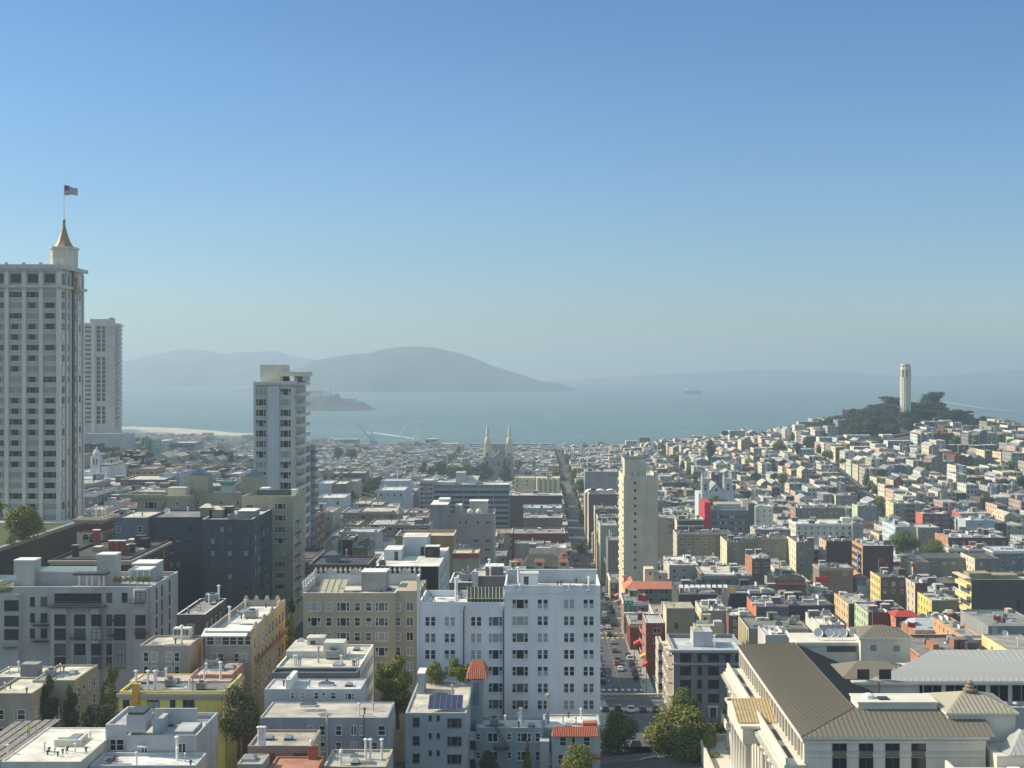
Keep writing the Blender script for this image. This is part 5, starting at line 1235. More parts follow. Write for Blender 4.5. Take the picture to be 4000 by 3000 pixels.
    # north-west block with dishes, and its hip-roofed neighbour
    m = MB(); m.box(wx(3115,240),wx(3362,240),240,248,78,wz(2520,240)); m.box(wx(3108,240),wx(3366,240),239.6,248.4,wz(2520,240),wz(2508,240)); m.build("roof_block",[ST],b.root,b.L)
    m = MB(); m.box(wx(3230,240),wx(3345,240),239.9,239.98,wz(2546,240),wz(2524,240)); m.build("louvre",[GLASS3],b.root,b.L)
    m = MB(); m.box(wx(3200,245),wx(3315,245),244.5,247,wz(2508,240),wz(2470,245)); m.build("screen_wall",[mat("black_screen",(.04,.04,.05),.8,.1,1)],b.root,b.L)
    for px in (3195,3238,3262,3290,3333): inst("satellite_dish",RF['satellite_dish'][0],b.root,(wx(px,242)-b.L[0],242-b.L[1],wz(2508,240)-b.L[2]),0,(1.05,1.05,1.05))
    block(wx(3362,238),wx(3556,238),238,247,78,wz(2497,238),1.3,BR,BRS,"nw",((wx(3412,238),wz(2531,238),1.0),(wx(3503,238),wz(2533,238),1.0)))
    # north wing with pale roof
    r = MB(); r.poly([(52,221-.4,ze+.06),(125,220.6,ze+.06),(125,231,87.0),(66,231,87.0),(58,224,85.3)]); r.build("pale_roof",[GR],b.root,b.L)
    r = MB(); x = 54
    while x < 125:
        t = min(1,(x-52)/14); r.tube((x,220.6,ze+.12),(x,220.6+10.4*t,ze+.12+2.9*t),.05,4); x += .95
    r.build("roof_seams",[GRS],b.root,b.L)
    m = MB(); m.box(50,125,220.4,220.98,ze-.5,ze-.02); m.build("eave",[ST],b.root,b.L)
    m = MB(); m.box(50,61.5,221,230,78,ze-.02); m.build("link_wall",[STG],b.root,b.L)
    r = MB(); hip(r,48.5,61.2,222,233,ze+.1,1.8,4); r.build("hip_roof",[BR],b.root,b.L)
    b.y0 = 221
    for i in range(13):
        if i in (0,): continue
        for dx in (-1.5,1.5): add_win(b,'f',59.5+i*7.0/1.95+dx*.5+.0,wz(2706,221),1.15,2.4,'dh',0)
    for px in (3372,3457): add_win(b,'f',wx(px,221),wz(2633,221),1.75,1.45,'pl',0)
    for px in (3885,3928,3970): 
        m = MB(); m.lathe(wx(px,219),219.5,[(.3,wz(2755,219)),(.55,wz(2750,219)),(.3,wz(2744,219))],8); m.build("urn",[ST],b.root,b.L)
    m = MB(); m.box(61.3,125,218.5,220.9,74,wz(2760,219)); m.build("terrace_wall",[STG],b.root,b.L)
    # courtyard terrace bits
    m = MB(); m.box(53.1,61.3,203.1,220.9,78,80.5); m.build("courtyard_deck",[mat("deck",(.28,.26,.22),.9,.1,1)],b.root,b.L)
    m = MB(); m.tube((wx(3431,205),205,80.5),(wx(3431,205),205,wz(2668,205)),.17,8); m.lathe(wx(3431,205),205,[(.3,wz(2668,205)),(.1,wz(2662,205))],8); m.build("brown_flue",[mat("brown_flue",(.14,.07,.045),.7,.1,1)],b.root,b.L)
    # lower right roof and terrace
    r = MB(); r.poly([(63.2,185,82.2),(80,185,82.2),(80,190,84.4),(66.6,190,84.4)]); r.poly([(63.2,185,82.2),(66.6,190,84.4),(66.6,192,84.2),(62.6,188.2,82.2)]); r.build("pale_roof",[GR],b.root,b.L)
    r = MB(); x = 64
    while x < 80: r.tube((x,185,82.26),(x+.0,185+5*min(1,(x-63.2)/3.4),82.26+2.2*min(1,(x-63.2)/3.4)),.045,4); x += .8
    r.build("roof_seams",[GRS],b.root,b.L)
    m = MB(); m.box(61.6,80,185.2,191.9,70,82.1); m.build("lower_block",[ST],b.root,b.L)
    m = MB(); m.box(54.5,80,178,185.1,70,80.6); m.box(54.5,80,178,178.3,80.61,81.6); m.box(54.5,54.8,178.3,185,80.61,81.6); m.build("terrace_block",[ST],b.root,b.L)
    m = MB()
    for k in range(6): m.box(62+k*2.6,63.6+k*2.6,180.5,182.4,80.61,81.5+(k%3)*.4,k%2)
    m.build("terrace_furniture",[WHITE,METALD],b.root,b.L)
grand_hotel()
# hotel forecourt: terrace walls, topiary, awnings
def forecourt():
    m = MB(); m.box(28.5,33.9,224,250,50,66.4); m.box(28.5,28.9,224,250,66.41,67.4); m.box(28.9,33.9,249.6,250,66.41,67.6)
    o = m.build("stone_terrace",[mat("cream_stone",(.64,.60,.51),.85,.06,.3,streak=.07,fine=.03)],None,(29,240,60)); tag(o,"paved stone forecourt terrace in front of the columned hotel","terrace")
    FOOT.append((28,34,222,252))
forecourt()
for i,(px0,px1,pt,pb,Y_,lab) in enumerate([(2738,2795,2828,2905,248,"tallest clipped conical tree in the hotel forecourt"),(2752,2800,2842,2905,246,"middle clipped conical tree with golden tips in the forecourt"),(2742,2803,2857,2925,243,"nearest clipped rounded tree in the hotel forecourt row"),(2830,2858,2896,2922,246,"small ball topiary farthest along the column bases"),(2842,2868,2920,2946,241,"small ball topiary between two others by the columns"),(2848,2875,2943,2972,236,"ball topiary nearest the bottom by the columns"),(2760,2815,2935,2960,240,"low clipped green hedge on the forecourt terrace")]):
    tree_px(lab,px0,px1,pt,pb,Y_,kind='dome',n=2200,ls=.07,seed=30+i,lift=.03,cat='topiary' if i<6 else 'hedge',name='topiary' if i < 6 else 'clipped_hedge',lm=LEAFY if i == 1 else LEAF,group="clipped topiary in the hotel forecourt" if i < 6 else None)
for i,(px,py,Y_) in enumerate([(2866,2903,250),(2878,2926,243),(2888,2950,237)]):
    m = MB(); x,z = wx(px,Y_),wz(py,Y_); m.lathe(x,Y_,[(1.0,z-.5),(.95,z),(.65,z+.5),(.05,z+.75)],12)
    o = m.build("dome_awning",[mat("black_canvas",(.015,.015,.02),.8,0)],None,(x,Y_,z-.5)); tag(o,["black dome awning farthest along the columned hotel front","black dome awning in the middle of the columned hotel front","black dome awning lowest along the columned hotel front"][i],"awning","black awnings along the hotel front")
    o2 = MB()

# ---- flat-roofed buildings just beyond the hotel at right
b = bld(3590,3860,2560,330,26,(.32,.15,.09),(.21,.20,.18),"brick building with broad dark gravel roof behind the grand hotel",pyb=2565,brick=True,win=None,furn=6,par=.8,left=False,cap=mat("cream_cap",(.66,.55,.40),.9,.05,1))
part(b,"side_facade",[brick_m((.46,.20,.11))],lambda m:m.box(b.x0-.06,b.x0-.01,330,356,b.z0,b.zt-.6))
part(b,"brick_hut",[brick_m((.40,.17,.10)),METALD],lambda m:(m.box(wx(3645,338),wx(3668,338),338,344,b.rz,b.rz+1.8),m.box(wx(3770,340),wx(3815,340),338,346,b.rz,b.rz+2.2,1)))
b = bld(3942,4100,2542,322,20,(.27,.25,.19),(.30,.29,.25),"yellow-sided corner block at the right edge behind the hotel",pyb=2600,win=None,furn=2,par=.2,left=False)
part(b,"side_facade",[wall_m((.70,.60,.30))],lambda m:(m.box(b.x0-.06,b.x0-.01,322,342,b.z0,b.zt),))
b.x0 -= .07; add_win(b,'l',326,b.zt-2,.8,1.4,'pl'); add_win(b,'l',334,b.zt-2,.8,1.4,'pl')

# ================================================================== middle distance, right of the street (traced buildings)
LIT = (.68,.62,.47)
BR1, BR2 = (.19,.075,.05), (.085,.06,.05)
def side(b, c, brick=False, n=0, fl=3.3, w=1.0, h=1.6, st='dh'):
    """a left wall in its own colour, sunlight put into the paler ones, with windows"""
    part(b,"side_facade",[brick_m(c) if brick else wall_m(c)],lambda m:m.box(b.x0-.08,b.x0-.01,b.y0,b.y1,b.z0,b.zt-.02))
    b.x0 -= .08
    if n:
        st_ = (b.y1-b.y0)/n
        for j in range(min(4,int((b.zt-b.z0-3)/fl))):
            for k in range(n): add_win(b,'l',b.y0+st_*(k+.5),b.zt-2-j*fl,w,h,st,0)
    b.x0 += .08
M_ = [
 # px0,px1,py,Y,d,wall,roof,label,opts,side
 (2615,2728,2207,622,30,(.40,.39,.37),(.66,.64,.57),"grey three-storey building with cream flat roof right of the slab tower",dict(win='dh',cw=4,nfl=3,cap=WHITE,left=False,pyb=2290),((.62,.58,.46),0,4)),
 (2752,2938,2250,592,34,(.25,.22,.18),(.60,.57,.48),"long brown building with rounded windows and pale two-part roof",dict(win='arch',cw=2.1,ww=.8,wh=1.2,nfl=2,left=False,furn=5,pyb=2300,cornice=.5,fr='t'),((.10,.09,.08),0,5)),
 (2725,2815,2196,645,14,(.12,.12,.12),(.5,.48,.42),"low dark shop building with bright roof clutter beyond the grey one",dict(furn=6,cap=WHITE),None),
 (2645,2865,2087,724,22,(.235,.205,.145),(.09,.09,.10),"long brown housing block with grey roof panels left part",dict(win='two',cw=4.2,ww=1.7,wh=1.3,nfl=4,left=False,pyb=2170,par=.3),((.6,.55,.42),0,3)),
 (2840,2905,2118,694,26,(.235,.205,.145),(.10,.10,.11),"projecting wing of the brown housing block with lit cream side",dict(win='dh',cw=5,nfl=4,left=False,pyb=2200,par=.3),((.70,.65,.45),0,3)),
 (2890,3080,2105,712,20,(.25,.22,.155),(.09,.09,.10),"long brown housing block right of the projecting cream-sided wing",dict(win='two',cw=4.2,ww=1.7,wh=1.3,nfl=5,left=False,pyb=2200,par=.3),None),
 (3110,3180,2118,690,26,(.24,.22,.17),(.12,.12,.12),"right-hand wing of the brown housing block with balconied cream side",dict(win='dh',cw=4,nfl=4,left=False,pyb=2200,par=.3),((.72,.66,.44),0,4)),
 (2938,3010,2182,640,22,(.14,.09,.07),(.52,.53,.53),"small dark building with orange brick side and white roof hump",dict(win='two',cw=4,ww=2,nfl=2,left=False,furn=4,pyb=2215),((.50,.20,.11),1,4)),
 (2777,2922,1992,780,22,(.18,.21,.20),(.5,.5,.46),"glass-fronted grey office building beside a bright red wall",dict(win=None,par=.4,left=False,furn=1,pyb=2100,cap=WHITE),None),
 (2645,2750,2028,775,16,(.50,.47,.38),(.62,.60,.52),"motel-like building with two rows of long dark balconies",dict(win=None,left=False,pyb=2082,furn=3),((.66,.62,.44),0,0)),
 (2562,2645,2022,790,20,(.30,.29,.27),(.62,.60,.55),"white-roofed low building with external zigzag stair",dict(win=None,left=False,pyb=2080,furn=5),((.72,.68,.48),0,0)),
 (2950,3020,1980,852,18,(.70,.68,.55),(.6,.6,.56),"bright cream house with arched windows right of the glass office",dict(win='arch',cw=3.5,ww=.9,wh=1.3,nfl=3,pyb=2028),None),
 (2950,3088,2068,745,18,(.25,.23,.20),(.5,.5,.5),"grey-brown building with solar-striped roof below the cream house",dict(win='two',cw=6,ww=2.2,nfl=2,pyb=2100),((.5,.45,.35),0,2)),
 (3110,3330,2045,800,24,(.66,.63,.52),(.64,.62,.54),"long white cornice-topped building with a row of dark windows",dict(win='dh',cw=3.4,ww=1.0,nfl=2,pyb=2082,cornice=.6,furn=4),None),
 (3330,3372,2046,796,20,(.27,.26,.25),(.5,.5,.46),"grey end house at the right of the long white cornice-topped building",dict(nfl=3,pyb=2090),None),
 (3108,3300,1985,880,18,(.21,.18,.13),(.10,.10,.10),"olive-brown building with busy dark roof garden above white row",dict(nfl=2,pyb=2022,furn=8),((.42,.23,.15),0,3)),
 (3490,3617,1966,905,20,(.34,.31,.26),(.62,.60,.53),"beige apartment block with dark fire stair down its middle",dict(win='two',cw=4.4,ww=2,nfl=5,left=False,pyb=2032,cap=WHITE),((.72,.62,.36),0,3)),
 (3350,3425,1976,900,16,(.27,.27,.24),(.38,.37,.33),"grey-green box house left of the beige apartment block",dict(win='dh',nfl=1,pyb=2030),((.5,.58,.38),0,0)),
 (3265,3350,1935,980,20,(.30,.28,.24),(.3,.3,.28),"taupe apartment house with curved balconies and roof terrace",dict(win='pair',ww=2,cw=5,nfl=3,pyb=1985),((.66,.60,.38),0,0)),
 (3586,3672,2060,760,18,(.34,.28,.22),(.50,.50,.48),"tan house with two small windows at end of the long blue roof",dict(win='dh',cw=6,nfl=2,pyb=2100,furn=1),None),
 (3498,3586,2058,765,30,(.36,.38,.40),(.56,.56,.54),"long pale roof building with powder-blue windowed side",dict(win=None,left=False,pyb=2090,furn=2),((.56,.66,.70),0,8)),
 (3604,3712,2007,855,16,(.18,.065,.055),(.62,.58,.50),"red balcony house with white roof right of beige apartment block",dict(win='two',cw=4.5,ww=3,wh=1.2,nfl=3,left=False,pyb=2070),((.50,.15,.11),0,0)),
 (3752,3870,2005,870,18,(.30,.31,.27),(.5,.5,.47),"grey-green house with long pale roof near the right edge",dict(win='two',nfl=2,cw=7,ww=2,pyb=2030),((.5,.12,.1),0,0)),
 (3772,3885,2032,820,16,(.40,.46,.47),(.66,.66,.64),"powder-blue low house with two square windows near the right edge",dict(win='two',nfl=1,cw=9,ww=2,wh=1.4,pyb=2060),None),
 (3745,3920,2080,750,14,(.33,.31,.27),(.66,.63,.55),"long low building with cream parapet above the black-brown block",dict(win=None,pyb=2095),None),
 (3704,3940,2100,715,24,BR2,(.34,.33,.31),"black-brown long block with cluttered pale roof at right",dict(win='dh',cw=5,nfl=2,left=False,furn=9,pyb=2150,brick=True),((.48,.24,.13),0,2)),
 (3706,3783,2142,705,12,(.56,.56,.30),(.5,.5,.45),"pale lime house with arched pediment",dict(win='dh',cw=2.6,nfl=2,pyb=2178,cornice=.5),None),
 (3785,3880,2142,703,14,(.40,.14,.10),(.5,.4,.35),"salmon-red house with row of arched white-framed windows",dict(win='arch',cw=2.2,ww=1.1,wh=1.3,nfl=2,pyb=2180,cornice=.5),None),
 (3880,4060,2152,690,22,(.19,.20,.21),(.5,.51,.52),"slate-grey building with white-silled windows at the right edge",dict(win='dh',cw=2.6,nfl=3,pyb=2215,cornice=.7,fr='w',furn=4),None),
 (3370,3490,2132,645,22,(.09,.05,.042),(.40,.38,.34),"tall dark brown brick building with blue banner on its orange side",dict(win=None,left=False,pyb=2230,brick=True,furn=4),((.55,.32,.15),0,0)),
 (3228,3350,2114,690,18,(.11,.06,.05),(.09,.09,.09),"low brown brick block left of the tall brick one with blue banner",dict(win=None,left=False,brick=True,pyb=2155,furn=3),((.62,.5,.33),0,3)),
 (3560,3780,2180,664,20,(.20,.185,.15),(.075,.08,.085),"second brown housing block with dark solar-striped roof",dict(win='two',cw=4.2,ww=1.7,wh=1.3,nfl=4,left=False,pyb=2262,par=.3,furn=1),None),
 (3566,3632,2196,640,22,(.20,.185,.15),(.075,.08,.085),"left wing of the second housing block with lit windowed side",dict(win=None,left=False,pyb=2240,par=.3,furn=1),((.70,.64,.44),0,6)),
 (3808,3905,2182,650,22,(.20,.185,.15),(.075,.08,.085),"right wing of the second housing block with lit windowed side",dict(win='dh',cw=5,nfl=3,left=False,pyb=2250,par=.3,furn=1),((.72,.66,.46),0,5)),
 (3200,3333,2218,600,14,(.27,.20,.16),(.42,.41,.38),"dusky pink building with curved gable and paired windows",dict(win='pair',cw=6,ww=1.9,nfl=2,pyb=2252,left=False,cornice=.4,fr='t'),None),
 (3440,3575,2255,575,18,(.11,.09,.075),(.10,.10,.10),"dark building with bright yellow side and dormered roof",dict(win='dh',nfl=2,left=False,pyb=2290,furn=6),((.75,.58,.20),0,6)),
 (3575,3742,2278,560,20,(.13,.065,.055),(.12,.12,.12),"brown-red building with roof full of ducts and chimneys",dict(win=None,left=False,pyb=2302,furn=9,brick=True),((.62,.52,.38),0,3)),
 (3640,3742,2345,530,20,(.22,.20,.13),(.46,.48,.50),"building with vivid yellow side and arched dark windows",dict(win=None,left=False,pyb=2385,furn=4),((.80,.58,.14),0,5)),
 (3654,3760,2308,548,14,(.45,.46,.46),(.5,.5,.5),"pale grey box building behind the vivid yellow side",dict(win=None,pyb=2330,furn=3),None),
 (3028,3145,2262,565,20,(.20,.15,.11),(.42,.40,.35),"brick-sided hall with scrolled gable and tiled awning",dict(win=None,left=False,pyb=2330,furn=3,par=.5),((.48,.22,.12),1,5)),
 (2850,3045,2318,520,24,(.05,.05,.06),(.11,.12,.14),"large dark low roof with tarpaulin heaps in the middle distance",dict(win=None,pyb=2350,furn=9,cap=METALD),None),
 (2650,2800,2322,500,26,(.07,.065,.06),(.13,.12,.11),"dark low roof carrying a row of white roof panels",dict(win=None,pyb=2350,furn=8),None),
 (2742,2845,2385,470,20,(.36,.34,.30),(.56,.55,.50),"cream-sided building with broad pale roof and roof clutter",dict(win=None,pyb=2410,furn=7,left=False),((.68,.60,.40),0,2)),
 (2846,2944,2404,463,14,(.21,.12,.095),(.60,.58,.52),"dusky brick house with paired arched windows and pale roof",dict(win='arch',cw=3.4,ww=1.0,wh=1.5,nfl=2,pyb=2475,left=False),None),
 (2955,3080,2370,476,22,(.12,.12,.12),(.15,.15,.15),"charcoal roof building with small red-orange side wall",dict(win=None,pyb=2440,furn=10,left=False),((.60,.20,.10),0,0)),
 (3082,3260,2365,480,24,(.075,.06,.055),(.14,.14,.135),"black-brown warehouse-like building with grey roof hoods",dict(win=None,pyb=2430,furn=10,left=False,brick=True),((.2,.2,.2),0,0)),
 (3030,3130,2350,505,16,(.33,.30,.22),(.27,.25,.20),"small tan box house amid dark pitched roofs",dict(win=None,pyb=2368,furn=3),None),
 (3205,3262,2322,560,30,(.12,.11,.10),(.36,.35,.33),"narrow dark building with pastel-yellow street front, top of the row",dict(win=None,left=False,pyb=2340,furn=5),((.66,.58,.34),0,9)),
 (3315,3420,2358,530,26,(.13,.12,.11),(.38,.37,.34),"grey-roofed building with tall peach street front",dict(win=None,left=False,pyb=2440,furn=6),((.68,.47,.26),0,6)),
 (3392,3500,2392,505,22,(.16,.05,.045),(.40,.42,.40),"building with mint-green street front and dark red rear",dict(win=None,left=False,pyb=2450,furn=4),((.46,.60,.38),0,6)),
 (3500,3580,2408,497,16,(.09,.06,.055),(.26,.06,.045),"dark temple-like house with upturned red tiled eaves",dict(win='dh',nfl=1,pyb=2440,furn=1),((.65,.22,.13),0,3)),
 (3575,3720,2462,478,26,(.42,.43,.44),(.46,.48,.50),"broad silver tent-like roof right of the red-eaved house",dict(win=None,pyb=2500,furn=5,par=.3),((.45,.2,.12),0,0)),
 (3668,3790,2420,500,16,(.14,.13,.13),(.26,.26,.27),"dark hall with red-trimmed pointed gable",dict(win=None,pyb=2470,furn=3),None),
 (3795,4080,2264,520,16,(.115,.10,.078),(.42,.40,.34),"big blank dark olive building with cream balconied side at right",dict(win=None,left=False,pyb=2415,par=1.2,furn=2,cap=mat("cream_cap",(.66,.55,.40),.9,.05,1)),((.74,.62,.33),0,0)),
 (3350,3480,2288,600,18,(.46,.46,.45),(.52,.52,.50),"pale roof building with pagoda-like red roof turret",dict(win=None,pyb=2320,furn=7),None),
 (3200,3300,2440,420,22,(.60,.58,.50),(.70,.68,.62),"white-roofed low building behind the rooftop satellite dishes",dict(win=None,pyb=2465,furn=7),None),
 (2990,3090,2480,400,14,(.56,.55,.50),(.62,.62,.60),"small white-roofed building behind the brown hotel ridge",dict(win=None,pyb=2500,furn=5),None),
 (3785,3860,2500,440,40,(.50,.28,.15),(.36,.35,.30),"ochre and brown balconied row building near the flagpoles",dict(win=None,pyb=2520,furn=2,left=False),((.60,.34,.16),0,8)),
 (3860,4080,2445,450,30,(.28,.29,.27),(.24,.25,.23),"wide grey-green flat roof at the right edge by the flagpoles",dict(win=None,pyb=2500,furn=7),None),
]
MID = {}
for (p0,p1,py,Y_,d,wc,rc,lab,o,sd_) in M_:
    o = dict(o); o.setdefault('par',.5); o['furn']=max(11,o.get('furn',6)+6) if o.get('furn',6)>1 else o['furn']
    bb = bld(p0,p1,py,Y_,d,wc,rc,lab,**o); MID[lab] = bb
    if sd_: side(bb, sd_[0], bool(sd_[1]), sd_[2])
# extras on some of them
b = MID["glass-fronted grey office building beside a bright red wall"]
part(b,"red_wall",[mat("crimson_panel",(.50,.025,.045),.7,.05,1)],lambda m:m.box(wx(2752,779),wx(2776,779),778,800,b.z0,wz(1962,779)))
part(b,"dark_block",[wall_m((.17,.16,.14))],lambda m:m.box(wx(2923,781),wx(2948,781),781,803,b.z0,wz(1966,781)))
part(b,"penthouse",[wall_m((.36,.35,.32))],lambda m:m.box(wx(2797,786),wx(2893,786),786,800,b.rz,wz(1969,786)))
for j in range(6):
    part(b,"window_band",[GLASS3,GLASS,mat("grey_spandrel",(.33,.37,.37),.8,.1,.5)],lambda m:[m.box(wx(2781+i*9.9,780),wx(2789.5+i*9.9,780),779.85,779.98,wz(2015+j*24+9,780),wz(2015+j*24-2,780),R.choice((0,0,1,2))) for i in range(14)])
b = MID["motel-like building with two rows of long dark balconies"]
for z in (b.zt-1.0,b.zt-4.6): part(b,"balcony",[DARKF,WHITE],lambda m:(m.box(b.x0+.3,b.x1-.3,b.y0-.06,b.y0-.01,z-2.4,z),m.box(b.x0,b.x1,b.y0-1.2,b.y0-.07,z-2.7,z-2.45,1)))
b = MID["white-roofed low building with external zigzag stair"]
part(b,"zigzag_stair",[DARKF],lambda m:[m.tube((b.x1-5+4*(i%2),b.y0-.4,b.zt-1-2*i),(b.x1-1-4*(i%2),b.y0-.4,b.zt-3-2*i),.25,4) for i in range(4)])
b = MID["beige apartment block with dark fire stair down its middle"]
part(b,"fire_stair",[mat("brown_stair",(.10,.08,.06),.9,.1,1)],lambda m:[m.box(wx(3535,905),wx(3570,905),b.y0-1.2,b.y0-.05,b.zt-2-i*3.3,b.zt-.9-i*3.3) for i in range(4)])
b = MID["tall dark brown brick building with blue banner on its orange side"]
part(b,"window_strip",[mat("orange_spandrel",(.62,.36,.16),.8,.1,1),GLASS3],lambda m:[m.box(b.x0-.5,b.x0-.1,b.y0+2,b.y0+20,b.zt-3.0-3.4*i,b.zt-1.4-3.4*i,1) for i in range(4)])
def banner():
    Y_=648; x = b.x0-1.3
    m = MB(); m.box(x-.12,x+.12,Y_,Y_+3.2,wz(2238,Y_),wz(2156,Y_))
    t = thing("banner_sign","tall blue vertical banner sign with white letters on the orange side","sign",(x,Y_,wz(2238,Y_)))
    m.build("panel",[mat("blue_panel",(.03,.07,.38),.6,0)],t,(x,Y_,wz(2238,Y_)))
    return t,x,Y_
bt,bx,by = banner()
def text(s, name, parent, loc, size, rz, mt, L, rx=math.pi/2):
    cu = bpy.data.curves.new(name,'FONT'); cu.body = s; cu.size = size; cu.extrude = .03; cu.align_x = 'CENTER'; cu.space_line = .95
    o = bpy.data.objects.new("tmp_text",cu); col.objects.link(o)
    bpy.context.view_layer.update(); me = bpy.data.meshes.new_from_object(o.evaluated_get(bpy.context.evaluated_depsgraph_get())); bpy.data.objects.remove(o)
    me.name = name; me.materials.clear(); me.materials.append(mt); o = bpy.data.objects.new(name,me); col.objects.link(o); o.parent = parent
    o.location = (loc[0]-L[0],loc[1]-L[1],loc[2]-L[2]); o.rotation_euler = (rx,0,rz); return o
text("C\nH\nA\nS\nE","lettering",bt,(bx-.16,by+1.6,wz(2172,by)),1.75,-math.pi/2,WHITE,(bx,by,wz(2238,by)))
b = MID["brick-sided hall with scrolled gable and tiled awning"]
part(b,"gable",[wall_m((.26,.22,.17))],lambda m:m.poly([(b.x0,b.y0-.3,b.zt-.5),(b.x1,b.y0-.3,b.zt-.5),(b.x1,b.y0-.3,b.zt+.5),((b.x0+b.x1)/2+1.5,b.y0-.3,b.zt+2.2),((b.x0+b.x1)/2-1.5,b.y0-.3,b.zt+2.2),(b.x0,b.y0-.3,b.zt+.5)]))
part(b,"tile_awning",[TILE],lambda m:m.poly([(b.x0,b.y0-1.6,b.zt-2.2),(b.x1,b.y0-1.6,b.zt-2.2),(b.x1,b.y0-.02,b.zt-1.2),(b.x0,b.y0-.02,b.zt-1.2)]))
b = MID["dark low roof carrying a row of white roof panels"]
part(b,"white_panels",[WHITE],lambda m:[m.poly([(x,505,b.rz+2.2),(x+1.5,505,b.rz+2.2),(x+1.5,506.8,b.rz+3.0),(x,506.8,b.rz+3.0)]) for x in [b.x0+.8+2.05*i for i in range(9)]]+[m.tube((b.x0+1+k*8,505,b.rz),(b.x0+1+k*8,505,b.rz+2.2),.1,4) for k in range(3)])
b = MID["large dark low roof with tarpaulin heaps in the middle distance"]
def tarp(m):
    n=14
    for i in range(n+1):
        for j in range(5): m.v.append((b.x0+1+(b.x1-b.x0-3)*i/n,b.y0+8+2.5*j,b.rz+.3+1.6*math.sin(math.pi*j/4)*(.6+.5*noise.noise(Vector((i*.7,j*.4,3))))))
    for i in range(n):
        for j in range(4): a=i*5+j; m.f.append((a,a+5,a+6,a+1)); m.m.append(0)
part(b,"tarpaulin",[mat("blue_grey_tarp",(.07,.09,.12),.8,.3,.8)],tarp)
b = MID["dark temple-like house with upturned red tiled eaves"]
REDT = mat("bright_red_tile",(.40,.05,.035),.7,.15,1)
part(b,"red_eave",[REDT],lambda m:(m.poly([(b.x0-1.2,b.y0-1.4,b.zt+.1),(b.x1+1.2,b.y0-1.4,b.zt+.1),(b.x1-1.5,b.y0+2.5,b.zt+1.8),(b.x0+1.5,b.y0+2.5,b.zt+1.8)]),m.poly([(b.x0-1.2,b.y0+8,b.zt+.1),(b.x0-1.2,b.y0-1.4,b.zt+.1),(b.x0+1.5,b.y0+2.5,b.zt+1.8),(b.x0+1.5,b.y0+5,b.zt+1.8)]),m.poly([(b.x1+1.2,b.y0-1.4,b.zt+.1),(b.x1+1.2,b.y0+8,b.zt+.1),(b.x1-1.5,b.y0+5,b.zt+1.8),(b.x1-1.5,b.y0+2.5,b.zt+1.8)])))
b = MID["dark hall with red-trimmed pointed gable"]
part(b,"gable",[b.wm],lambda m:m.poly([(b.x0+3,b.y0-.1,b.zt),(b.x1-2,b.y0-.1,b.zt),(b.x1-5,b.y0-.1,b.zt+2),((b.x0+b.x1)/2,b.y0-.1,b.zt+2.4)]))
part(b,"red_trim",[REDT],lambda m:(m.tube((b.x0-.5,b.y0-.3,b.zt+.3),((b.x0+b.x1)/2,b.y0-.3,b.zt+2.6),.3,4),m.tube(((b.x0+b.x1)/2+1.5,b.y0-.3,b.zt+2.2),(b.x1+.5,b.y0-.3,b.zt+.6),.3,4)))
b = MID["broad silver tent-like roof right of the red-eaved house"]
part(b,"ridge_roof",[mat("silver_roof",(.42,.44,.46),.5,.15,.5)],lambda m:hip(m,b.x0+.6,b.x1-1,b.y0+2,b.y1-2,b.rz+.1,2.2,3))
b = MID["big blank dark olive building with cream balconied side at right"]
CRM = wall_m((.74,.62,.33))
for i in range(3): part(b,"curved_balcony",[CRM,GLASS3],lambda m:(m.box(b.x0-1.8,b.x0-.1,b.y0+.5,b.y1-1,b.zt-3.4-4.6*i,b.zt-1.9-4.6*i),m.box(b.x0-.3,b.x0-.09,b.y0+2,b.y1-3,b.zt-6.0-4.6*i,b.zt-3.6-4.6*i,1)))
part(b,"projecting_eave",[mat("cream_cap",(.66,.55,.40),.9,.05,1)],lambda m:m.box(b.x0-2.6,b.x0-.1,b.y0-.5,b.y1,b.zt+.2,b.zt+.6))
part(b,"roof_house",[wall_m((.30,.26,.17)),WHITE],lambda m:(m.box(b.x0,wx(3875,522),b.y0+3,b.y0+10,b.rz,wz(2238,524)),m.box(wx(3880,522),wx(3990,522),b.y0+5,b.y0+12,b.rz,wz(2248,524))))
part(b,"tall_opening",[GLASS],lambda m:m.box(wx(3972,520),wx(3986,520),519.9,519.98,wz(2378,520),wz(2345,520)))
b = MID["pale roof building with pagoda-like red roof turret"]
part(b,"roof_turret",[wall_m((.3,.3,.3)),TILE],lambda m:(m.box(wx(3342,604),wx(3385,604),604,609,b.rz,b.rz+3.2),hip(m,wx(3338,604)-.3,wx(3389,604)+.3,603.4,609.6,b.rz+3.2,1.6,2.4,1)))
b = MID["long white cornice-topped building with a row of dark windows"]
part(b,"roof_house",[wall_m((.6,.6,.56))],lambda m:m.box(wx(3290,806),wx(3325,806),806,812,b.rz,b.rz+3))

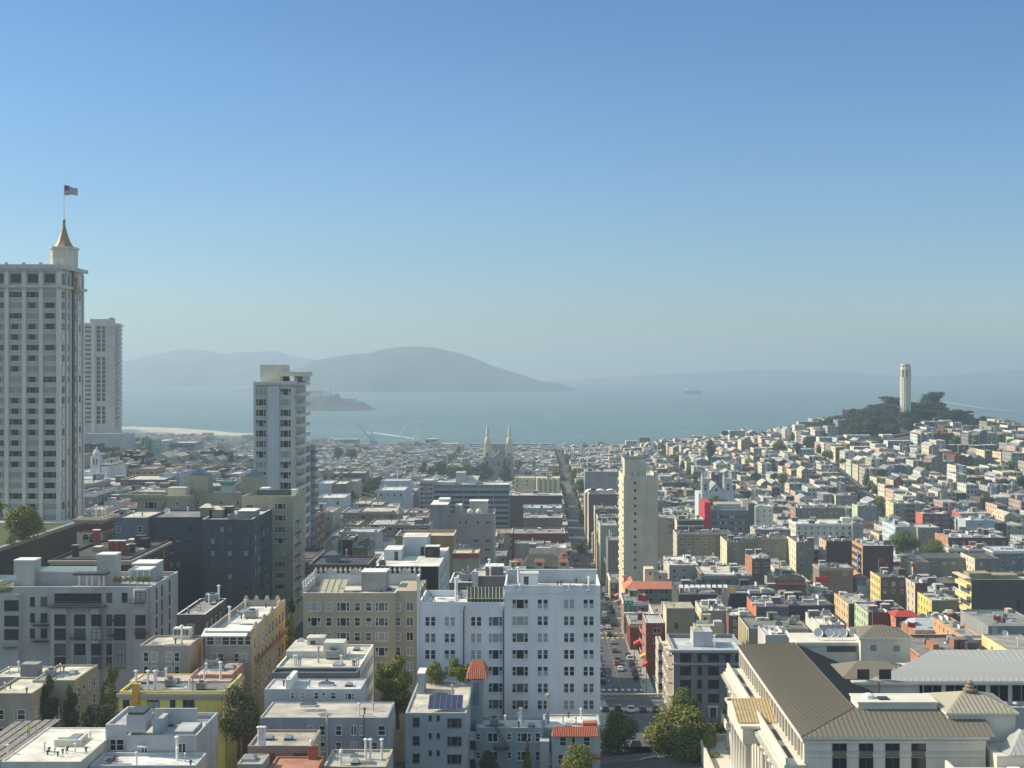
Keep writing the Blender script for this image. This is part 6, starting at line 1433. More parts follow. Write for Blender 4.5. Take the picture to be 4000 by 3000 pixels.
# ---- middle distance, left of the street
N_ = [
 (1990,2195,1935,822,22,(.10,.055,.05),(.48,.46,.42),"long dark maroon-brown building right of the banded office block",dict(win=None,cap=WHITE,furn=8,pyb=1975)),
 (2045,2195,1984,740,20,(.38,.38,.38),(.5,.5,.5),"pale grey building with row of roof hoods by the street",dict(win='dh',nfl=1,cw=3,furn=7,pyb=2010)),
 (2045,2197,2022,700,18,(.22,.17,.15),(.42,.40,.36),"taupe blank-walled building with stepped white parapet by the street",dict(win=None,cap=WHITE,furn=5,pyb=2055)),
 (1998,2206,2083,668,22,(.22,.045,.038),(.27,.26,.25),"dark red walled building with wide grey roof beside the street",dict(win=None,cap=WHITE,furn=7,pyb=2125,brick=True)),
 (2010,2125,2122,648,12,(.22,.23,.25),(.3,.3,.3),"slate-grey house with three square windows above the pagoda-roofed hall",dict(win='dh',nfl=1,cw=5,furn=3,pyb=2150)),
 (2066,2212,2140,640,16,(.60,.55,.52),(.68,.60,.58),"pinkish-white cluttered roof beside the street above the pagoda-roofed hall",dict(win=None,furn=9,pyb=2155)),
 (1400,1548,1998,620,22,(.24,.21,.18),(.50,.47,.42),"grey-brown apartment house with two rows of small windows",dict(win='dh',cw=3.6,nfl=3,pyb=2080,cornice=.4,fr='t')),
 (1335,1425,2002,640,24,(.26,.22,.20),(.20,.21,.24),"brownish building with bluish-grey flat roof left of grey-brown one",dict(win='dh',nfl=2,pyb=2030,cap=WHITE)),
 (1440,1540,2048,572,20,(.36,.30,.19),(.48,.46,.42),"tan building with four large round-arched windows",dict(win='arch',cw=2.8,ww=1.7,wh=1.6,nfl=1,first=1.6,pyb=2072,cornice=.4,fr='t')),
 (1540,1680,2052,560,16,(.22,.22,.22),(.4,.38,.35),"long grey shed-like building with ribbon of dark windows",dict(win='two',cw=4,ww=2.8,wh=1,nfl=1,first=1,pyb=2080,furn=6)),
 (1330,1478,2078,500,14,(.42,.42,.40),(.42,.44,.46),"wide pale building with long white parapet and sunken grey roof",dict(win=None,cap=mat("cream_cap2",(.62,.6,.45),.9,.05,1),furn=3,pyb=2110)),
 (1337,1376,2108,452,14,(.16,.075,.05),(.55,.54,.5),"narrow red-brown brick house with white roof and fringe cornice",dict(win='dh',nfl=3,brick=True,pyb=2190,cap=WHITE)),
 (1377,1437,2140,430,18,(.22,.19,.14),(.10,.10,.10),"tan-brown house with black roof pit and ochre side wall",dict(win='dh',nfl=1,pyb=2190,furn=3)),
 (1262,1300,2120,440,18,(.42,.40,.33),(.15,.15,.16),"narrow cream corner house with dark roof beside the tall brick block",dict(win=None,pyb=2180,furn=2)),
 (1301,1340,1990,700,14,(.30,.29,.27),(.62,.58,.44),"small grey house with cream roof in the left middle distance",dict(win='dh',nfl=2,pyb=2030)),
 (1340,1402,2050,560,18,(.34,.27,.18),(.6,.56,.42),"tan house with garage-like dark doors and cream flat roof",dict(win='pair',nfl=1,cw=4,pyb=2075)),
 (1242,1345,1944,690,22,(.60,.61,.63),(.66,.64,.56),"white corner house with stacked bay windows and flat white roof",dict(win='dh',nfl=3,cw=5,pyb=2000,furn=2)),
 (1246,1296,1888,745,20,(.60,.62,.64),(.64,.63,.58),"plain white block wall beside a brown one in left middle distance",dict(win=None,pyb=1935,furn=1)),
 (1298,1352,1890,742,22,(.24,.215,.18),(.62,.6,.5),"plain brown block joined right of the plain white wall",dict(win=None,pyb=1960,furn=1)),
 (1476,1580,1915,800,26,(.42,.46,.49),(.60,.60,.56),"pale blue-grey hall with bright flat roof behind spire-like mast",dict(win='dh',nfl=1,pyb=1945,furn=4)),
 (1488,1600,1878,850,18,(.50,.55,.58),(.45,.5,.52),"pale blue church-like hall with sloping roof and thin white mast",dict(win=None,pyb=1915,furn=1)),
 (2010,2088,1866,1020,16,(.62,.55,.33),(.64,.62,.5),"cream-yellow sunlit house left of the scalloped yellow row",dict(win='dh',nfl=2,pyb=1885)),
 (2088,2188,1868,1000,22,(.40,.38,.34),(.6,.58,.5),"pale apartment row with yellow sunlit bay fronts near the tree-lined street",dict(win=None,pyb=1915)),
 (2285,2412,1842,1010,30,(.27,.26,.25),(.38,.38,.37),"large blank grey school building with faint lettering high on its wall",dict(win=None,pyb=1905,furn=6,cap=WHITE)),
 (2300,2412,1930,860,26,(.15,.10,.09),(.12,.12,.12),"dark maroon-brown building right of the busy street",dict(win=None,left=True,pyb=1975,furn=5,cap=WHITE)),
 (2325,2412,1988,800,22,(.16,.12,.11),(.14,.14,.14),"charcoal-brown blank building right of the busy street with white coping",dict(win=None,pyb=2030,furn=6,cap=WHITE)),
 (2335,2412,2022,742,20,(.10,.07,.065),(.13,.13,.13),"black-brown shop building right of the busy street",dict(win=None,pyb=2050,furn=5,cap=WHITE)),
 (2345,2412,2052,690,24,(.28,.36,.27),(.36,.36,.34),"mint-green-edged building on the right side of the busy street",dict(win=None,pyb=2110,furn=4)),
 (2375,2418,2110,640,20,(.20,.17,.15),(.24,.24,.24),"grey-roofed shop building left of the slab tower",dict(win='dh',nfl=2,pyb=2200,furn=4)),
 (470,640,1873,560,24,(.19,.165,.145),(.58,.56,.50),"brown building with grid of dark windows and rust-red panels",dict(win='two',cw=3.4,ww=2.4,wh=1.5,fl=3.0,nfl=3,first=1.4,furn=2,pyb=1915,cap=WHITE,right=False)),
 (641,700,1848,575,24,(.40,.42,.45),(.5,.5,.5),"white-sided annex right of the rust-panelled brown building",dict(win='dh',nfl=2,pyb=1915)),
 (372,468,1892,560,20,(.20,.18,.165),(.5,.48,.43),"lower brown wing left of the rust-panelled brown building",dict(win='two',cw=3.4,ww=2.2,nfl=2,pyb=1915,right=False)),
 (330,400,1990,455,12,(.50,.51,.53),(.64,.61,.52),"small white house with large dark corner window below brown wing",dict(win='two',nfl=1,cw=6,ww=3,wh=1.6,pyb=2015)),
 (405,470,1960,480,12,(.56,.57,.58),(.70,.69,.66),"bright white cluster roof right of the small white house",dict(win='dh',nfl=1,pyb=1990,furn=5)),
 (598,650,1722,1080,30,(.50,.51,.54),(.5,.5,.5),"blank white wall building at the edge of the dark hillside trees",dict(win=None,pyb=1765,furn=0)),
 (325,512,1694,900,9,(.40,.42,.44),(.4,.4,.38),"long blank white wall on the slope below the slender high-rise",dict(win=None,pyb=1735,furn=0,par=.2)),
 (326,385,1735,845,12,(.09,.085,.08),(.30,.29,.27),"dark gabled house under the long blank white wall",dict(win='dh',nfl=1,pyb=1765,furn=1)),
 (388,445,1750,835,12,(.07,.075,.07),(.22,.22,.21),"dark shingled house right of the gabled one on the left slope",dict(win='dh',nfl=1,pyb=1775,furn=1)),
 (652,760,1730,1090,30,(.24,.24,.26),(.48,.48,.47),"long grey school-like building right of the blank white wall",dict(win='two',cw=4,ww=2.6,nfl=2,pyb=1765)),
]
for (p0,p1,py,Y_,d,wc,rc,lab,o) in N_:
    o = dict(o); o.setdefault('par',.5); MID[lab] = bld(p0,p1,py,Y_,d,wc,rc,lab,**o)
for lab,c,n in (("pale apartment row with yellow sunlit bay fronts near the tree-lined street",(.66,.58,.33),6),("mint-green-edged building on the right side of the busy street",(.62,.66,.5),4),("dark maroon-brown building right of the busy street",(.62,.50,.35),5),("charcoal-brown blank building right of the busy street with white coping",(.62,.53,.38),5),("black-brown shop building right of the busy street",(.66,.56,.38),5)):
    b = MID[lab]
    if b.x0 > 0: side(b,c,False,n)
b = MID["pale apartment row with yellow sunlit bay fronts near the tree-lined street"]
for i in range(5):
    x = b.x0+1.2+3.6*i
    part(b,"bay_window",[wall_m((.68,.60,.35))],lambda m:m.prism([(x,b.y0-.02),(x+.6,b.y0-1.4),(x+2.0,b.y0-1.4),(x+2.6,b.y0-.02)],b.z0,b.zt+.3))  # sunlit yellow put into the colour of the bays
b = MID["large blank grey school building with faint lettering high on its wall"]
text("P M\n\n\u2022","lettering",b.root,(wx(2395,1010),1009.9,wz(1862,1010)),3.2,0,METALD,b.L)
def tents():
    t = thing("tent_canopy","row of white scalloped tent canopies below the grey school building","canopy",(wx(2340,930),930,20))
    for k in range(3):
        m = MB(); x0_=wx(2286,930)+6.9*k; n=10
        for i in range(n+1):
            a=math.pi*i/n
            for j in range(4): m.v.append((x0_+3.4-3.4*math.cos(a),926+3*j,wz(1926,930)+3.0*math.sin(a)*(1-.1*abs(j-1.5))))
        for i in range(n):
            for j in range(3): q=i*4+j; m.f.append((q,q+4,q+5,q+1)); m.m.append(0)
        m.build("canopy_shell",[WHITE],t,(wx(2340,930),930,20),True)
    m = MB(); m.box(wx(2286,930),wx(2400,930),931,950,18,wz(1926,930)); m.build("wall",[wall_m((.5,.42,.3))],t,(wx(2340,930),930,20)); FOOT.append((wx(2286,930),wx(2400,930),925,952))
tents(); RECTS.append((2286,2412,1905,1928,925))
b = MID["pale blue church-like hall with sloping roof and thin white mast"]
part(b,"mast",[WHITE],lambda m:m.tube((wx(1553,852),852,b.rz),(wx(1553,852),852,wz(1822,852)),.35,6,0,.12))
b = MID["grey-brown apartment house with two rows of small windows"]
part(b,"corner_dome_turret",[wall_m((.34,.32,.27)),wall_m((.42,.46,.44))],lambda m:(m.box(wx(1548,618),wx(1572,618),618,621,b.z0,wz(2008,618)),m.lathe(wx(1560,618),619.5,[(1.3,wz(2008,618)),(1.35,wz(1990,618)),(1.1,wz(1982,618)),(.5,wz(1976,618)),(.05,wz(1970,618))],10,1)))
# pagoda-roofed hall
b = bld(2010,2222,2215,585,18,(.12,.13,.11),(.16,.17,.15),"hall with green-black gable, cream wings and little pagoda roofs",pyb=2240,win=None,furn=1,par=.3)
PW = wall_m((.50,.45,.33)); PT = mat("brown_red_tile",(.24,.09,.06),.8,.15,1)
part(b,"gable_roof",[mat("green_black_roof",(.06,.075,.06),.8,.15,1)],lambda m:(m.poly([(wx(2035,584),584,b.zt),(wx(2190,584),584,b.zt),(wx(2160,590),590,b.zt+5),(wx(2070,590),590,b.zt+5)]),m.poly([(wx(2190,584),584,b.zt),(wx(2190,600),600,b.zt),(wx(2160,590),590,b.zt+5)]),m.poly([(wx(2035,600),600,b.zt),(wx(2035,584),584,b.zt),(wx(2070,590),590,b.zt+5)])))
for px in (2022,2107,2200):
    part(b,"cream_wing",[PW,GLASS,PT],lambda m:(m.box(wx(px-18,583),wx(px+18,583),582,584.9,b.z0,wz(2192,583)),m.box(wx(px-10,583),wx(px+10,583),581.9,581.98,wz(2209,583),wz(2198,583),1),m.poly([(wx(px-24,583),581,wz(2193,583)),(wx(px+24,583),581,wz(2193,583)),(wx(px+16,583),584,wz(2183,583)),(wx(px-16,583),584,wz(2183,583))],2)))
part(b,"pagoda_cap",[PT],lambda m:(hip(m,wx(2184,586),wx(2222,586),585,590,wz(2177,586),1.2,1.8),hip(m,wx(2190,586),wx(2216,586),586,589,wz(2166,586),1.0,1.4),m.box(wx(2196,586),wx(2210,586),586.5,588.5,wz(2183,586),wz(2166,586))))

# ---- white mission church, far left
def mission():
    Y_=640; x=wx(370,Y_); z0=G(x,Y_)-2; L=(x,Y_,z0)
    t = thing("mission_church","white mission church with domed bell tower beside the hotel tower","church",L); WH = wall_m((.58,.59,.61))
    m = MB(); m.box(wx(352,Y_),wx(390,Y_),Y_,Y_+5,z0,wz(1818,Y_)); m.box(wx(356,Y_),wx(386,Y_),Y_+.5,Y_+4.5,wz(1818,Y_),wz(1782,Y_))
    for px in (358,384): m.lathe(wx(px,Y_),Y_+.8,[(.7,wz(1818,Y_)),(.7,wz(1790,Y_)),(.1,wz(1780,Y_))],8)
    m.build("bell_tower",[WH],t,L)
    m = MB()
    for px in (364,378): m.box(wx(px-3.5,Y_),wx(px+3.5,Y_),Y_+.4,Y_+.48,wz(1812,Y_),wz(1792,Y_))
    m.box(wx(366,Y_),wx(374,Y_),Y_-.08,Y_-.02,wz(1862,Y_),wz(1845,Y_)); m.build("belfry_opening",[GLASS3],t,L)
    m = MB(); m.lathe(wx(371,Y_),Y_+2.5,[(1.7,wz(1782,Y_)),(1.75,wz(1772,Y_)),(1.3,wz(1762,Y_)),(.5,wz(1756,Y_)),(.3,wz(1750,Y_)),(.05,wz(1742,Y_))],12); m.build("dome",[WH],t,L,True)
    m = MB(); m.box(wx(392,Y_),wx(425,Y_),Y_+1,Y_+26,z0,wz(1822,Y_)); m.box(wx(320,Y_),wx(352,Y_),Y_+1,Y_+14,z0,wz(1842,Y_)); m.build("nave",[WH],t,L)
    m = MB(); m.box(wx(391,Y_),wx(426,Y_),Y_+.8,Y_+26.2,wz(1822,Y_)+.01,wz(1822,Y_)+.4); m.build("roof",[roof_m((.16,.15,.14))],t,L)
    m = MB(); m.box(wx(330,Y_),wx(440,Y_),Y_-10,Y_-.02,z0,wz(1862,Y_)); m.build("porch",[WH],t,L)
    FOOT.append((wx(318,Y_),wx(442,Y_),Y_-11,Y_+27)); RECTS.append((320,440,1745,1880,Y_))
mission()
# ================================================================== landmarks farther off
def stone(c,n="landmark_stone"): return mat(n,c,.85,.07,.3,streak=.08)
# memorial tower on the hill
def hill_tower():
    Y_=1375; x=wx(3537,Y_); L=(x,Y_,74); S=stone((.62,.57,.46)); t = thing("memorial_tower","fluted cream column tower on the wooded hill","tower",L)
    R_=5.35; zt=wz(1422,Y_); zf=wz(1477,Y_); n=16
    m = MB(); pr=[]
    for i in range(n*3):
        a=2*math.pi*i/(n*3); rr_=R_*(1.0 if i%3 else .93); pr.append((x+rr_*math.cos(a),Y_+rr_*math.sin(a)))
    m.prism(pr,74,zf); m.build("fluted_shaft",[S],t,L)
    m = MB()
    m.lathe(x,Y_,[(R_*1.0,zf),(R_*1.0,zf+1),(R_*.98,zf+1)],24)
    for i in range(8):
        a=2*math.pi*(i+.5)/8; u=Vector((math.cos(a),math.sin(a),0)); v=Vector((-math.sin(a),math.cos(a),0))
        p=[Vector((x,Y_,0))+u*R_*.99+v*1.05,Vector((x,Y_,0))+u*R_*.99-v*1.05,Vector((x,Y_,0))+u*R_*.75-v*.95,Vector((x,Y_,0))+u*R_*.75+v*.95]
        m.prism([(q.x,q.y) for q in p],zf+1,zf+8.5)
    m.lathe(x,Y_,[(R_*.99,zf+8.5),(R_*.99,zf+11),(R_*.93,zf+11.2)],24)
    for i in range(8):
        a=2*math.pi*(i+.5)/8; u=Vector((math.cos(a),math.sin(a),0)); v=Vector((-math.sin(a),math.cos(a),0)); c=Vector((x,Y_,0))
        m.prism([(q.x,q.y) for q in (c+u*R_*.92+v*.9,c+u*R_*.92-v*.9,c+u*R_*.72-v*.8,c+u*R_*.72+v*.8)],zf+11,zt-1.2)
    m.lathe(x,Y_,[(R_*.92,zt-1.3),(R_*.9,zt),(R_*.8,zt)],24)
    m.build("arcaded_crown",[S],t,L)
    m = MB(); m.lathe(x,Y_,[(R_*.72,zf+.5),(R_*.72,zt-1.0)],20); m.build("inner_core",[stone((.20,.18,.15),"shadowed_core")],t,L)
    m = MB(); m.box(x-8,x+8,Y_-8,Y_+8,66,82); m.build("plinth",[S],t,L)
hill_tower()
# twin-spired church
def twin_church():
    Y_=1385; L=(wx(1945,Y_),Y_,14); S=stone((.27,.255,.24),"dark_church_stone"); SP_=stone((.60,.53,.38)); t = thing("twin_spired_church","grey stone church with twin cream spires and steep front gable","church",L)
    for px in (1904,1989):
        x=wx(px,Y_); m = MB(); m.box(x-4.2,x+4.2,Y_,Y_+8.4,14,wz(1785,Y_)); m.box(x-4.6,x+4.6,Y_-.4,Y_+8.8,wz(1792,Y_),wz(1788,Y_)); m.build("tower",[S],t,L)
        m = MB(); zz=wz(1785,Y_)
        m.lathe(x,Y_+4.2,[(4.3,zz),(4.2,zz+5),(3.9,zz+9),(3.3,wz(1724,Y_)),(3.0,wz(1716,Y_)),(2.4,wz(1712,Y_)),(1.8,wz(1710,Y_)),(1.7,wz(1697,Y_)),(2.2,wz(1696,Y_)),(1.8,wz(1690,Y_)),(.7,wz(1662,Y_)),(.12,wz(1655,Y_))],8,ph=math.pi/8)
        m.tube((x,Y_+4.2,wz(1656,Y_)),(x,Y_+4.2,wz(1649,Y_)),.12,4); m.build("spire",[SP_],t,L)
        m = MB()
        for dx in (-3.6,3.6):
            for dy in (.6,7.8): m.lathe(x+dx,Y_+dy,[(.75,zz-2),(.75,zz+4),(.1,zz+9.5)],6); m.lathe(x+dx*.72,Y_+4.2+(dy-4.2)*.72,[(.55,zz+6),(.5,zz+12),(.05,zz+15.5)],6)
        m.build("pinnacle",[SP_],t,L)
        m = MB(); m.box(x-.9,x+.9,Y_-.1,Y_-.02,zz-9,zz-4.2); m.box(x-.6,x+.6,Y_-.1,Y_-.02,zz-16,zz-12)
        for a in (0,): m.box(x-.8,x+.8,Y_+.0,Y_+.05,zz+.6,zz+4); 
        m.build("arched_opening",[GLASS],t,L)
    x0_,x1_=wx(1904,Y_)+4.2,wx(1989,Y_)-4.2; xc=(x0_+x1_)/2
    m = MB(); m.poly([(x0_,Y_+.5,14),(x1_,Y_+.5,14),(x1_,Y_+.5,wz(1792,Y_)),(xc,Y_+.5,wz(1770,Y_)),(x0_,Y_+.5,wz(1792,Y_))]); m.box(x0_-2,x1_+2,Y_+8.5,Y_+45,14,wz(1800,Y_)); m.build("nave",[S],t,L)
    m = MB(); m.poly([(x0_,Y_+.2,wz(1793,Y_)),(xc,Y_+.2,wz(1769,Y_)),(xc,Y_+45,wz(1769,Y_)),(x0_,Y_+45,wz(1793,Y_))]); m.poly([(xc,Y_+.2,wz(1769,Y_)),(x1_,Y_+.2,wz(1793,Y_)),(x1_,Y_+45,wz(1793,Y_)),(xc,Y_+45,wz(1769,Y_))]); m.build("roof",[mat("brown_slate",(.13,.10,.085),.9,.1,1)],t,L)
    m = MB(); m.lathe(xc,0,[(0,0)],3) if 0 else None
    m.v += [(xc+2.2*math.cos(a),Y_+.42,wz(1813,Y_)+2.2*math.sin(a)) for a in [2*math.pi*i/12 for i in range(12)]]; m.f.append(tuple(range(12))); m.m.append(0); m.build("rose_window",[GLASS3],t,L)
    FOOT.append((L[0]-18,L[0]+18,Y_-2,Y_+46)); RECTS.append((1880,2015,1650,1880,Y_))
twin_church()
# white twin-tower church
def white_church():
    Y_=905; L=(wx(2800,Y_),Y_,14); W_=wall_m((.56,.57,.58)); t = thing("white_church","white church with two square pinnacled towers and pointed gable","church",L)
    x0_,x1_=wx(2744,Y_),wx(2858,Y_)
    for a,c in ((2744,2768),(2830,2858)):
        xa,xb_=wx(a,Y_),wx(c,Y_); m = MB(); m.box(xa,xb_,Y_,Y_+5,14,wz(1868,Y_)); m.box(xa-.2,xb_+.2,Y_-.2,Y_+5.2,wz(1905,Y_),wz(1902,Y_))
        for dx in (xa,xb_):
            for dy in (Y_,Y_+5): m.lathe(dx,dy,[(.55,14),(.55,wz(1866,Y_)),(.05,wz(1846,Y_))],6)
        m.build("bell_tower",[W_],t,L)
        m = MB(); xm=(xa+xb_)/2; m.box(xm-.7,xm+.7,Y_-.08,Y_-.02,wz(1915,Y_),wz(1895,Y_)); m.poly([(xm-.7,Y_-.08,wz(1895,Y_)),(xm+.7,Y_-.08,wz(1895,Y_)),(xm,Y_-.08,wz(1888,Y_))]); m.build("lancet_window",[GLASS],t,L)
    xa,xb_=wx(2768,Y_)+.02,wx(2830,Y_)-.02; xm=(xa+xb_)/2
    m = MB(); m.poly([(xa,Y_+.5,14),(xb_,Y_+.5,14),(xb_,Y_+.5,wz(1928,Y_)),(xm,Y_+.5,wz(1890,Y_)),(xa,Y_+.5,wz(1928,Y_))]); m.box(x0_-2,x1_+2,Y_+5.3,Y_+28,14,wz(1930,Y_)); m.build("nave",[W_],t,L)
    m = MB(); m.poly([(xa,Y_+.3,wz(1929,Y_)),(xm,Y_+.3,wz(1889,Y_)),(xm,Y_+28,wz(1889,Y_)),(xa,Y_+28,wz(1929,Y_))]); m.poly([(xm,Y_+.3,wz(1889,Y_)),(xb_,Y_+.3,wz(1929,Y_)),(xb_,Y_+28,wz(1929,Y_)),(xm,Y_+28,wz(1889,Y_))]); m.build("roof",[roof_m((.34,.34,.34))],t,L)
    m = MB(); m.v += [(xm+1.1*math.cos(a),Y_+.42,wz(1914,Y_)+1.1*math.sin(a)) for a in [2*math.pi*i/10 for i in range(10)]]; m.f.append(tuple(range(10))); m.m.append(0); m.box(xm-1.4,xm+1.4,Y_+.4,Y_+.46,wz(1955,Y_),wz(1937,Y_)); m.build("gable_window",[GLASS3],t,L)
    FOOT.append((x0_-3,x1_+3,Y_-1,Y_+29)); RECTS.append((2725,2860,1845,1960,Y_))
white_church()

# prison island
def prison_island():
    Y_=4200; x0_,x1_=wx(1010,Y_),wx(1470,Y_); m = MB(); n=70; rows_=26
    for j in range(rows_+1):
        for i in range(n+1):
            u=i/n; v=j/rows_; x=x0_+(x1_-x0_)*u; y=Y_-90+220*v
            base=(1 if v>0 and v<1 else 0)*(min(1,math.sin(math.pi*min(1,max(0,u)))*2.2))**.5*min(1,v*5)*min(1,(1-v)*4)
            prof=44 if u<.62 else 44-17*(u-.62)/.12 if u<.74 else 26 if u<.84 else 26-23*(u-.84)/.16
            pass
            nz=noise.fractal(Vector((x/26,y/26,2)),1,2,5)
            m.v.append((x,y+8*nz*(0<j<rows_),(prof+7*nz)*base-1.5))
    for j in range(rows_):
        for i in range(n): a=j*(n+1)+i; m.f.append((a,a+1,a+n+2,a+n+1)); m.m.append(0)
    tag(m.build("island_terrain",[mat("cliff_rock",(.07,.06,.05),.95,.55,.05,fine=.3)],smooth=False),kind="structure")
    def bx(name,lab,p0,p1,pt,pb,Yb,c,cat='building',d=14,n_=0):
        L=(wx(p0,Yb),Yb,wz(pb,Yb)); t=thing(name,lab,cat,L); q=MB(); q.box(wx(p0,Yb),wx(p1,Yb),Yb,Yb+d,wz(pb,Yb)-8,wz(pt,Yb)); q.build("wall",[wall_m(c)],t,L)
        q=MB(); q.box(wx(p0,Yb)-.5,wx(p1,Yb)+.5,Yb-.5,Yb+d+.5,wz(pt,Yb),wz(pt,Yb)+.7); q.build("roof",[WHITE],t,L)
        if n_:
            q=MB()
            for i in range(n_): q.box(wx(p0+(p1-p0)*(i+.25)/n_,Yb),wx(p0+(p1-p0)*(i+.75)/n_,Yb),Yb-.3,Yb-.05,wz(pb-3,Yb),wz(pt+3,Yb))
            q.build("window",[GLASS3],t,L)
        return t,L
    bx("cell_house","long pale cell house on top of the prison island",1140,1288,1524,1540,4190,(.55,.50,.42),d=40,n_=12)
    bx("guard_house","white flat building below the island lighthouse",1256,1288,1530,1537,4160,(.72,.70,.66),n_=4)
    bx("barracks","pale barracks block on the lower right of the prison island",1343,1392,1556,1568,4180,(.60,.58,.52),n_=8)
    bx("ruined_house","small cream ruin at the left of the prison island",1212,1246,1523,1540,4170,(.66,.60,.46),n_=3)
    xL,yL=wx(1285,4170),4170; t=thing("lighthouse","slim grey lighthouse on the crest of the prison island","lighthouse",(xL,yL,35)); q=MB(); q.lathe(xL,yL,[(3.2,35),(2.3,wz(1510,yL)),(3.0,wz(1509,yL)),(3.0,wz(1507.5,yL)),(1.7,wz(1507,yL)),(1.7,wz(1505.5,yL)),(.2,wz(1503.5,yL))],8); q.build("shaft",[wall_m((.42,.42,.40))],t,(xL,yL,35))
    for i,(px,py,w) in enumerate([(1300,1552,18),(1318,1546,24),(1310,1560,20),(1265,1555,14),(1240,1560,14),(1330,1562,16)]):
        tree(["dark tree clump below the island lighthouse","tallest dark tree mass on the prison island ridge","dark tree beneath the island ridge mass","small dark tree on the left island slope","low dark bush on the island's far left slope","dark tree at the right end of the island ridge"][i],wx(px,4150),4150,wz(py+14,4150),w*.9,w*.8,kind='round',lm=LEAFD,n=500,ls=.14,seed=40+i%2)
prison_island()
# observation wheel
def wheel():
    Y_=2250; cx,cz=wx(1621,Y_),wz(1706,Y_); R_=23.0; L=(cx,Y_,0); t=thing("observation_wheel","thin white observation wheel on the waterfront","ferris wheel",L); WM=mat("wheel_steel",(.62,.62,.62),.5,0)
    m=MB(); n=36
    for k in range(n):
        a,c=2*math.pi*k/n,2*math.pi*(k+1)/n
        for rr_,w in ((R_,.38),(R_-2.2,.26)): m.tube((cx+rr_*math.cos(a),Y_,cz+rr_*math.sin(a)),(cx+rr_*math.cos(c),Y_,cz+rr_*math.sin(c)),w,4)
    m.build("rim",[WM],t,L)
    m=MB()
    for k in range(18):
        a=2*math.pi*k/18; m.tube((cx,Y_,cz),(cx+R_*math.cos(a),Y_,cz+R_*math.sin(a)),.09,4)
    m.build("spokes",[WM],t,L)
    for k in range(24):
        a=2*math.pi*k/24; q=MB(); q.lathe(cx+(R_+1.3)*math.cos(a),Y_,[(.3,cz+(R_+1.3)*math.sin(a)-1.1),(1.0,cz+(R_+1.3)*math.sin(a)-.8),(1.0,cz+(R_+1.3)*math.sin(a)+.8),(.3,cz+(R_+1.3)*math.sin(a)+1.1)],8); q.build("cabin",[WM],t,L)
    for sx in (-9,9):
        for sy in (-4,4): q=MB(); q.tube((cx,Y_+sy*.3,cz),(cx+sx,Y_+sy,0),.5,6); q.build("leg",[WM],t,L)
    q=MB(); q.lathe(cx,Y_,[(1.6,cz-1),(1.6,cz+1)],10); q.build("hub",[WM],t,L)
wheel()
# harbour crane
def crane():
    Y_=2230; L=(wx(1455,Y_),Y_,0); t=thing("harbour_crane","grey floating harbour crane with long raised jib","crane",L); CM=mat("crane_steel",(.20,.24,.26),.6,0)
    base=(wx(1455,Y_),Y_,wz(1722,Y_)); tip=(wx(1396,Y_),Y_,wz(1655,Y_)); top=(wx(1452,Y_),Y_,wz(1685,Y_))
    q=MB()
    for dy in (-1.5,1.5):
        for o_ in (0,2.2): q.tube((base[0]-o_,Y_+dy,base[2]+o_),(tip[0],Y_+dy*.3,tip[2]),.45,4)
    for i in range(10):
        u=i/10; p=Vector(base).lerp(Vector(tip),u); p2=p+Vector((-2.2*(1-u),0,2.2*(1-u))); q.tube(p,Vector(base).lerp(Vector(tip),u+.08)+Vector((-2*(1-u),0,2*(1-u))),.25,4)
    q.build("jib",[CM],t,L)
    q=MB()
    for dx in (-4,4):
        for dy in (-3,3): q.tube((base[0]+2+dx,Y_+dy,2),(top[0]+dx*.2,Y_+dy*.2,top[2]),.5,4)
    q.tube(top,(tip[0]+2,Y_,tip[2]-2),.2,4); q.box(base[0]-4,base[0]+8,Y_-4,Y_+4,8,13); q.build("tower_frame",[CM],t,L)
    q=MB(); q.box(wx(1415,Y_),wx(1475,Y_),Y_-6,Y_+6,-1,3); q.build("barge_hull",[mat("hull_white",(.5,.5,.5),.7,.1,1)],t,L)
    q=MB()
    for px in (1412,1426): q.lathe(wx(px,Y_),Y_,[(1.3,3),(1.3,wz(1712,Y_)),(1.5,wz(1709,Y_))],8)
    q.build("funnel",[WHITE],t,L)
crane()
# boats
def hull(m,x,y,L_,W_,h,mi=0,z=0):
    m.prism([(x-L_/2,y-W_/2),(x+L_*.3,y-W_/2),(x+L_/2,y),(x+L_*.3,y+W_/2),(x-L_/2,y+W_/2)],z-.5,z+h,mi)
def ship():
    Y_=6600; x=wx(2708,Y_); L=(x,Y_,0); t=thing("cargo_ship","blue-grey cargo ship crossing the hazy bay","ship",L); m=MB(); hull(m,x,Y_,84,18,15); m.build("hull",[mat("ship_blue",(.08,.14,.20),.7,0)],t,L)
    m=MB(); m.box(x-38,x-24,Y_-7,Y_+7,15,28); m.box(x-34,x-30,Y_-2,Y_+2,28,34); m.build("superstructure",[WHITE],t,L)
ship()
def wake(lab,pts,w0,w1,c=.42):
    m=MB(); n=len(pts)
    P=[Vector((wx(px,F*H/(py-VY)),F*H/(py-VY),.35)) for px,py in pts]
    for i in range(n-1):
        d=(P[i+1]-P[i]).normalized(); s_=Vector((-d.y,d.x,0)); a=w0+(w1-w0)*i/(n-1); c_=w0+(w1-w0)*(i+1)/(n-1)
        m.quad(tuple(P[i]-s_*a),tuple(P[i+1]-s_*c_),tuple(P[i+1]+s_*c_),tuple(P[i]+s_*a))
    o=m.build("wake",[mat("foam",(.45,.52,.52),.8,.35,.03)],None,(0,0,0)); tag(o,lab,"wake",kind="stuff")
wake("white wake trailing across the bay right of the memorial tower",[(3668,1567),(3760,1582),(3850,1596),(3940,1606),(4040,1612)],8,5)
wake("pale wake behind the ferry near the observation wheel",[(1640,1716),(1570,1707),(1500,1697),(1440,1690)],5,11)
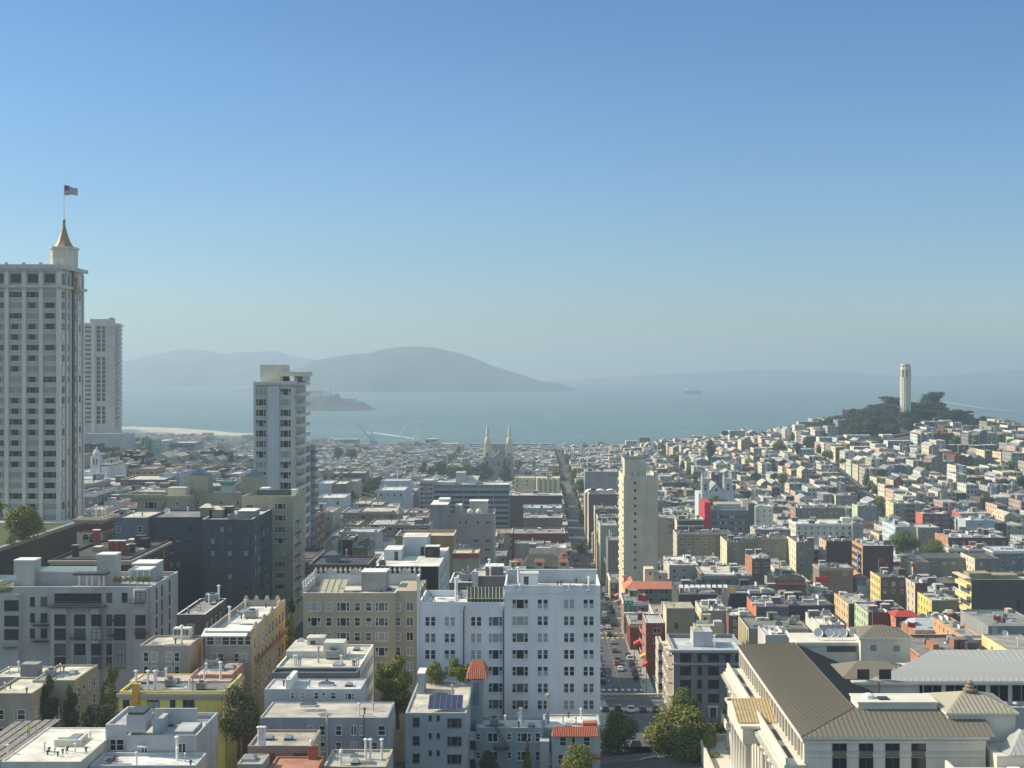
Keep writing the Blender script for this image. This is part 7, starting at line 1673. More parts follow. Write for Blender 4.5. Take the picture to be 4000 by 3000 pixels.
wake("thin white wake left of the prison island",[(462,1561),(500,1560),(535,1562)],8,8)
def ferry():
    Y_=2400; x=wx(1606,Y_); L=(x,Y_,0); t=thing("ferry","yellow and white ferry beside the observation wheel","ferry",L); m=MB(); hull(m,x,Y_,22,6,2.6); m.build("hull",[mat("ferry_yellow",(.62,.42,.06),.6,0)],t,L); m=MB(); m.box(x-9,x+6,Y_-2.5,Y_+2.5,2.6,7); m.build("cabin",[WHITE],t,L)
ferry()
def sail(lab,px,py,h,k=0):
    Y_=F*H/(py-VY); x=wx(px,Y_); L=(x,Y_,0); t=thing("sailing_boat",lab,"sailing boat",L,"sailing boats on the bay"); m=MB(); hull(m,x,Y_,h*.7,h*.25,1.2); m.build("hull",[WHITE],t,L)
    m=MB(); m.poly([(x-.2,Y_,1.6),(x-.2,Y_,h),(x-h*.35,Y_+.6,1.8)]); m.poly([(x+.2,Y_,1.6),(x+h*.3,Y_-.3,1.6),(x+.2,Y_,h*.9)]); m.build("sail",[WHITE],t,L)
sail("tiny sailing boat near the crane's raised jib",1296,1712,12)
sail("tiny sailing boat far out left of the memorial tower trees",3262,1640,11)
# long curved piers at left
def pier(lab,pts,w,c,h=2.5):
    m=MB(); P=[Vector((wx(px,F*H/(py-VY)),F*H/(py-VY),0)) for px,py in pts]
    for i in range(len(P)-1):
        d=(P[i+1]-P[i]).normalized(); s_=Vector((-d.y,d.x,0))*w
        q=[P[i]-s_,P[i+1]-s_,P[i+1]+s_,P[i]+s_]; m.prism([(p.x,p.y) for p in q],-1,h+.02*i)
    o=m.build("pier",[mat("pier_concrete",c,.9,.2,.1)],None,(P[0].x,P[0].y,0)); tag(o,lab,"pier")
pier("long curved sandy-coloured pier along the left shore",[(460,1673),(600,1678),(720,1686),(860,1700),(985,1703)],42,(.50,.45,.34))
pier("second low pier inside the long curved left one",[(560,1690),(700,1694),(780,1702)],16,(.46,.42,.34))
for i,(p0,p1,pt,Y_,c,lab) in enumerate([(1835,2165,1733,2185,(.14,.15,.16),"long dark pier shed behind the twin spires"),(1838,1898,1742,2160,(.18,.19,.2),"dark boxy pier building left of the twin spires"),(1720,1790,1733,2120,(.45,.42,.36),"cream waterfront block right of the observation wheel"),(1662,1708,1715,2170,(.30,.28,.26),"brown gabled waterfront shed beside the observation wheel"),(830,925,1713,2500,(.46,.45,.42),"white arched waterfront museum at left shore"),(1290,1400,1716,2290,(.16,.14,.14),"dark waterfront warehouse left of the crane")]):
    b = bld(p0,p1,pt,Y_,30,c,(.30,.30,.30) if i<2 else (.55,.53,.47),lab,pyb=pt+8,name='pier_shed',cat='shed',win=None,furn=2,par=.3)
    for k in range(8): 
        x=b.x0+(b.x1-b.x0)*(k+.5)/8; add_win(b,'f',x,b.zt-3,2.4,2.4,'pl',0)
t=thing("flag_mast","thin tall mast on the pier right of the twin spires","mast",(wx(2083,2180),2180,3)); m=MB(); m.tube((wx(2083,2180),2180,3),(wx(2083,2180),2180,wz(1705,2180)),.5,5,0,.25); m.build("pole",[WHITE],t,(wx(2083,2180),2180,3))

# ---- streets
def strip(name,pts,w,c,dz=.05,step=6,z_off=0,mt=None,kind="structure",w2=None):
    m=MB(); P=[]
    for a,c_ in zip(pts,pts[1:]):
        n=max(1,int(math.hypot(c_[0]-a[0],c_[1]-a[1])/step))
        for i in range(n): P.append((a[0]+(c_[0]-a[0])*i/n,a[1]+(c_[1]-a[1])*i/n))
    P.append(pts[-1])
    for i,(x,y) in enumerate(P):
        j=min(i+1,len(P)-1); k=max(i-1,0); d=Vector((P[j][0]-P[k][0],P[j][1]-P[k][1],0)).normalized(); s_=Vector((d.y,-d.x,0))
        z=SG(x,y)+dz
        m.v+= [(x-s_.x*w/2,y-s_.y*w/2,z),(x+s_.x*w/2,y+s_.y*w/2,z)]
    for i in range(len(P)-1): m.f.append((2*i,2*i+1,2*i+3,2*i+2)); m.m.append(0)
    o=m.build(name,[mt or mat(name+"_surface",c,.9,.2,.15,fine=.15)]); return tag(o,kind=kind)
def SG(x,y): return max(G(x,y),G(x+6,y),G(x-6,y))+.35
SX=23.5
ASPH=(.085,.085,.09)
strip("street",[(SX,290),(SX,375)],13,ASPH,.3); strip("street",[(SX,377),(SX,2060)],13,ASPH,.3)
for sx in (-1,1): 
    strip("pavement",[(SX+sx*8,300),(SX+sx*8,375)],3.4,(.34,.32,.29),.44); strip("pavement",[(SX+sx*8,377),(SX+sx*8,1500)],3.4,(.34,.32,.29),.44)
strip("street",[(-20,302),(200,302)],11,ASPH,.34)
STREET_X=[-520,-385,-250,-115,SX,128,240,352,464]
STREET_Y=[400,505,610,715,820,930,1040,1145,1250,1360,1470,1580,1690,1800,1910,2020]
for x in STREET_X:
    if x!=SX: strip("street",[(x,430),(x,2040)],10,ASPH,.25,12)
for y in STREET_Y: strip("street",[(-620 if y>700 else -90,y),(620 if y>700 else 320,y)],9,ASPH,.28,12)
MARK=mat("road_paint",(.62,.61,.57),.8,.15,1); YEL=mat("yellow_road_paint",(.58,.42,.10),.8,.15,1)
def marks(lab,quads,mt):
    m=MB()
    for x0_,x1_,y0_,y1_ in quads: m.quad((x0_,y0_,SG(SX,y0_)+.36),(x1_,y0_,SG(SX,y0_)+.36),(x1_,y1_,SG(SX,y1_)+.36),(x0_,y1_,SG(SX,y1_)+.36))
    tag(m.build("road_markings",[mt]),kind="structure")
for yc in (395,406,500,511,605,616,712,816): marks("",[(17.6+1.9*i,18.6+1.9*i,yc,yc+2.6) for i in range(7)],YEL if yc in (500,511) else MARK)
marks("",[(17.6+1.9*i,18.9+1.9*i,303,308) for i in range(6)],MARK)
marks("",[(23.4,23.55,412+6*i,415+6*i) for i in range(60)],YEL); marks("",[(20.3,20.42,412+8*i,415+8*i) for i in range(40)],MARK)
marks("",[(17.2,29.8,383.5,384)],MARK)
# tunnel portal balustrade
def balustrade():
    L=(SX,376,40); t=thing("balustrade","stone balustrade above the tunnel mouth across the street","balustrade",L); z=SG(SX,374)+.4; S=stone((.42,.38,.32),"portal_stone")
    m=MB(); m.box(11,36,375.6,376.6,z-7,z+.3); m.box(11,36,375.5,376.7,z+1.05,z+1.3); m.build("wall",[S],t,L)
    m=MB()
    for i in range(46): m.lathe(11.4+.54*i,376.1,[(.14,z+.31),(.2,z+.6),(.1,z+.9),(.14,z+1.04)],6)
    m.build("balusters",[S],t,L)
balustrade()
# ---- cars
def car_mesh(kind):
    m=MB(); L_,W_={'car':(4.5,1.8),'suv':(4.8,1.95),'van':(5.6,2.1),'truck':(7.4,2.4),'bus':(12,2.6)}[kind]; g=MB()
    def body(prof,w,inset,mb,mi=0):
        n=len(prof)
        for sx in (-1,1): mb.v+=[(sx*(w/2-(inset if z>.95 else 0)),y,z) for y,z in prof]
        o_=len(mb.v)-2*n
        mb.f.append(tuple(o_+i for i in range(n))); mb.m.append(mi); mb.f.append(tuple(o_+n+n-1-i for i in range(n))); mb.m.append(mi)
        for i in range(n): j=(i+1)%n; mb.f.append((o_+i,o_+n+i,o_+n+j,o_+j)); mb.m.append(mi)
    h=L_/2
    if kind in('car','suv'):
        t=1.45 if kind=='car' else 1.75; k=.9 if kind=='car' else 1.0
        body([(-h,.35),(h,.35),(h,.75),(h-.1,k),(-h+.15,k),(-h,.75)],W_,.0,m)
        body([(-h+.7,k),(h-1.25,k),(h-1.9,t),(-h+1.15,t)],W_-.12,.14,m)
        body([(-h+.78,k+.04),(h-1.33,k+.04),(h-1.87,t-.08),(-h+1.18,t-.08)],W_-.08,.14,g)
        body([(-h+.66,k+.06),(h-1.2,k+.06),(h-1.83,t-.1),(-h+1.1,t-.1)],W_-.3,.14,g)
    elif kind=='van':
        body([(-h,.4),(h,.4),(h,1.1),(h-.9,1.35),(h-1.4,2.3),(-h,2.35)],W_,.08,m); body([(h-1.5,1.4),(h-.86,1.4),(h-1.33,2.15),(h-1.6,2.15)],W_+.04,.08,g)
    elif kind=='truck':
        body([(-h,.7),(h-2,.7),(h-2,3.2),(-h,3.2)],W_,0,m); body([(h-1.9,.5),(h,.5),(h,1.4),(h-.5,2.3),(h-1.9,2.3)],W_-.3,.05,m); body([(h-1.2,1.4),(h+.02,1.4),(h-.45,2.15),(h-1.2,2.15)],W_-.25,.05,g)
    else:
        body([(-h,.4),(h,.4),(h,3.1),(-h,3.1)],W_,.05,m); body([(-h+.3,1.5),(h-.3,1.5),(h-.3,2.6),(-h+.3,2.6)],W_+.05,.05,g)
    w_=MB(); r=.34 if kind in('car','suv') else .42
    w_.tube((-.12,0,0),(.12,0,0),r,12,0); rm_=MB(); rm_.tube((-.13,0,0),(.13,0,0),r*.55,8,0)
    return m,g,w_,rm_,L_,W_,r
CARP={}
CM_={}
def paint(c):
    if c not in CM_:
        q=bpy.data.materials.new("car_paint"); q.use_nodes=True; p=q.node_tree.nodes["Principled BSDF"]; p.inputs["Base Color"].default_value=(*c,1); p.inputs["Roughness"].default_value=.25; p.inputs["Coat Weight"].default_value=.6; CM_[c]=q
    return CM_[c]
TY=[mat("tyre_rubber",(.02,.02,.02),.9,0),METAL]
def car(label,x,y,c,kind='car',rz=0,group="vehicles on the main street"):
    if kind not in CARP:
        m,g,w_,rm_,L_,W_,r=car_mesh(kind); CARP[kind]=(m.mesh("body",[paint((.5,.5,.5))]),g.mesh("glazing",[GLASS]),w_.mesh("wheel",TY[:1]),rm_.mesh("rim",TY[1:]),L_,W_,r)
    bm,gm,wm_,rim_,L_,W_,r=CARP[kind]; z=SG(SX,y)+.33
    nm={'car':'parked_car','suv':'parked_car','van':'van','truck':'box_truck','bus':'bus'}[kind]
    t=thing(nm,label,{'car':'car','suv':'car','van':'van','truck':'truck','bus':'bus'}[kind],(x,y,z),group,rz=rz)
    sl=(SG(SX,y+4)-SG(SX,y-4))/8
    if abs(rz)<.3 or abs(rz-math.pi)<.3: t.rotation_euler=(math.atan(sl)*(1 if abs(rz)<.3 else -1),0,rz)
    o=inst("body",bm,t,(0,0,0)); o.material_slots[0].link='OBJECT'; o.material_slots[0].material=paint(c)
    inst("glazing",gm,t,(0,0,.004))
    for sx in(-1,1):
        for sy in(-1,1): w_=inst("wheel",wm_,t,(sx*(W_/2-.1),sy*L_*.3,r)); inst("rim",rim_,w_,(0,0,0))
BK,SV,WHc,GYC,RD,BL=(.012,.012,.015),(.35,.36,.37),(.70,.70,.69),(.08,.085,.09),(.30,.02,.03),(.03,.06,.16)
CL=[("black",BK),("silver",SV),("white",WHc),("dark grey",GYC),("dark red",RD),("navy blue",BL)]
cars=[(16.2,352,BL,'car',"navy blue car at the left end of the row above the balustrade"),(19.4,352,BK,'suv',"black car second in the row above the balustrade"),(22.6,351,WHc,'suv',"white car in the middle of the row above the balustrade"),(25.8,352,BL,'car',"dark blue car fourth in the row above the balustrade"),(29.2,352,GYC,'suv',"grey car at the right end of the row above the balustrade"),
(29.3,337,BK,'suv',"black car parked just below the balustrade row by the grey corner block"),(29.0,328,BK,'car',"black car half hidden by the big yellow-green tree"),
(17.5,272,GYC,"car","dark car in the bottom shade between the street trees, uppermost"),(17.7,264,SV,'car',"silver car in the bottom shade between the street trees"),(17.5,256,BK,'car',"black car lowest in the bottom shade between street trees")]
for x,y,c,k,l in cars: car(l,x,y,c,k,0,"cars above the tunnel and in the near street")
rr=random.Random(8); used=set()
def ordn(i): return ["first","second","third","fourth","fifth","sixth","seventh","eighth","ninth","tenth","eleventh","twelfth","thirteenth","fourteenth","fifteenth","sixteenth"][i]
y=424; i=0
for (nm,c),k in zip([CL[0],CL[0],CL[3],CL[0],CL[3],CL[2],CL[0]],['car','suv','car','suv','car','suv','car']):
    car(f"{nm} {'car' if k=='car' else 'tall car'} parked {ordn(i)} along the right kerb past the crosswalk",29.0,y,c,k); y+=6.4; i+=1
for j,(x,yy,ci,k,d) in enumerate([(19,436,4,'car',"dark red car driving in the left lane past the crosswalk"),(24.5,448,4,'car',"dark red car crossing the sunlit patch of the street"),(18.3,418,0,'car',"black car waiting beside the white building's corner"),(22,522,2,'car',"white car turning at the yellow crosswalk"),(27.5,530,0,'car',"black car beyond the yellow crosswalk"),(20,548,2,'van',"white van in the left lane beyond the yellow crosswalk"),(25,556,2,'van',"white van in the middle of the street by the green sign"),(26,546,3,'suv',"dark grey car behind the two white vans"),(20.5,588,2,'truck',"white box truck in the left lane of the street"),(18.5,480,2,'car',"white car half hidden by the white building's edge"),(21,625,3,'bus',"grey bus far up the street"),(28.8,640,2,'truck',"white box truck parked on the right far up the street"),(20,668,1,'van',"silver van far up the street on the left"),(27,700,0,'car',"small black car far up the street on the right"),(19,730,5,'car',"small navy car far up the street on the left"),(24,750,2,'car',"small white car near the distant crosswalk"),(28,770,2,'van',"white van near the distant crosswalk"),(20,800,3,'suv',"grey car near the distant crosswalk"),(27,838,1,'car',"silver car just past the distant crosswalk"),(21,862,0,'car',"black car well past the distant crosswalk"),(26,900,2,'car',"white car near the street's tree-lined end"),(20,940,3,'car',"grey car near the street's tree-lined end")]):
    car(d,x,yy,CL[ci][1],k)
for j in range(9):
    nm,c=CL[[0,3,1,0,2,3,0,5,1][j]]; car(f"{nm} car parked {ordn(j)} along the far right kerb beyond the vans",29.2,570+14*j+rr.uniform(-2,2),c,'car' if j%2 else 'suv')

for j in range(14):
    nm,c=CL[[0,2,1,3,0,4,2,5,3,0,1,2,0,3][j]]; car(f"{nm} {'car' if j%3 else 'tall car'} {ordn(j)} in the queue along the left lane past the crosswalk",18.0+.15*(j%3),428+8.5*j+(j*7)%4,c,'car' if j%3 else 'suv')
for j in range(9):
    nm,c=CL[[2,0,3,1,0,2,5,0,1][j]]; car(f"{nm} car {ordn(j)} in the queue along the middle lane past the crosswalk",24.8+.2*(j%2),438+17*j,c,'car')
# ---- people
def person_mesh(c1,c2,pose=0,vest=None):
    import bmesh
    V=[(0,0,.95),(0,0,1.2),(0,0,1.42),(0,0,1.53),(0,-.01,1.66),(.1,0,.9),(.11,.04-.1*pose,.5),(.11,-.02-.15*pose,.08),(.11,-.14-.15*pose,.04),(-.1,0,.9),(-.11,.02+.12*pose,.5),(-.11,.06+.2*pose,.08),(-.11,-.06+.2*pose,.04),(.19,0,1.42),(.26,-.02,1.15),(.27,-.1,.9),(-.19,0,1.42),(-.26,.02,1.15),(-.27,-.06,.9),(0,0,1.74)]
    E=[(0,1),(1,2),(2,3),(3,4),(4,19),(0,5),(5,6),(6,7),(7,8),(0,9),(9,10),(10,11),(11,12),(2,13),(13,14),(14,15),(2,16),(16,17),(17,18)]
    RR=[.15,.15,.15,.055,.1,.09,.065,.045,.04,.09,.065,.045,.04,.07,.045,.035,.07,.045,.035,.07]
    me=bpy.data.meshes.new("person"); me.from_pydata(V,E,[]); o=bpy.data.objects.new("tmp",me); col.objects.link(o)
    md=o.modifiers.new("s",'SKIN'); 
    if not me.skin_vertices: bpy.context.view_layer.objects.active=o
    bm=bmesh.new(); bm.from_mesh(me); lay=bm.verts.layers.skin.verify()
    for v,r in zip(bm.verts,RR): v[lay].radius=(r,r*.85)
    bm.verts.ensure_lookup_table(); bm.verts[0][lay].use_root=True; bm.to_mesh(me); bm.free()
    o.modifiers.new("u",'SUBSURF').levels=1
    dg=bpy.context.evaluated_depsgraph_get(); ev=o.evaluated_get(dg); m2=bpy.data.meshes.new_from_object(ev)
    bpy.data.objects.remove(o)
    for c in ((.35,.2,.13),c1,c2,(.03,.02,.015)): m2.materials.append(mat("cloth",c,.9,0))
    for p in m2.polygons:
        z=p.center.z; x=abs(p.center.x)
        p.material_index=3 if z>1.7 or (z>1.6 and p.center.y>.03) else 0 if z>1.5 or (z<.97 and x>.22) else 1 if z>.95 else 2 if z>.09 else 3
        p.use_smooth=True
    m2.name="person"; return m2
PM=[person_mesh((.05,.05,.06),(.04,.05,.10),1),person_mesh((.45,.42,.38),(.05,.05,.07),1),person_mesh((.30,.04,.04),(.10,.09,.08),0),person_mesh((.08,.14,.30),(.03,.03,.03),1)]
HV=person_mesh((.35,.75,.08),(.03,.035,.06),0)
o=bpy.data.objects.new("person",HV); col.objects.link(o); o.location=(wx(112,213.5),213.5,77.05); o.rotation_euler=(0,0,.4); tag(o,"worker in lime high-visibility vest standing on the roof scaffold","person")
PL=["person in dark clothes on the near crosswalk","person in pale top on the right pavement past the crosswalk","person in red top on the right pavement by the parked cars","person in blue top walking the right pavement by parked cars","person in black crossing at the yellow crosswalk","person in pale top near the green vertical sign","person in red top outside the pink fire escapes","person in blue top crossing far up the street","person in dark clothes on the left pavement far up the street","person in pale top on the right pavement beyond the vans"]
for i,(x,y) in enumerate([(22.5,403),(30.6,415),(31.0,432),(30.8,455),(21,506),(30.8,520),(31,447),(24,610),(15.8,640),(30.8,600)]):
    o=bpy.data.objects.new("person",PM[[0,1,2,3,0,1,2,3,0,1][i]]); col.objects.link(o); o.location=(x,y,SG(SX,y)+(.31 if 17<x<30 else .46)); o.rotation_euler=(0,0,rr.random()*6); tag(o,PL[i],"person","people on the main street")
# ---- street furniture
def lamp(label,x,y,h=8,arm=2,rz=0):
    z=SG(SX,y)+.4; t=thing("street_lamp",label,"street lamp",(x,y,z),"street lamps on the main street",rz=rz); m=MB(); m.tube((0,0,0),(0,0,h),.13,7,0,.08); m.tube((0,0,h),(arm,0,h+.3),.07,5); m.build("pole",[mat("green_grey_pole",(.12,.14,.13),.6,0)],t); m=MB(); m.box(arm-.1,arm+.7,-.15,.15,h+.22,h+.4); m.build("lamp_head",[METAL],t)
for i,(x,y) in enumerate([(30.2,398),(30.2,450),(30.2,500),(16.8,560),(30.2,620),(16.8,690),(30.2,760),(16.8,835)]): lamp(["street lamp at the near right corner of the crosswalk","street lamp beside the second stretch of parked cars","street lamp just before the yellow crosswalk","street lamp on the left pavement beyond the yellow crosswalk","street lamp on the right below the slab tower","street lamp on the left pavement far up the street","street lamp on the right near the distant crosswalk","street lamp on the left past the distant crosswalk"][i],x,y,rz=math.pi if x>SX else 0)
def vsign():
    Y_=505; x=31.6; L=(x,Y_,wz(2440,Y_)); t=thing("vertical_sign","tall green vertical sign with pale glyphs over the pavement","sign",L); m=MB(); m.box(x-1.1,x+1.3,Y_,Y_+.5,wz(2425,Y_),wz(2362,Y_)); m.box(x-1.7,x+1.9,Y_,Y_+.5,wz(2361,Y_),wz(2346,Y_)); m.build("panel",[mat("sign_green",(.03,.25,.12),.6,0)],t,L)
    q=MB()
    for i in range(5):
        zc=wz(2369+11*i,Y_); 
        for a in (-.3,0,.3): q.box(x-.45,x+.55,Y_-.08,Y_-.01,zc+a-.06,zc+a+.06)
        q.box(x-.02,x+.12,Y_-.08,Y_-.01,zc-.42,zc+.42)
    for dx in (-.8,.8): q.box(x+dx-.35,x+dx+.4,Y_-.08,Y_-.01,wz(2357,Y_),wz(2350,Y_))
    q.build("glyphs",[WHITE],t,L)
vsign()
def awn(label,x,y,z,c,w=3.2,name="shop_awning"):
    m=MB(); m.poly([(x-1.6,y,z),(x,y,z+.9),(x,y+w,z+.9),(x-1.6,y+w,z)]); m.poly([(x-1.6,y,z-.3),(x-1.6,y,z),(x-1.6,y+w,z),(x-1.6,y+w,z-.3)]); m.poly([(x-1.6,y,z-.3),(x,y,z-.3),(x,y,z+.9),(x-1.6,y,z)])
    o=m.build(name,[mat("awning_canvas",c,.8,0)],None,(x,y,z)); tag(o,label,"awning","shop awnings on the right side of the main street")
AC=[("red",(.50,.04,.05)),("orange",(.55,.20,.05)),("green",(.05,.28,.18)),("yellow",(.65,.42,.06)),("pink",(.60,.15,.20)),("blue",(.08,.16,.35))]
AW=[(0,430),(3,440),(0,462),(4,470),(1,478),(2,512),(0,526),(1,556),(0,570),(2,582),(4,596),(0,622),(1,636),(0,655),(2,668),(0,690),(0,712)]
for i,(ci,y) in enumerate(AW): awn(f"{AC[ci][0]} shop awning, {ordn(i) if i<16 else 'farthest'} up the street on the right side",33.0,y,SG(SX,y)+3.4+(i%3)*.8,AC[ci][1])
def flagpole(label,px,pt,pb,Y_,c=None,fh=1.6,me=None):
    x=wx(px,Y_); L=(x,Y_,wz(pb,Y_)); t=thing("flagpole",label,"flagpole",L); m=MB(); m.tube((x,Y_,wz(pb,Y_)),(x,Y_,wz(pt,Y_)),.13,6,0,.08); m.build("pole",[METAL],t,L)
    if c:
        m=MB(); z=wz(pt,Y_)-.3; n=8
        for i in range(n+1): 
            for k in (0,1): m.v.append((x+.15+fh*1.5*i/n,Y_+.25*math.sin(i*1.1),z-fh*k-.5*i/n))
        for i in range(n): m.f.append((2*i,2*i+1,2*i+3,2*i+2)); m.m.append(0)
        m.build("flag",[mat("flag_cloth",c,.8,0)],t,L)
for a in [("flagpole with red flag above the pale blue roofed brick corner",2491,2318,2420,470,(.45,.02,.05),2.2),("flagpole with yellow flag above the dark low roofs",2845,2290,2330,500,(.7,.5,.05),1.8),("tall flagpole with red flag beside the dark brick block",3432,2178,2235,600,(.5,.03,.04),1.6),("tall flagpole with red and pale flag before the second housing block",3560,2195,2290,560,(.55,.1,.12),1.6),("bare flagpole right of the red-flag pole",3463,2200,2290,580,None,0),("flagpole with red flag left of the pastel street row",3208,2245,2330,560,(.55,.03,.05),2.2),("flagpole with red flag near the scrolled-gable hall",3185,2250,2310,540,(.5,.03,.05),2.0),("flagpole with red flag over the red-eaved temple house",3545,2425,2475,420,(.55,.03,.04),1.6),("bare flagpole left of the mint-green street front",3408,2378,2440,480,None,0),("flagpole with red flag leftmost of the trio at right",3880,2400,2500,430,(.5,.03,.05),1.5),("flagpole with white flag in the middle of the trio at right",3887,2402,2500,431,(.65,.6,.6),1.5),("flagpole with dark striped flag, rightmost of the trio at right",3895,2405,2500,432,(.25,.12,.2),1.7),("flagpole with pinkish flag left of the wooded hill",3290,1598,1640,1300,(.45,.2,.2),4)]: flagpole(*a)
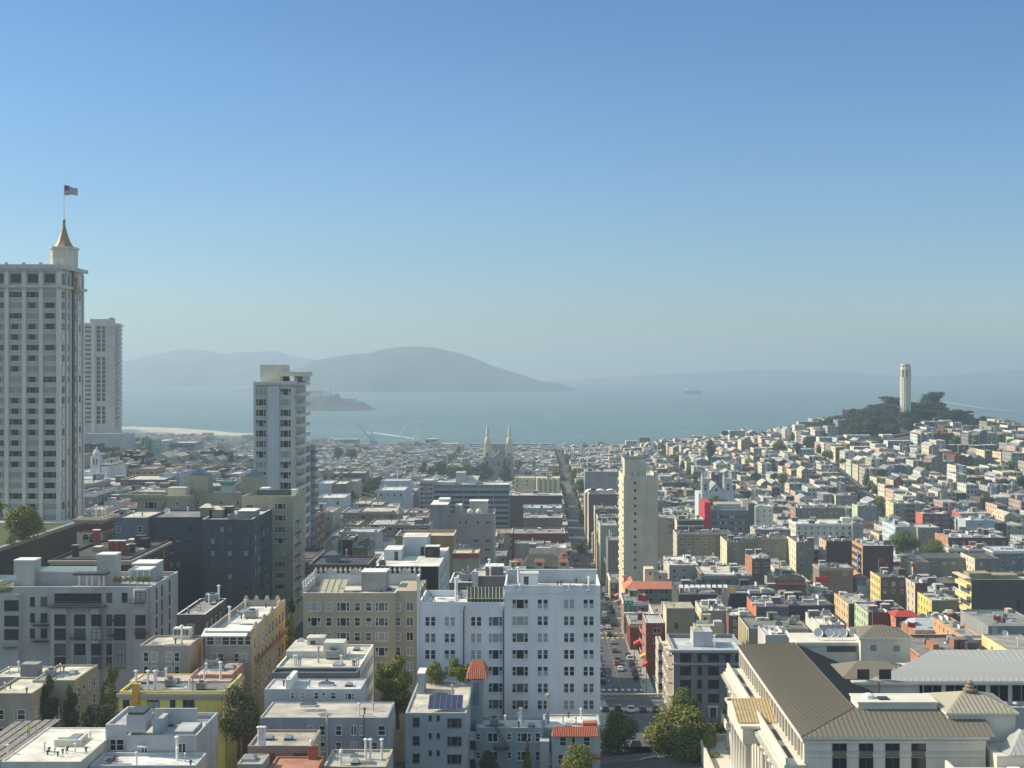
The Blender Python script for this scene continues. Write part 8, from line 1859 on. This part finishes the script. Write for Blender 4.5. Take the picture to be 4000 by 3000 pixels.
# ================================================================== trees
T_ = [
 # label, px0,px1,pt,pb,Y, kind, leaf, n, ls
 ("tall leafy tree rising between the grey rear house and the white building",1466,1642,2562,2790,247,'tall',LEAFY,9000,.05),
 ("dark tree behind the tall leafy one beside the tan block",1455,1520,2585,2700,262,'round',LEAF,4000,.07),
 ("broad magnolia tree with glossy leaves between lower-left houses",838,1028,2668,2905,226,'round',LEAFB,9000,.05),
 ("green tree in front of the white building left of the red-roofed turret",1655,1745,2582,2680,243,'round',LEAFY,5000,.06),
 ("second green tree against the white wall beside the red-roofed turret",1735,1855,2562,2680,244,'loose',LEAFY,6000,.055),
 ("dark ivy-like tree left of the pair at lower left",145,235,2645,2880,236,'tall',LEAFD,6000,.06),
 ("dark leafy tree right of the ivy-like one at lower left",230,315,2685,2880,236,'tall',LEAFD,5000,.06),
 ("tall brownish conifer in the gap behind the lower-left roofs",385,475,2600,2790,246,'tall',LEAFB,7000,.05),
 ("yellow-green bush below the brownish conifer",385,462,2685,2790,244,'round',LEAFY,4000,.07),
 ("dark undergrowth tree in the shaded gap at lower left",310,490,2740,2900,236,'round',LEAFD,5000,.06),
 ("street tree right of the ochre scalloped building",1100,1165,2400,2540,290,'tall',LEAFY,4000,.07),
 ("dense domed street tree at the corner of the white building",2330,2508,2768,2960,290,'round',LEAF,9000,.05),
 ("large spreading yellow-green tree left of the hotel forecourt",2500,2800,2750,2990,264,'round',LEAFY,14000,.04),
 ("dark spreading tree below the large yellow-green one",2610,2805,2835,3015,249,'round',LEAF,9000,.05),
 ("deep green street tree in front of the grey corner building",2606,2745,2682,2820,322,'round',LEAF,7000,.05),
 ("slim green tree between grey building and columned hotel front",2815,2852,2730,2830,306,'tall',LEAF,3000,.08),
 ("yellow-brown tree at the far corner of the columned front",2785,2855,2790,2885,275,'loose',LEAFB,4000,.07),
 ("yellow-green tree at the bottom edge below the forecourt",2620,2760,2968,3060,246,'loose',LEAFY,6000,.05),
 ("sunlit young tree against the bluish arched-window house",2185,2330,2900,3060,222,'round',LEAFY,7000,.05),
 ("thin conifer against the bluish arched-window house",2035,2085,2875,3020,224,'spire',LEAF,3000,.08),
 ("dark shrub tree in shade beside the turquoise-trimmed house",1860,1960,2930,3060,222,'round',LEAFD,5000,.06),
 ("small dark tree in shadow behind the khaki block's foot",1118,1155,2335,2400,330,'round',LEAFD,2000,.1),
 ("long rounded dark green tree mass left in the pair at right",3455,3602,2070,2160,712,'round',LEAF,7000,.05),
 ("rounded green tree right in the pair at right",3592,3702,2104,2178,700,'round',LEAF,6000,.05),
 ("low rounded tree in front of the white twin-tower church",2735,2850,1940,1985,880,'round',LEAF,4000,.07),
 ("dark tree behind the white twin-tower church",2690,2755,1838,1875,960,'round',LEAF,3000,.08),
 ("big dark tree left of slim beige tower, left of two",880,930,1776,1868,960,'tall',LEAFD,4000,.07),
 ("big dark tree left of slim beige tower, right of two",922,978,1780,1868,965,'tall',LEAFD,4000,.07),
 ("dark green tree at the left end of the square's tree line",1628,1672,1805,1862,1240,'tall',LEAFD,2500,.09),
 ("small dark tree second in the square's tree line",1668,1700,1822,1862,1245,'round',LEAFD,2000,.1),
 ("dark round tree third in the square's tree line",1698,1745,1800,1858,1250,'round',LEAFD,2500,.09),
 ("yellowish green tree fourth in the square's tree line",1740,1800,1815,1858,1250,'round',LEAF,2500,.09),
 ("green tree fifth in the square's tree line",1800,1850,1812,1858,1250,'round',LEAF,2500,.09),
 ("large tree left before the twin-spired church",1845,1925,1808,1868,1260,'round',LEAFD,3000,.08),
 ("tall dark conifer right before the twin-spired church",1945,2000,1786,1872,1265,'spire',LEAFD,3000,.08),
 ("round yellow tree right of the twin-spired church",2008,2040,1795,1820,1370,'round',LEAFY,1500,.12),
 ("tree on the left kerb far along the main street",2155,2200,1868,1925,1050,'round',LEAF,3000,.08),
 ("tree on the right kerb far along the main street",2240,2290,1868,1925,1030,'round',LEAF,3000,.08),
 ("taller tree on the right kerb beyond the others",2226,2256,1832,1872,1180,'round',LEAF,2000,.1),
 ("pale green tree at the top of the main street",2200,2232,1770,1805,1500,'round',LEAF,1500,.12),
 ("tree at the left kerb beyond the pale yellow house",2150,2188,1835,1868,1180,'round',LEAF,2000,.1),
 ("dark trees on the left slope, leftmost clump",468,510,1722,1758,1000,'round',LEAFD,2500,.09),
 ("dark tree second on the left slope",505,560,1722,1765,990,'round',LEAFD,2500,.09),
 ("dark tree third on the left slope",553,600,1720,1768,985,'round',LEAFD,2500,.09),
 ("dark tree fourth on the left slope beside the blank white wall",590,635,1730,1775,980,'round',LEAFD,2500,.09),
 ("low dark tree at the left slope's lower edge",450,500,1745,1780,960,'round',LEAFD,2000,.1),
 ("dark tree mass between left rooftops and waterfront",1300,1345,1745,1790,1500,'round',LEAFD,1500,.12),
 ("second dark tree mass near the waterfront rooftops",1345,1400,1752,1790,1480,'round',LEAFD,1500,.12),
 ("dark tree right of the brown waterfront block",1780,1800,1740,1770,1900,'round',LEAFD,1200,.13),
 ("dark street tree in the steep lane right of the centre",2755,2800,1720,1790,1180,'tall',LEAFD,2500,.09),
 ("reddish-brown tree on the hillside houses",3010,3075,1718,1760,1150,'round',LEAFB,2500,.09),
 ("dark tree beside the orange-sided hillside house",3100,3130,1730,1775,1140,'tall',LEAFD,2000,.1),
 ("broad dark hedge-like tree among hillside flats at centre right",3030,3085,1850,1890,960,'round',LEAF,2500,.09),
 ("dark tree on hilltop houses left of the wooded hill",2815,2852,1682,1700,1400,'round',LEAFD,1500,.12),
 ("green tree among pale houses on the far right slope",3385,3470,1700,1735,1210,'round',LEAF,2500,.09),
 ("tree beside the grey flats under the wooded hill",3495,3560,1738,1765,1190,'round',LEAFD,2500,.09),
 ("dull green sloping tree under the modern hill houses",3655,3700,1715,1765,1190,'tall',LEAF,2500,.09),
 ("small dull tree under the modern hill houses",3598,3635,1705,1732,1230,'round',LEAF,2000,.1),
 ("yellow-green shrub tree in front of the hilltop flats",3742,3775,1684,1704,1260,'round',LEAFY,1500,.12),
 ("dark tree before the far right ridge houses",3860,3925,1683,1712,1270,'round',LEAFD,2000,.1),
 ("large dark green tree on the right slope",3832,3930,1808,1862,1040,'round',LEAFD,3500,.07),
 ("cypress-like dark tree above the large right-slope tree",3835,3905,1788,1820,1060,'cypress',LEAFD,2500,.09),
 ("dense dark tree left in the grove below the right slope",3728,3775,1848,1890,990,'round',LEAF,2500,.09),
 ("dense dark tree, second in the grove below the right slope",3768,3825,1866,1915,960,'round',LEAFD,3000,.08),
 ("dense dark tree, third in the grove below the right slope",3822,3890,1870,1915,955,'round',LEAFD,3000,.08),
 ("dense dark tree, last in the grove below the right slope",3885,3962,1868,1912,950,'round',LEAFD,3000,.08),
 ("yellow-green tree at the front of the right slope grove",3826,3874,1917,1965,905,'round',LEAFY,2500,.09),
 ("dark green tree at the right edge above the cream flats",3962,4030,1855,1900,950,'round',LEAFD,2500,.09),
 ("bright green tree between beige flats and taupe house",3418,3462,1935,1975,935,'round',LEAFY,2000,.1),
 ("green tree at the foot of the pale villas left of the taupe house",3272,3310,1790,1812,1050,'round',LEAF,2000,.1),
]
for (lab,p0,p1,pt,pb,Y_,kd,lm,n,ls) in T_:
    if 'square' in lab or 'twin-spired' in lab: c_=(p0+p1)/2; h_=(p1-p0)*.68; p0,p1,pb=int(c_-h_),int(c_+h_),pb+8
    tree_px(lab,p0,p1,pt,pb,Y_,kind=kd,lm=lm,n=n,ls=ls,seed=(p0%3)+1)
palm("tall slim palm tree on the right ridge against the water",wx(3926,1290),1290,G(wx(3926,1290),1290),wz(1655,1290)-G(wx(3926,1290),1290),3.6,5)
# wooded hill
HT=[(3225,1668,60),(3262,1650,70),(3300,1668,70),(3330,1612,90),(3370,1640,90),(3400,1600,90),(3340,1700,90),(3290,1710,80),(3420,1655,100),(3440,1578,90),(3470,1620,100),(3482,1548,80),(3400,1710,90),(3475,1690,100),(3520,1580,80),(3550,1640,100),(3555,1570,55),(3540,1710,90),(3600,1640,100),(3590,1600,60),(3640,1568,90),(3622,1535,60),(3655,1530,60),(3660,1600,90),(3700,1600,80),(3612,1700,80),(3660,1660,90),(3705,1645,60),(3735,1606,60),(3240,1705,70),(3450,1740,90),(3380,1745,80),(3755,1638,50)]
for i,(px,pt,w) in enumerate(HT):
    Y_=1400-(pt-1540)*.42; wm_=w/F*Y_; x=wx(px,Y_); z1=wz(pt,Y_); h=max(15,min(30,z1-G(x,Y_)+2))
    tree(f"dark cypress on the wooded hill, {['far left edge','left shoulder','left flank','upper left','mid left','left of the tower','low left','lower left slope','below left shoulder','left crest','upper middle','high crest left of the tower','lower middle slope','middle slope','before the tower base','central slope','hiding the tower base','low centre','right of the tower base','just right of the tower foot','right crest base','tall right crest','highest on the right','right flank','outer right flank','low right','lower right flank','right shoulder','far right','bottom left corner','bottom middle','bottom left of middle','right end bush'][i]}",x,Y_,z1-h,wm_*1.5,h,kind='cypress' if i%3 else 'round',lm=LEAFD,n=3500,ls=.075,seed=50+i%4,lift=.18,group="cypress trees on the wooded hill")
hr=random.Random(4); k=0
while k<96:
    x,y=hr.uniform(285,470),hr.uniform(1250,1440)
    if k<26:
        x,y=hr.uniform(292,356),hr.uniform(1258,1330)
        if pxo(x,y)>3548 or pxo(x,y)<3225: continue
    elif ((x-380)/95)**2+((y-1392)/82)**2>1 or (y<1335 and x>365): continue
    hh=hr.uniform(10,17); 
    if pyo(G(x,y)+hh,y)<1600 and abs(pxo(x,y)-3537)<45: hh=8
    tree(f"{('flat-layered','rounded')[k%2]} dark cypress packed on the {'front' if y<1340 else 'upper'} {'left' if pxo(x,y)<3400 else 'middle' if pxo(x,y)<3560 else 'right'} slope of the wooded hill",x,y,G(x,y)-1,hr.uniform(13,20),hh,kind=('cypress','round')[k%2],lm=LEAFD,n=2500,ls=.085,seed=60+k%3,lift=.08,group="packed small cypresses on the wooded hill"); k+=1
m=MB()
for i in range(25):
    for j in range(21):
        x,y=278+8*i,1306+8*j; inn=((x-380)/98)**2+((y-1392)/86)**2<1
        m.v.append((x,y,G(x,y)+(.3 if inn else -2)))
for i in range(24):
    for j in range(20): a=i*21+j; m.f.append((a,a+21,a+22,a+1)); m.m.append(0)
tag(m.build("hill_slope",[mat("hill_grass",(.04,.05,.02),.95,.4,.1,fine=.3)]),kind="structure")
tree_px("pointed dark conifer standing alone right of the wooded hill",3782,3815,1612,1660,1310,kind='spire',lm=LEAFD,n=2500,ls=.09,seed=9)

RECTS+= [(3218,3330,1660,1712,1330),(3330,3440,1600,1725,1330),(3440,3560,1560,1735,1330),(3560,3700,1550,1652,1325),(3700,3790,1600,1650,1320)]
# ================================================================== hill houses below the wooded hill (traced)
HH=[(3552,3592,1668,1290,(.36,.33,.27),"beige modern box house at the left end below the wooded hill",(.70,.64,.48)),(3592,3608,1664,1296,(.30,.29,.27),"narrow grey house squeezed between modern hill houses",None),(3575,3608,1655,1302,(.10,.10,.11),"white-framed dark glazed house below the wooded hill",(.74,.72,.66)),(3610,3645,1648,1304,(.09,.095,.10),"second white-framed dark house with angled fin wall",(.74,.72,.66)),(3647,3682,1646,1306,(.26,.27,.28),"grey panelled flats with white top edge on the hill",None),(3683,3720,1642,1310,(.36,.36,.36),"pale grey flats with light upper storey on the hill",None),(3722,3758,1650,1300,(.33,.35,.37),"blue-grey balconied flats right of the lit fin wall",(.74,.72,.66)),(3759,3790,1662,1296,(.30,.31,.32),"pale balconied flats near the right of the hill row",None),(3790,3846,1664,1300,(.10,.11,.12),"dark grey flats at the right end of the hill row",None),
(3120,3200,1640+8,1400,(.20,.18,.16),"brown turreted apartment house on the left skyline of the hill",(.5,.48,.42)),(3105,3145,1660,1380,(.55,.54,.50),"white stepped house left of the brown turreted one",(.72,.68,.55)),(2850,2910,1682,1420,(.24,.25,.26),"grey modern house with white slabs on the skyline",(.66,.62,.5)),(2445,2488,1722,1600,(.42,.41,.38),"pale boxy house on the skyline above the slab tower",(.7,.64,.48)),(2498,2538,1708,1590,(.13,.09,.08),"dark brown blocky house on the skyline",None),
(3308,3402,1700,1180,(.44,.40,.37),"pinkish grey flats with arched windows under the wooded hill",(.74,.66,.42)),(3448,3490,1698,1190,(.46,.55,.50),"mint stair-step house under the wooded hill",(.6,.68,.58)),(3200,3268,1708,1160,(.33,.36,.35),"grey-green flats with white roof edge under the hill",(.62,.72,.6)),(3335,3400,1745,1110,(.26,.25,.22),"tall drab house with bright cream bay side",(.75,.66,.40)),(3468,3560,1722,1150,(.24,.23,.21),"dull brown flats with white corner under the hill",(.7,.66,.55)),(3700,3740,1738,1160,(.11,.10,.09),"dark townhouse, first in the white-trimmed row",None),(3745,3785,1738,1160,(.11,.10,.09),"dark townhouse, second in the white-trimmed row",None),(3790,3840,1740,1160,(.11,.10,.09),"dark townhouse, third in the white-trimmed row",None),(3845,3900,1738,1165,(.12,.11,.10),"dark townhouse, last in the white-trimmed row",None)]
for (p0,p1,py,Y_,c,lab,sc_) in HH:
    if Y_<1280: Y_=min(range(1000,1300,5),key=lambda q:abs(wz(py,q)-G(wx(p0,q),q)-10))
    b = bld(p0,p1,py,Y_,14,c,(.68,.66,.60),lab,pyb=py+22,name='hill_house',cat='house',win='two',cw=4.5,ww=2.2,wh=1.5,nfl=3,furn=1,par=.3,left=False,cap=WHITE)
    if sc_: side(b,sc_,False,0)

# ================================================================== the rest of the city, block by block
PAL=[("white",(.54,.54,.53),7),("pale grey",(.41,.41,.40),9),("grey",(.28,.28,.275),9),("cream",(.50,.46,.35),8),("beige",(.38,.34,.26),9),("tan",(.30,.24,.17),7),("brown",(.17,.12,.09),6),("brick-red",(.20,.075,.05),3),("dark brown",(.08,.06,.05),3),("pale blue",(.36,.42,.47),3),("mint",(.36,.44,.36),3),("salmon",(.50,.30,.22),3),("pale yellow",(.58,.52,.28),3),("slate",(.15,.17,.19),3),("pink",(.50,.36,.33),2),("dark red",(.22,.04,.035),1),("turquoise",(.16,.36,.37),1),("orange",(.55,.27,.10),1)]
RPL=[("white",(.60,.58,.52),5),("pale grey",(.44,.43,.41),7),("cream",(.56,.51,.40),5),("grey",(.28,.28,.27),6),("dark",(.11,.11,.11),5),("bluish",(.36,.40,.43),3),("tan",(.35,.30,.24),3)]
SIDES=[(.68,.64,.52),(.70,.65,.48),(.62,.60,.55),(.72,.62,.40),(.60,.55,.42),(.55,.62,.50),(.64,.45,.32)]  # left-wall tones, most with sunlight put into the colour
PAL=[(n,tuple(round(v*.86,3) for v in c),w) for n,c,w in PAL]; RPL=[(n,tuple(round(v*.9,3) for v in c),w) for n,c,w in RPL]
def pick(P,rr):
    t=sum(p[2] for p in P); r=rr.uniform(0,t)
    for p in P:
        r-=p[2]
        if r<=0: return p
    return P[0]
rr=random.Random(77)
XS=[-1000,-880,-760,-640]+STREET_X+[576,688,800,912]
YS=[STREET_Y[0]]+STREET_Y[1:]+[2110,2200,2320,2440,2560,2680]
lots=[]
def free(x0,x1,y0,y1):
    for a,c,d,e in FOOT:
        if x0<c and x1>a and y0<e and y1>d: return False
    return True
for j in range(len(YS)-1):
    ya,yb=YS[j]+6,YS[j+1]-6
    for i in range(len(XS)-1):
        xa,xb=XS[i]+7,XS[i+1]-7
        if min(pxo(xa,yb),pxo(xb,yb))>4080 or max(pxo(xa,yb),pxo(xb,yb))<-80: continue
        if 1235<ya<1350 and -110<xa<10 and xb<20+10: continue     # the square
        q=(yb-ya)/4
        for row in range(4):
            ylo=ya+q*row; x=xa
            while x<xb-4:
                w=rr.uniform(6,10.5) if ya>800 else rr.uniform(7,16)
                if xb-x-w<5: w=xb-x
                d=q-(rr.uniform(0,3) if row%2==0 else rr.uniform(0,3))
                y0=ylo+rr.uniform(0,1.5); x0,x1,y1=x,x+w-.06,y0+d-1
                x+=w
                if rr.random()<.03: continue
                lots.append((x0,x1,y0,y1))
lots.sort(key=lambda l:l[2]); FOOT.append((31,64,372,436))
hill_c=(380,1392)
keep=[]
for (x0,x1,y0,y1) in lots:
    p0,p1=pxo(x0,y0),pxo(x1,y0)
    if p1<-30 or p0>4030: continue
    yc=(y0+y1)/2; xc=(x0+x1)/2
    if yc>shore(xc)-30: continue
    if ((xc-hill_c[0])/98)**2+((yc-hill_c[1])/84)**2<1: continue
    if not free(x0,x1,y0,y1): continue
    g=max(G(x0,y0),G(x1,y0),G(x0,y1),G(x1,y1))
    h=rr.uniform(7.5,12.5) if yc>800 else rr.uniform(8,14)
    if yc>1500: h=rr.uniform(6,12)
    if rr.random()<.05: h+=rr.uniform(2,6)
    zt=g+h; ok=True
    pt=pyo(zt,y0)
    for (a,c,t,bt_,Yh) in RECTS:
        if p1<a or p0>c: continue
        if Yh<y0:
            if a<=p0 and c>=p1 and pyo(zt,y1)>t+2 and not (pt<t): 
                # behind a nearer building; hidden when the whole visible top lies inside its outline
                if pyo(zt,y1)>t and (bt_>=2990 or pyo(g,y0)<bt_+200): ok=False; break
        elif min(p1,c)-max(p0,a)>4:
            if pt<bt_:
                zt=min(zt,wz(bt_,y0)); pt=pyo(zt,y0)
                if zt-g<4.5: ok=False; break
    if ok and zt-g>=4.5: keep.append((x0,x1,y0,y1,g,zt))
# drop those hidden behind kept nearer rows
import array
hor=[3000.0]*4200
vis=[]
rects_sorted=sorted(RECTS,key=lambda r:r[4]); ri=0
for L_ in keep:
    x0,x1,y0,y1,g,zt=L_
    a,c=int(max(0,pxo(x0,y0)))+20,int(min(4100,pxo(x1,y0)))+20
    top=pyo(zt,y1)
    vism=sum(1 for p in range(a,max(a+1,c),3) if top<hor[p]-1)
    if vism==0: continue
    vis.append((L_,vism))
    ptf=pyo(zt,y0)
    for p in range(a,max(a+1,c)):
        if top<hor[p]: hor[p]=min(hor[p],top)
NB=sum(1 for o in bpy.data.objects if o.parent is None and o.type=='EMPTY' and o.get('category') in ('building','tower','house','shed'))
NIND=max(60,292-NB)
def area(v):
    x0,x1,y0,y1,g,zt=v[0]; return (x1-x0)/y0*((zt-g)/y0*.5+(y1-y0)*(H-zt)/y0/y0)
indiv=set(id(v[0]) for v in sorted(vis,key=lambda v:-area(v))[:NIND])
ANCH=[("the slab tower",2500,2050),("the banded office block",1840,1960),("the grey building with white domes",1840,2080),("the white twin-tower church",2800,1900),("the glass office with red wall",2850,2040),("the tall brown brick block",3430,2180),("the big blank olive building",3900,2340),("the beige flats with a stair",3550,2000),("the two rounded tree masses",3600,2125),("the twin-spired church",1945,1840),("the slim beige tower",1150,1850),("the rust-panelled brown building",560,1890),("the pagoda-roofed hall",2110,2200),("the busy street",2260,2000),("the wooded hill",3480,1740),("the grey corner building",2770,2560),("the vivid yellow side wall",3640,2360),("the arched brown building",2850,2270),("the scrolled-gable hall",3090,2290),("the salmon-tiled corner roof",2530,2310),("the red balcony house",3660,2030),("the long white cornice building",3220,2060),("the black-brown long block",3820,2120),("the white mission church",370,1830),("the broad white roof",1600,2180),("the khaki block",1050,2100),("the white corner house with bays",1290,1960),("the brown housing block",2800,2110),("the green vertical sign",2445,2400),("the right-slope grove",3840,1890)]
NUMW={2:"two",3:"three",4:"four",5:"five",6:"six"}
seen=set()
def autolabel(size,cn,ns,rn,px,py):
    c=sorted(ANCH,key=lambda a:(a[1]-px)**2+((a[2]-py)*1.4)**2)
    for a in c[:5]:
        dx,dy=px-a[1],py-a[2]
        rel=("far " if math.hypot(dx,dy)>330 else "")+(("left" if dx<0 else "right") if abs(dx)>2.2*abs(dy) else ("above" if dy<0 else "below") if abs(dy)>2.2*abs(dx) else ("upper " if dy<0 else "lower ")+("left" if dx<0 else "right"))
        rel=rel+" of" if rel.split()[-1] in("left","right") else rel
        for s in (f"{cn} {NUMW[ns]}-storey house with {rn} flat roof, {rel} {a[0]}",f"{size} {cn} {NUMW[ns]}-storey house with {rn} flat roof, {rel} {a[0]}"):
            if s not in seen and len(s.split())<=16: seen.add(s); return s
    s0=f"{size} {cn} house with {rn} roof, {rel} {c[0][0]}"
    for k in ("first","second","third","fourth","fifth"):
        s=s0+f", {k} such"
        if s not in seen: seen.add(s); return s
    return s0
# far houses: one mass
SM=MB(); smats=[wall_m(p[1]) for p in PAL]+[roof_m(p[1]) for p in RPL]+[GLASS,GLASS3,mat('dull_white_trim',(.5,.49,.46),.8,.1,.5)]+[wall_m(c) for c in SIDES]+[METAL]
nP,nR=len(PAL),len(RPL); iG=nP+nR; iS=iG+3
fr_=random.Random(5)
for (L_,vm) in vis:
    x0,x1,y0,y1,g,zt=L_
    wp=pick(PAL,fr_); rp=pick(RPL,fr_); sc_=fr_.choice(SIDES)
    if id(L_) in indiv:
        ns=max(2,min(5,int(round((zt-g)/3.2)))); w=x1-x0
        size="narrow" if w<10 else "wide" if w>15 else "mid-sized"
        lab=autolabel(size,wp[0],ns,rp[0],pxo((x0+x1)/2,y0),pyo(zt,y0))
        b=core(x0,x1,y0,y1,zt,wp[1],rp[1],lab,z0=g-3,name='house',cat='house',group="city houses between the landmarks",par=fr_.choice((.3,.5,.8)),
            win=fr_.choice(['dh','dh','pair','two',"dh"]),cw=fr_.choice((2.8,3.4,4.2)),ww=fr_.choice((1.0,1.2,1.7)),wh=1.6,nfl=3,left=False,
            furn=fr_.choice((3,4,5,6)),cornice=fr_.choice((0,0,.4)),brick='brown' in wp[0] or 'brick' in wp[0],cap=fr_.choice((None,WHITE,WHITE)),fr=fr_.choice('wwtd'))
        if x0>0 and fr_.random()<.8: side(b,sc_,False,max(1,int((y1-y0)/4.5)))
        continue
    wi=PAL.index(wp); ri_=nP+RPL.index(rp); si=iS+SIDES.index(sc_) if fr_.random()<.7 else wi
    z0=g-4; par=.5
    a=(x0,y0,z0);b_=(x1,y0,z0);c_=(x1,y1,z0);d_=(x0,y1,z0);A=(x0,y0,zt);B_=(x1,y0,zt);C_=(x1,y1,zt);D_=(x0,y1,zt)
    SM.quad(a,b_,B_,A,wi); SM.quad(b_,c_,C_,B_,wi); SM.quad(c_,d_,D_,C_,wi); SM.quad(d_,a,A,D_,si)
    t=.35; capm=iG+2 if fr_.random()<.28 else wi
    gable=fr_.random()<.18 and y0>800
    if gable:
        xm=(x0+x1)/2; hh=fr_.uniform(1.5,2.8); P,Q=(xm,y0,zt+hh),(xm,y1,zt+hh)
        SM.poly([A,B_,P],wi); SM.poly([C_,D_,Q],wi); SM.quad(A,P,Q,D_,ri_); SM.quad(P,B_,C_,Q,ri_)
    else:
        e=[(x0+t,y0+t),(x1-t,y0+t),(x1-t,y1-t),(x0+t,y1-t)]; o4=[(x0,y0),(x1,y0),(x1,y1),(x0,y1)]
        for k in range(4):
            m_=(k+1)%4
            SM.quad((*o4[k],zt),(*o4[m_],zt),(*e[m_],zt),(*e[k],zt),capm); SM.quad((*e[k],zt),(*e[m_],zt),(*e[m_],zt-par),(*e[k],zt-par),wi)
        SM.quad(*[(*p,zt-par) for p in e],ri_)
        for k in range(fr_.choice((1,2,3,4)) if y0<1500 else fr_.choice((0,1,2))):
            bx_,by_=fr_.uniform(x0+1,x1-2.5),fr_.uniform(y0+1,max(y0+1.1,y1-3)); bw,bd,bh=fr_.choice(((2.4,3,2.3),(1.2,1.2,.7),(.5,.5,2.0),(1.5,2.2,.4),(.9,.9,1.2),(3,1,.9)))
            bw=min(bw,x1-bx_-.4)
            SM.box(bx_,bx_+bw,by_,by_+bd,zt-par,zt-par+bh,wi if bh>1.5 else fr_.choice((iG+2,iG+1,wi,len(smats)-1)),top=fr_.choice((ri_,iG+2)),bottom=False)
    n=max(1,int((x1-x0)/fr_.choice((2.6,3.1,3.8)))); ww=fr_.choice((.9,1.1,1.5)); nf=min(4,int((zt-g-1)/3.1))
    gl=iG if fr_.random()<.8 else iG+1; trim=fr_.random()<.5
    for f_ in range(nf):
        zc=zt-1.9-f_*3.1
        for k in range(n):
            xc=x0+(x1-x0)*(k+.5)/n
            if trim: SM.quad((xc-ww/2-.12,y0-.03,zc-.95),(xc+ww/2+.12,y0-.03,zc-.95),(xc+ww/2+.12,y0-.03,zc+.9),(xc-ww/2-.12,y0-.03,zc+.9),iG+2)
            SM.quad((xc-ww/2,y0-.06,zc-.8),(xc+ww/2,y0-.06,zc-.8),(xc+ww/2,y0-.06,zc+.8),(xc-ww/2,y0-.06,zc+.8),gl)
        if x0>0 and y0<1500:
            for k in range(max(1,int((y1-y0)/4))):
                yc=y0+(y1-y0)*(k+.5)/max(1,int((y1-y0)/4))
                SM.quad((x0-.04,yc+.5,zc-.75),(x0-.04,yc-.5,zc-.75),(x0-.04,yc-.5,zc+.75),(x0-.04,yc+.5,zc+.75),gl)
        elif x1<0 and y0<1500:
            for k in range(max(1,int((y1-y0)/4))):
                yc=y0+(y1-y0)*(k+.5)/max(1,int((y1-y0)/4))
                SM.quad((x1+.04,yc-.5,zc-.75),(x1+.04,yc+.5,zc-.75),(x1+.04,yc+.5,zc+.75),(x1+.04,yc-.5,zc+.75),gl)
    if fr_.random()<.5 and not gable: SM.box(x0-.05,x1+.05,y0-.4,y0-.01,zt-.75,zt-.25,fr_.choice((iG+2,wi,ri_)))
    if fr_.random()<.45 and zt-g>7:
        xc=x0+(x1-x0)*.5; SM.prism([(xc-1.6,y0-.07),(xc-1.0,y0-1.0),(xc+1.0,y0-1.0),(xc+1.6,y0-.07)],g+3,zt-.3,wi)
o=SM.build("far_houses",smats); tag(o,"dense mass of small far houses covering the slopes and flats",None,None,"stuff")
# street and garden trees scattered through the blocks: one mass
TM=MB(); cr=crown('round',91,260,.26)
for i in range(2000):
    x=rr.uniform(-800,800); y=rr.uniform(520,2050)
    p=pxo(x,y)
    if p<-20 or p>4020 or y>shore(x)-40: continue
    for a,c,d,e in FOOT:
        if a-3<x<c+3 and d-3<y<e+3: break
    else:
        # snap beside a street so that crowns stand in the open
        if rr.random()<.5:
            sx=min(XS,key=lambda s:abs(s-x)); x=sx+rr.choice((-5.5,5.5))
            if abs(x-SX)<12 and y<1000: continue
        else:
            sy=min(YS,key=lambda s:abs(s-y)); y=sy+rr.choice((-5,5))
        w=rr.uniform(5,9); h=rr.uniform(6,11); z=G(x,y)+rr.uniform(0,2)
        bad=False
        for (a,c,t,bt_,Yh) in RECTS:
            if Yh>y and a<pxo(x,y)<c and pyo(z+h,y)<bt_: bad=True; break
        if bad: continue
        n=len(TM.v); TM.v+=[(x+v[0]*w,y+v[1]*w,z+h*.15+v[2]*h*.85) for v in cr.v]; TM.f+=[tuple(k+n for k in f_) for f_ in cr.f]; TM.m+=[0]*len(cr.f)
o=TM.build("street_foliage",[LEAF]); tag(o,"scattered small street and garden trees among the far houses",None,None,"stuff")
print("INDIV",len(indiv),"VIS",len(vis),"NB",NB,"objs",len(bpy.data.objects))
# labels used by more than one object are an error unless grouped
for l,os_ in USED.items():
    if len(os_)>1 and not os_[0].get('kind'): print("DUP",len(os_),l)
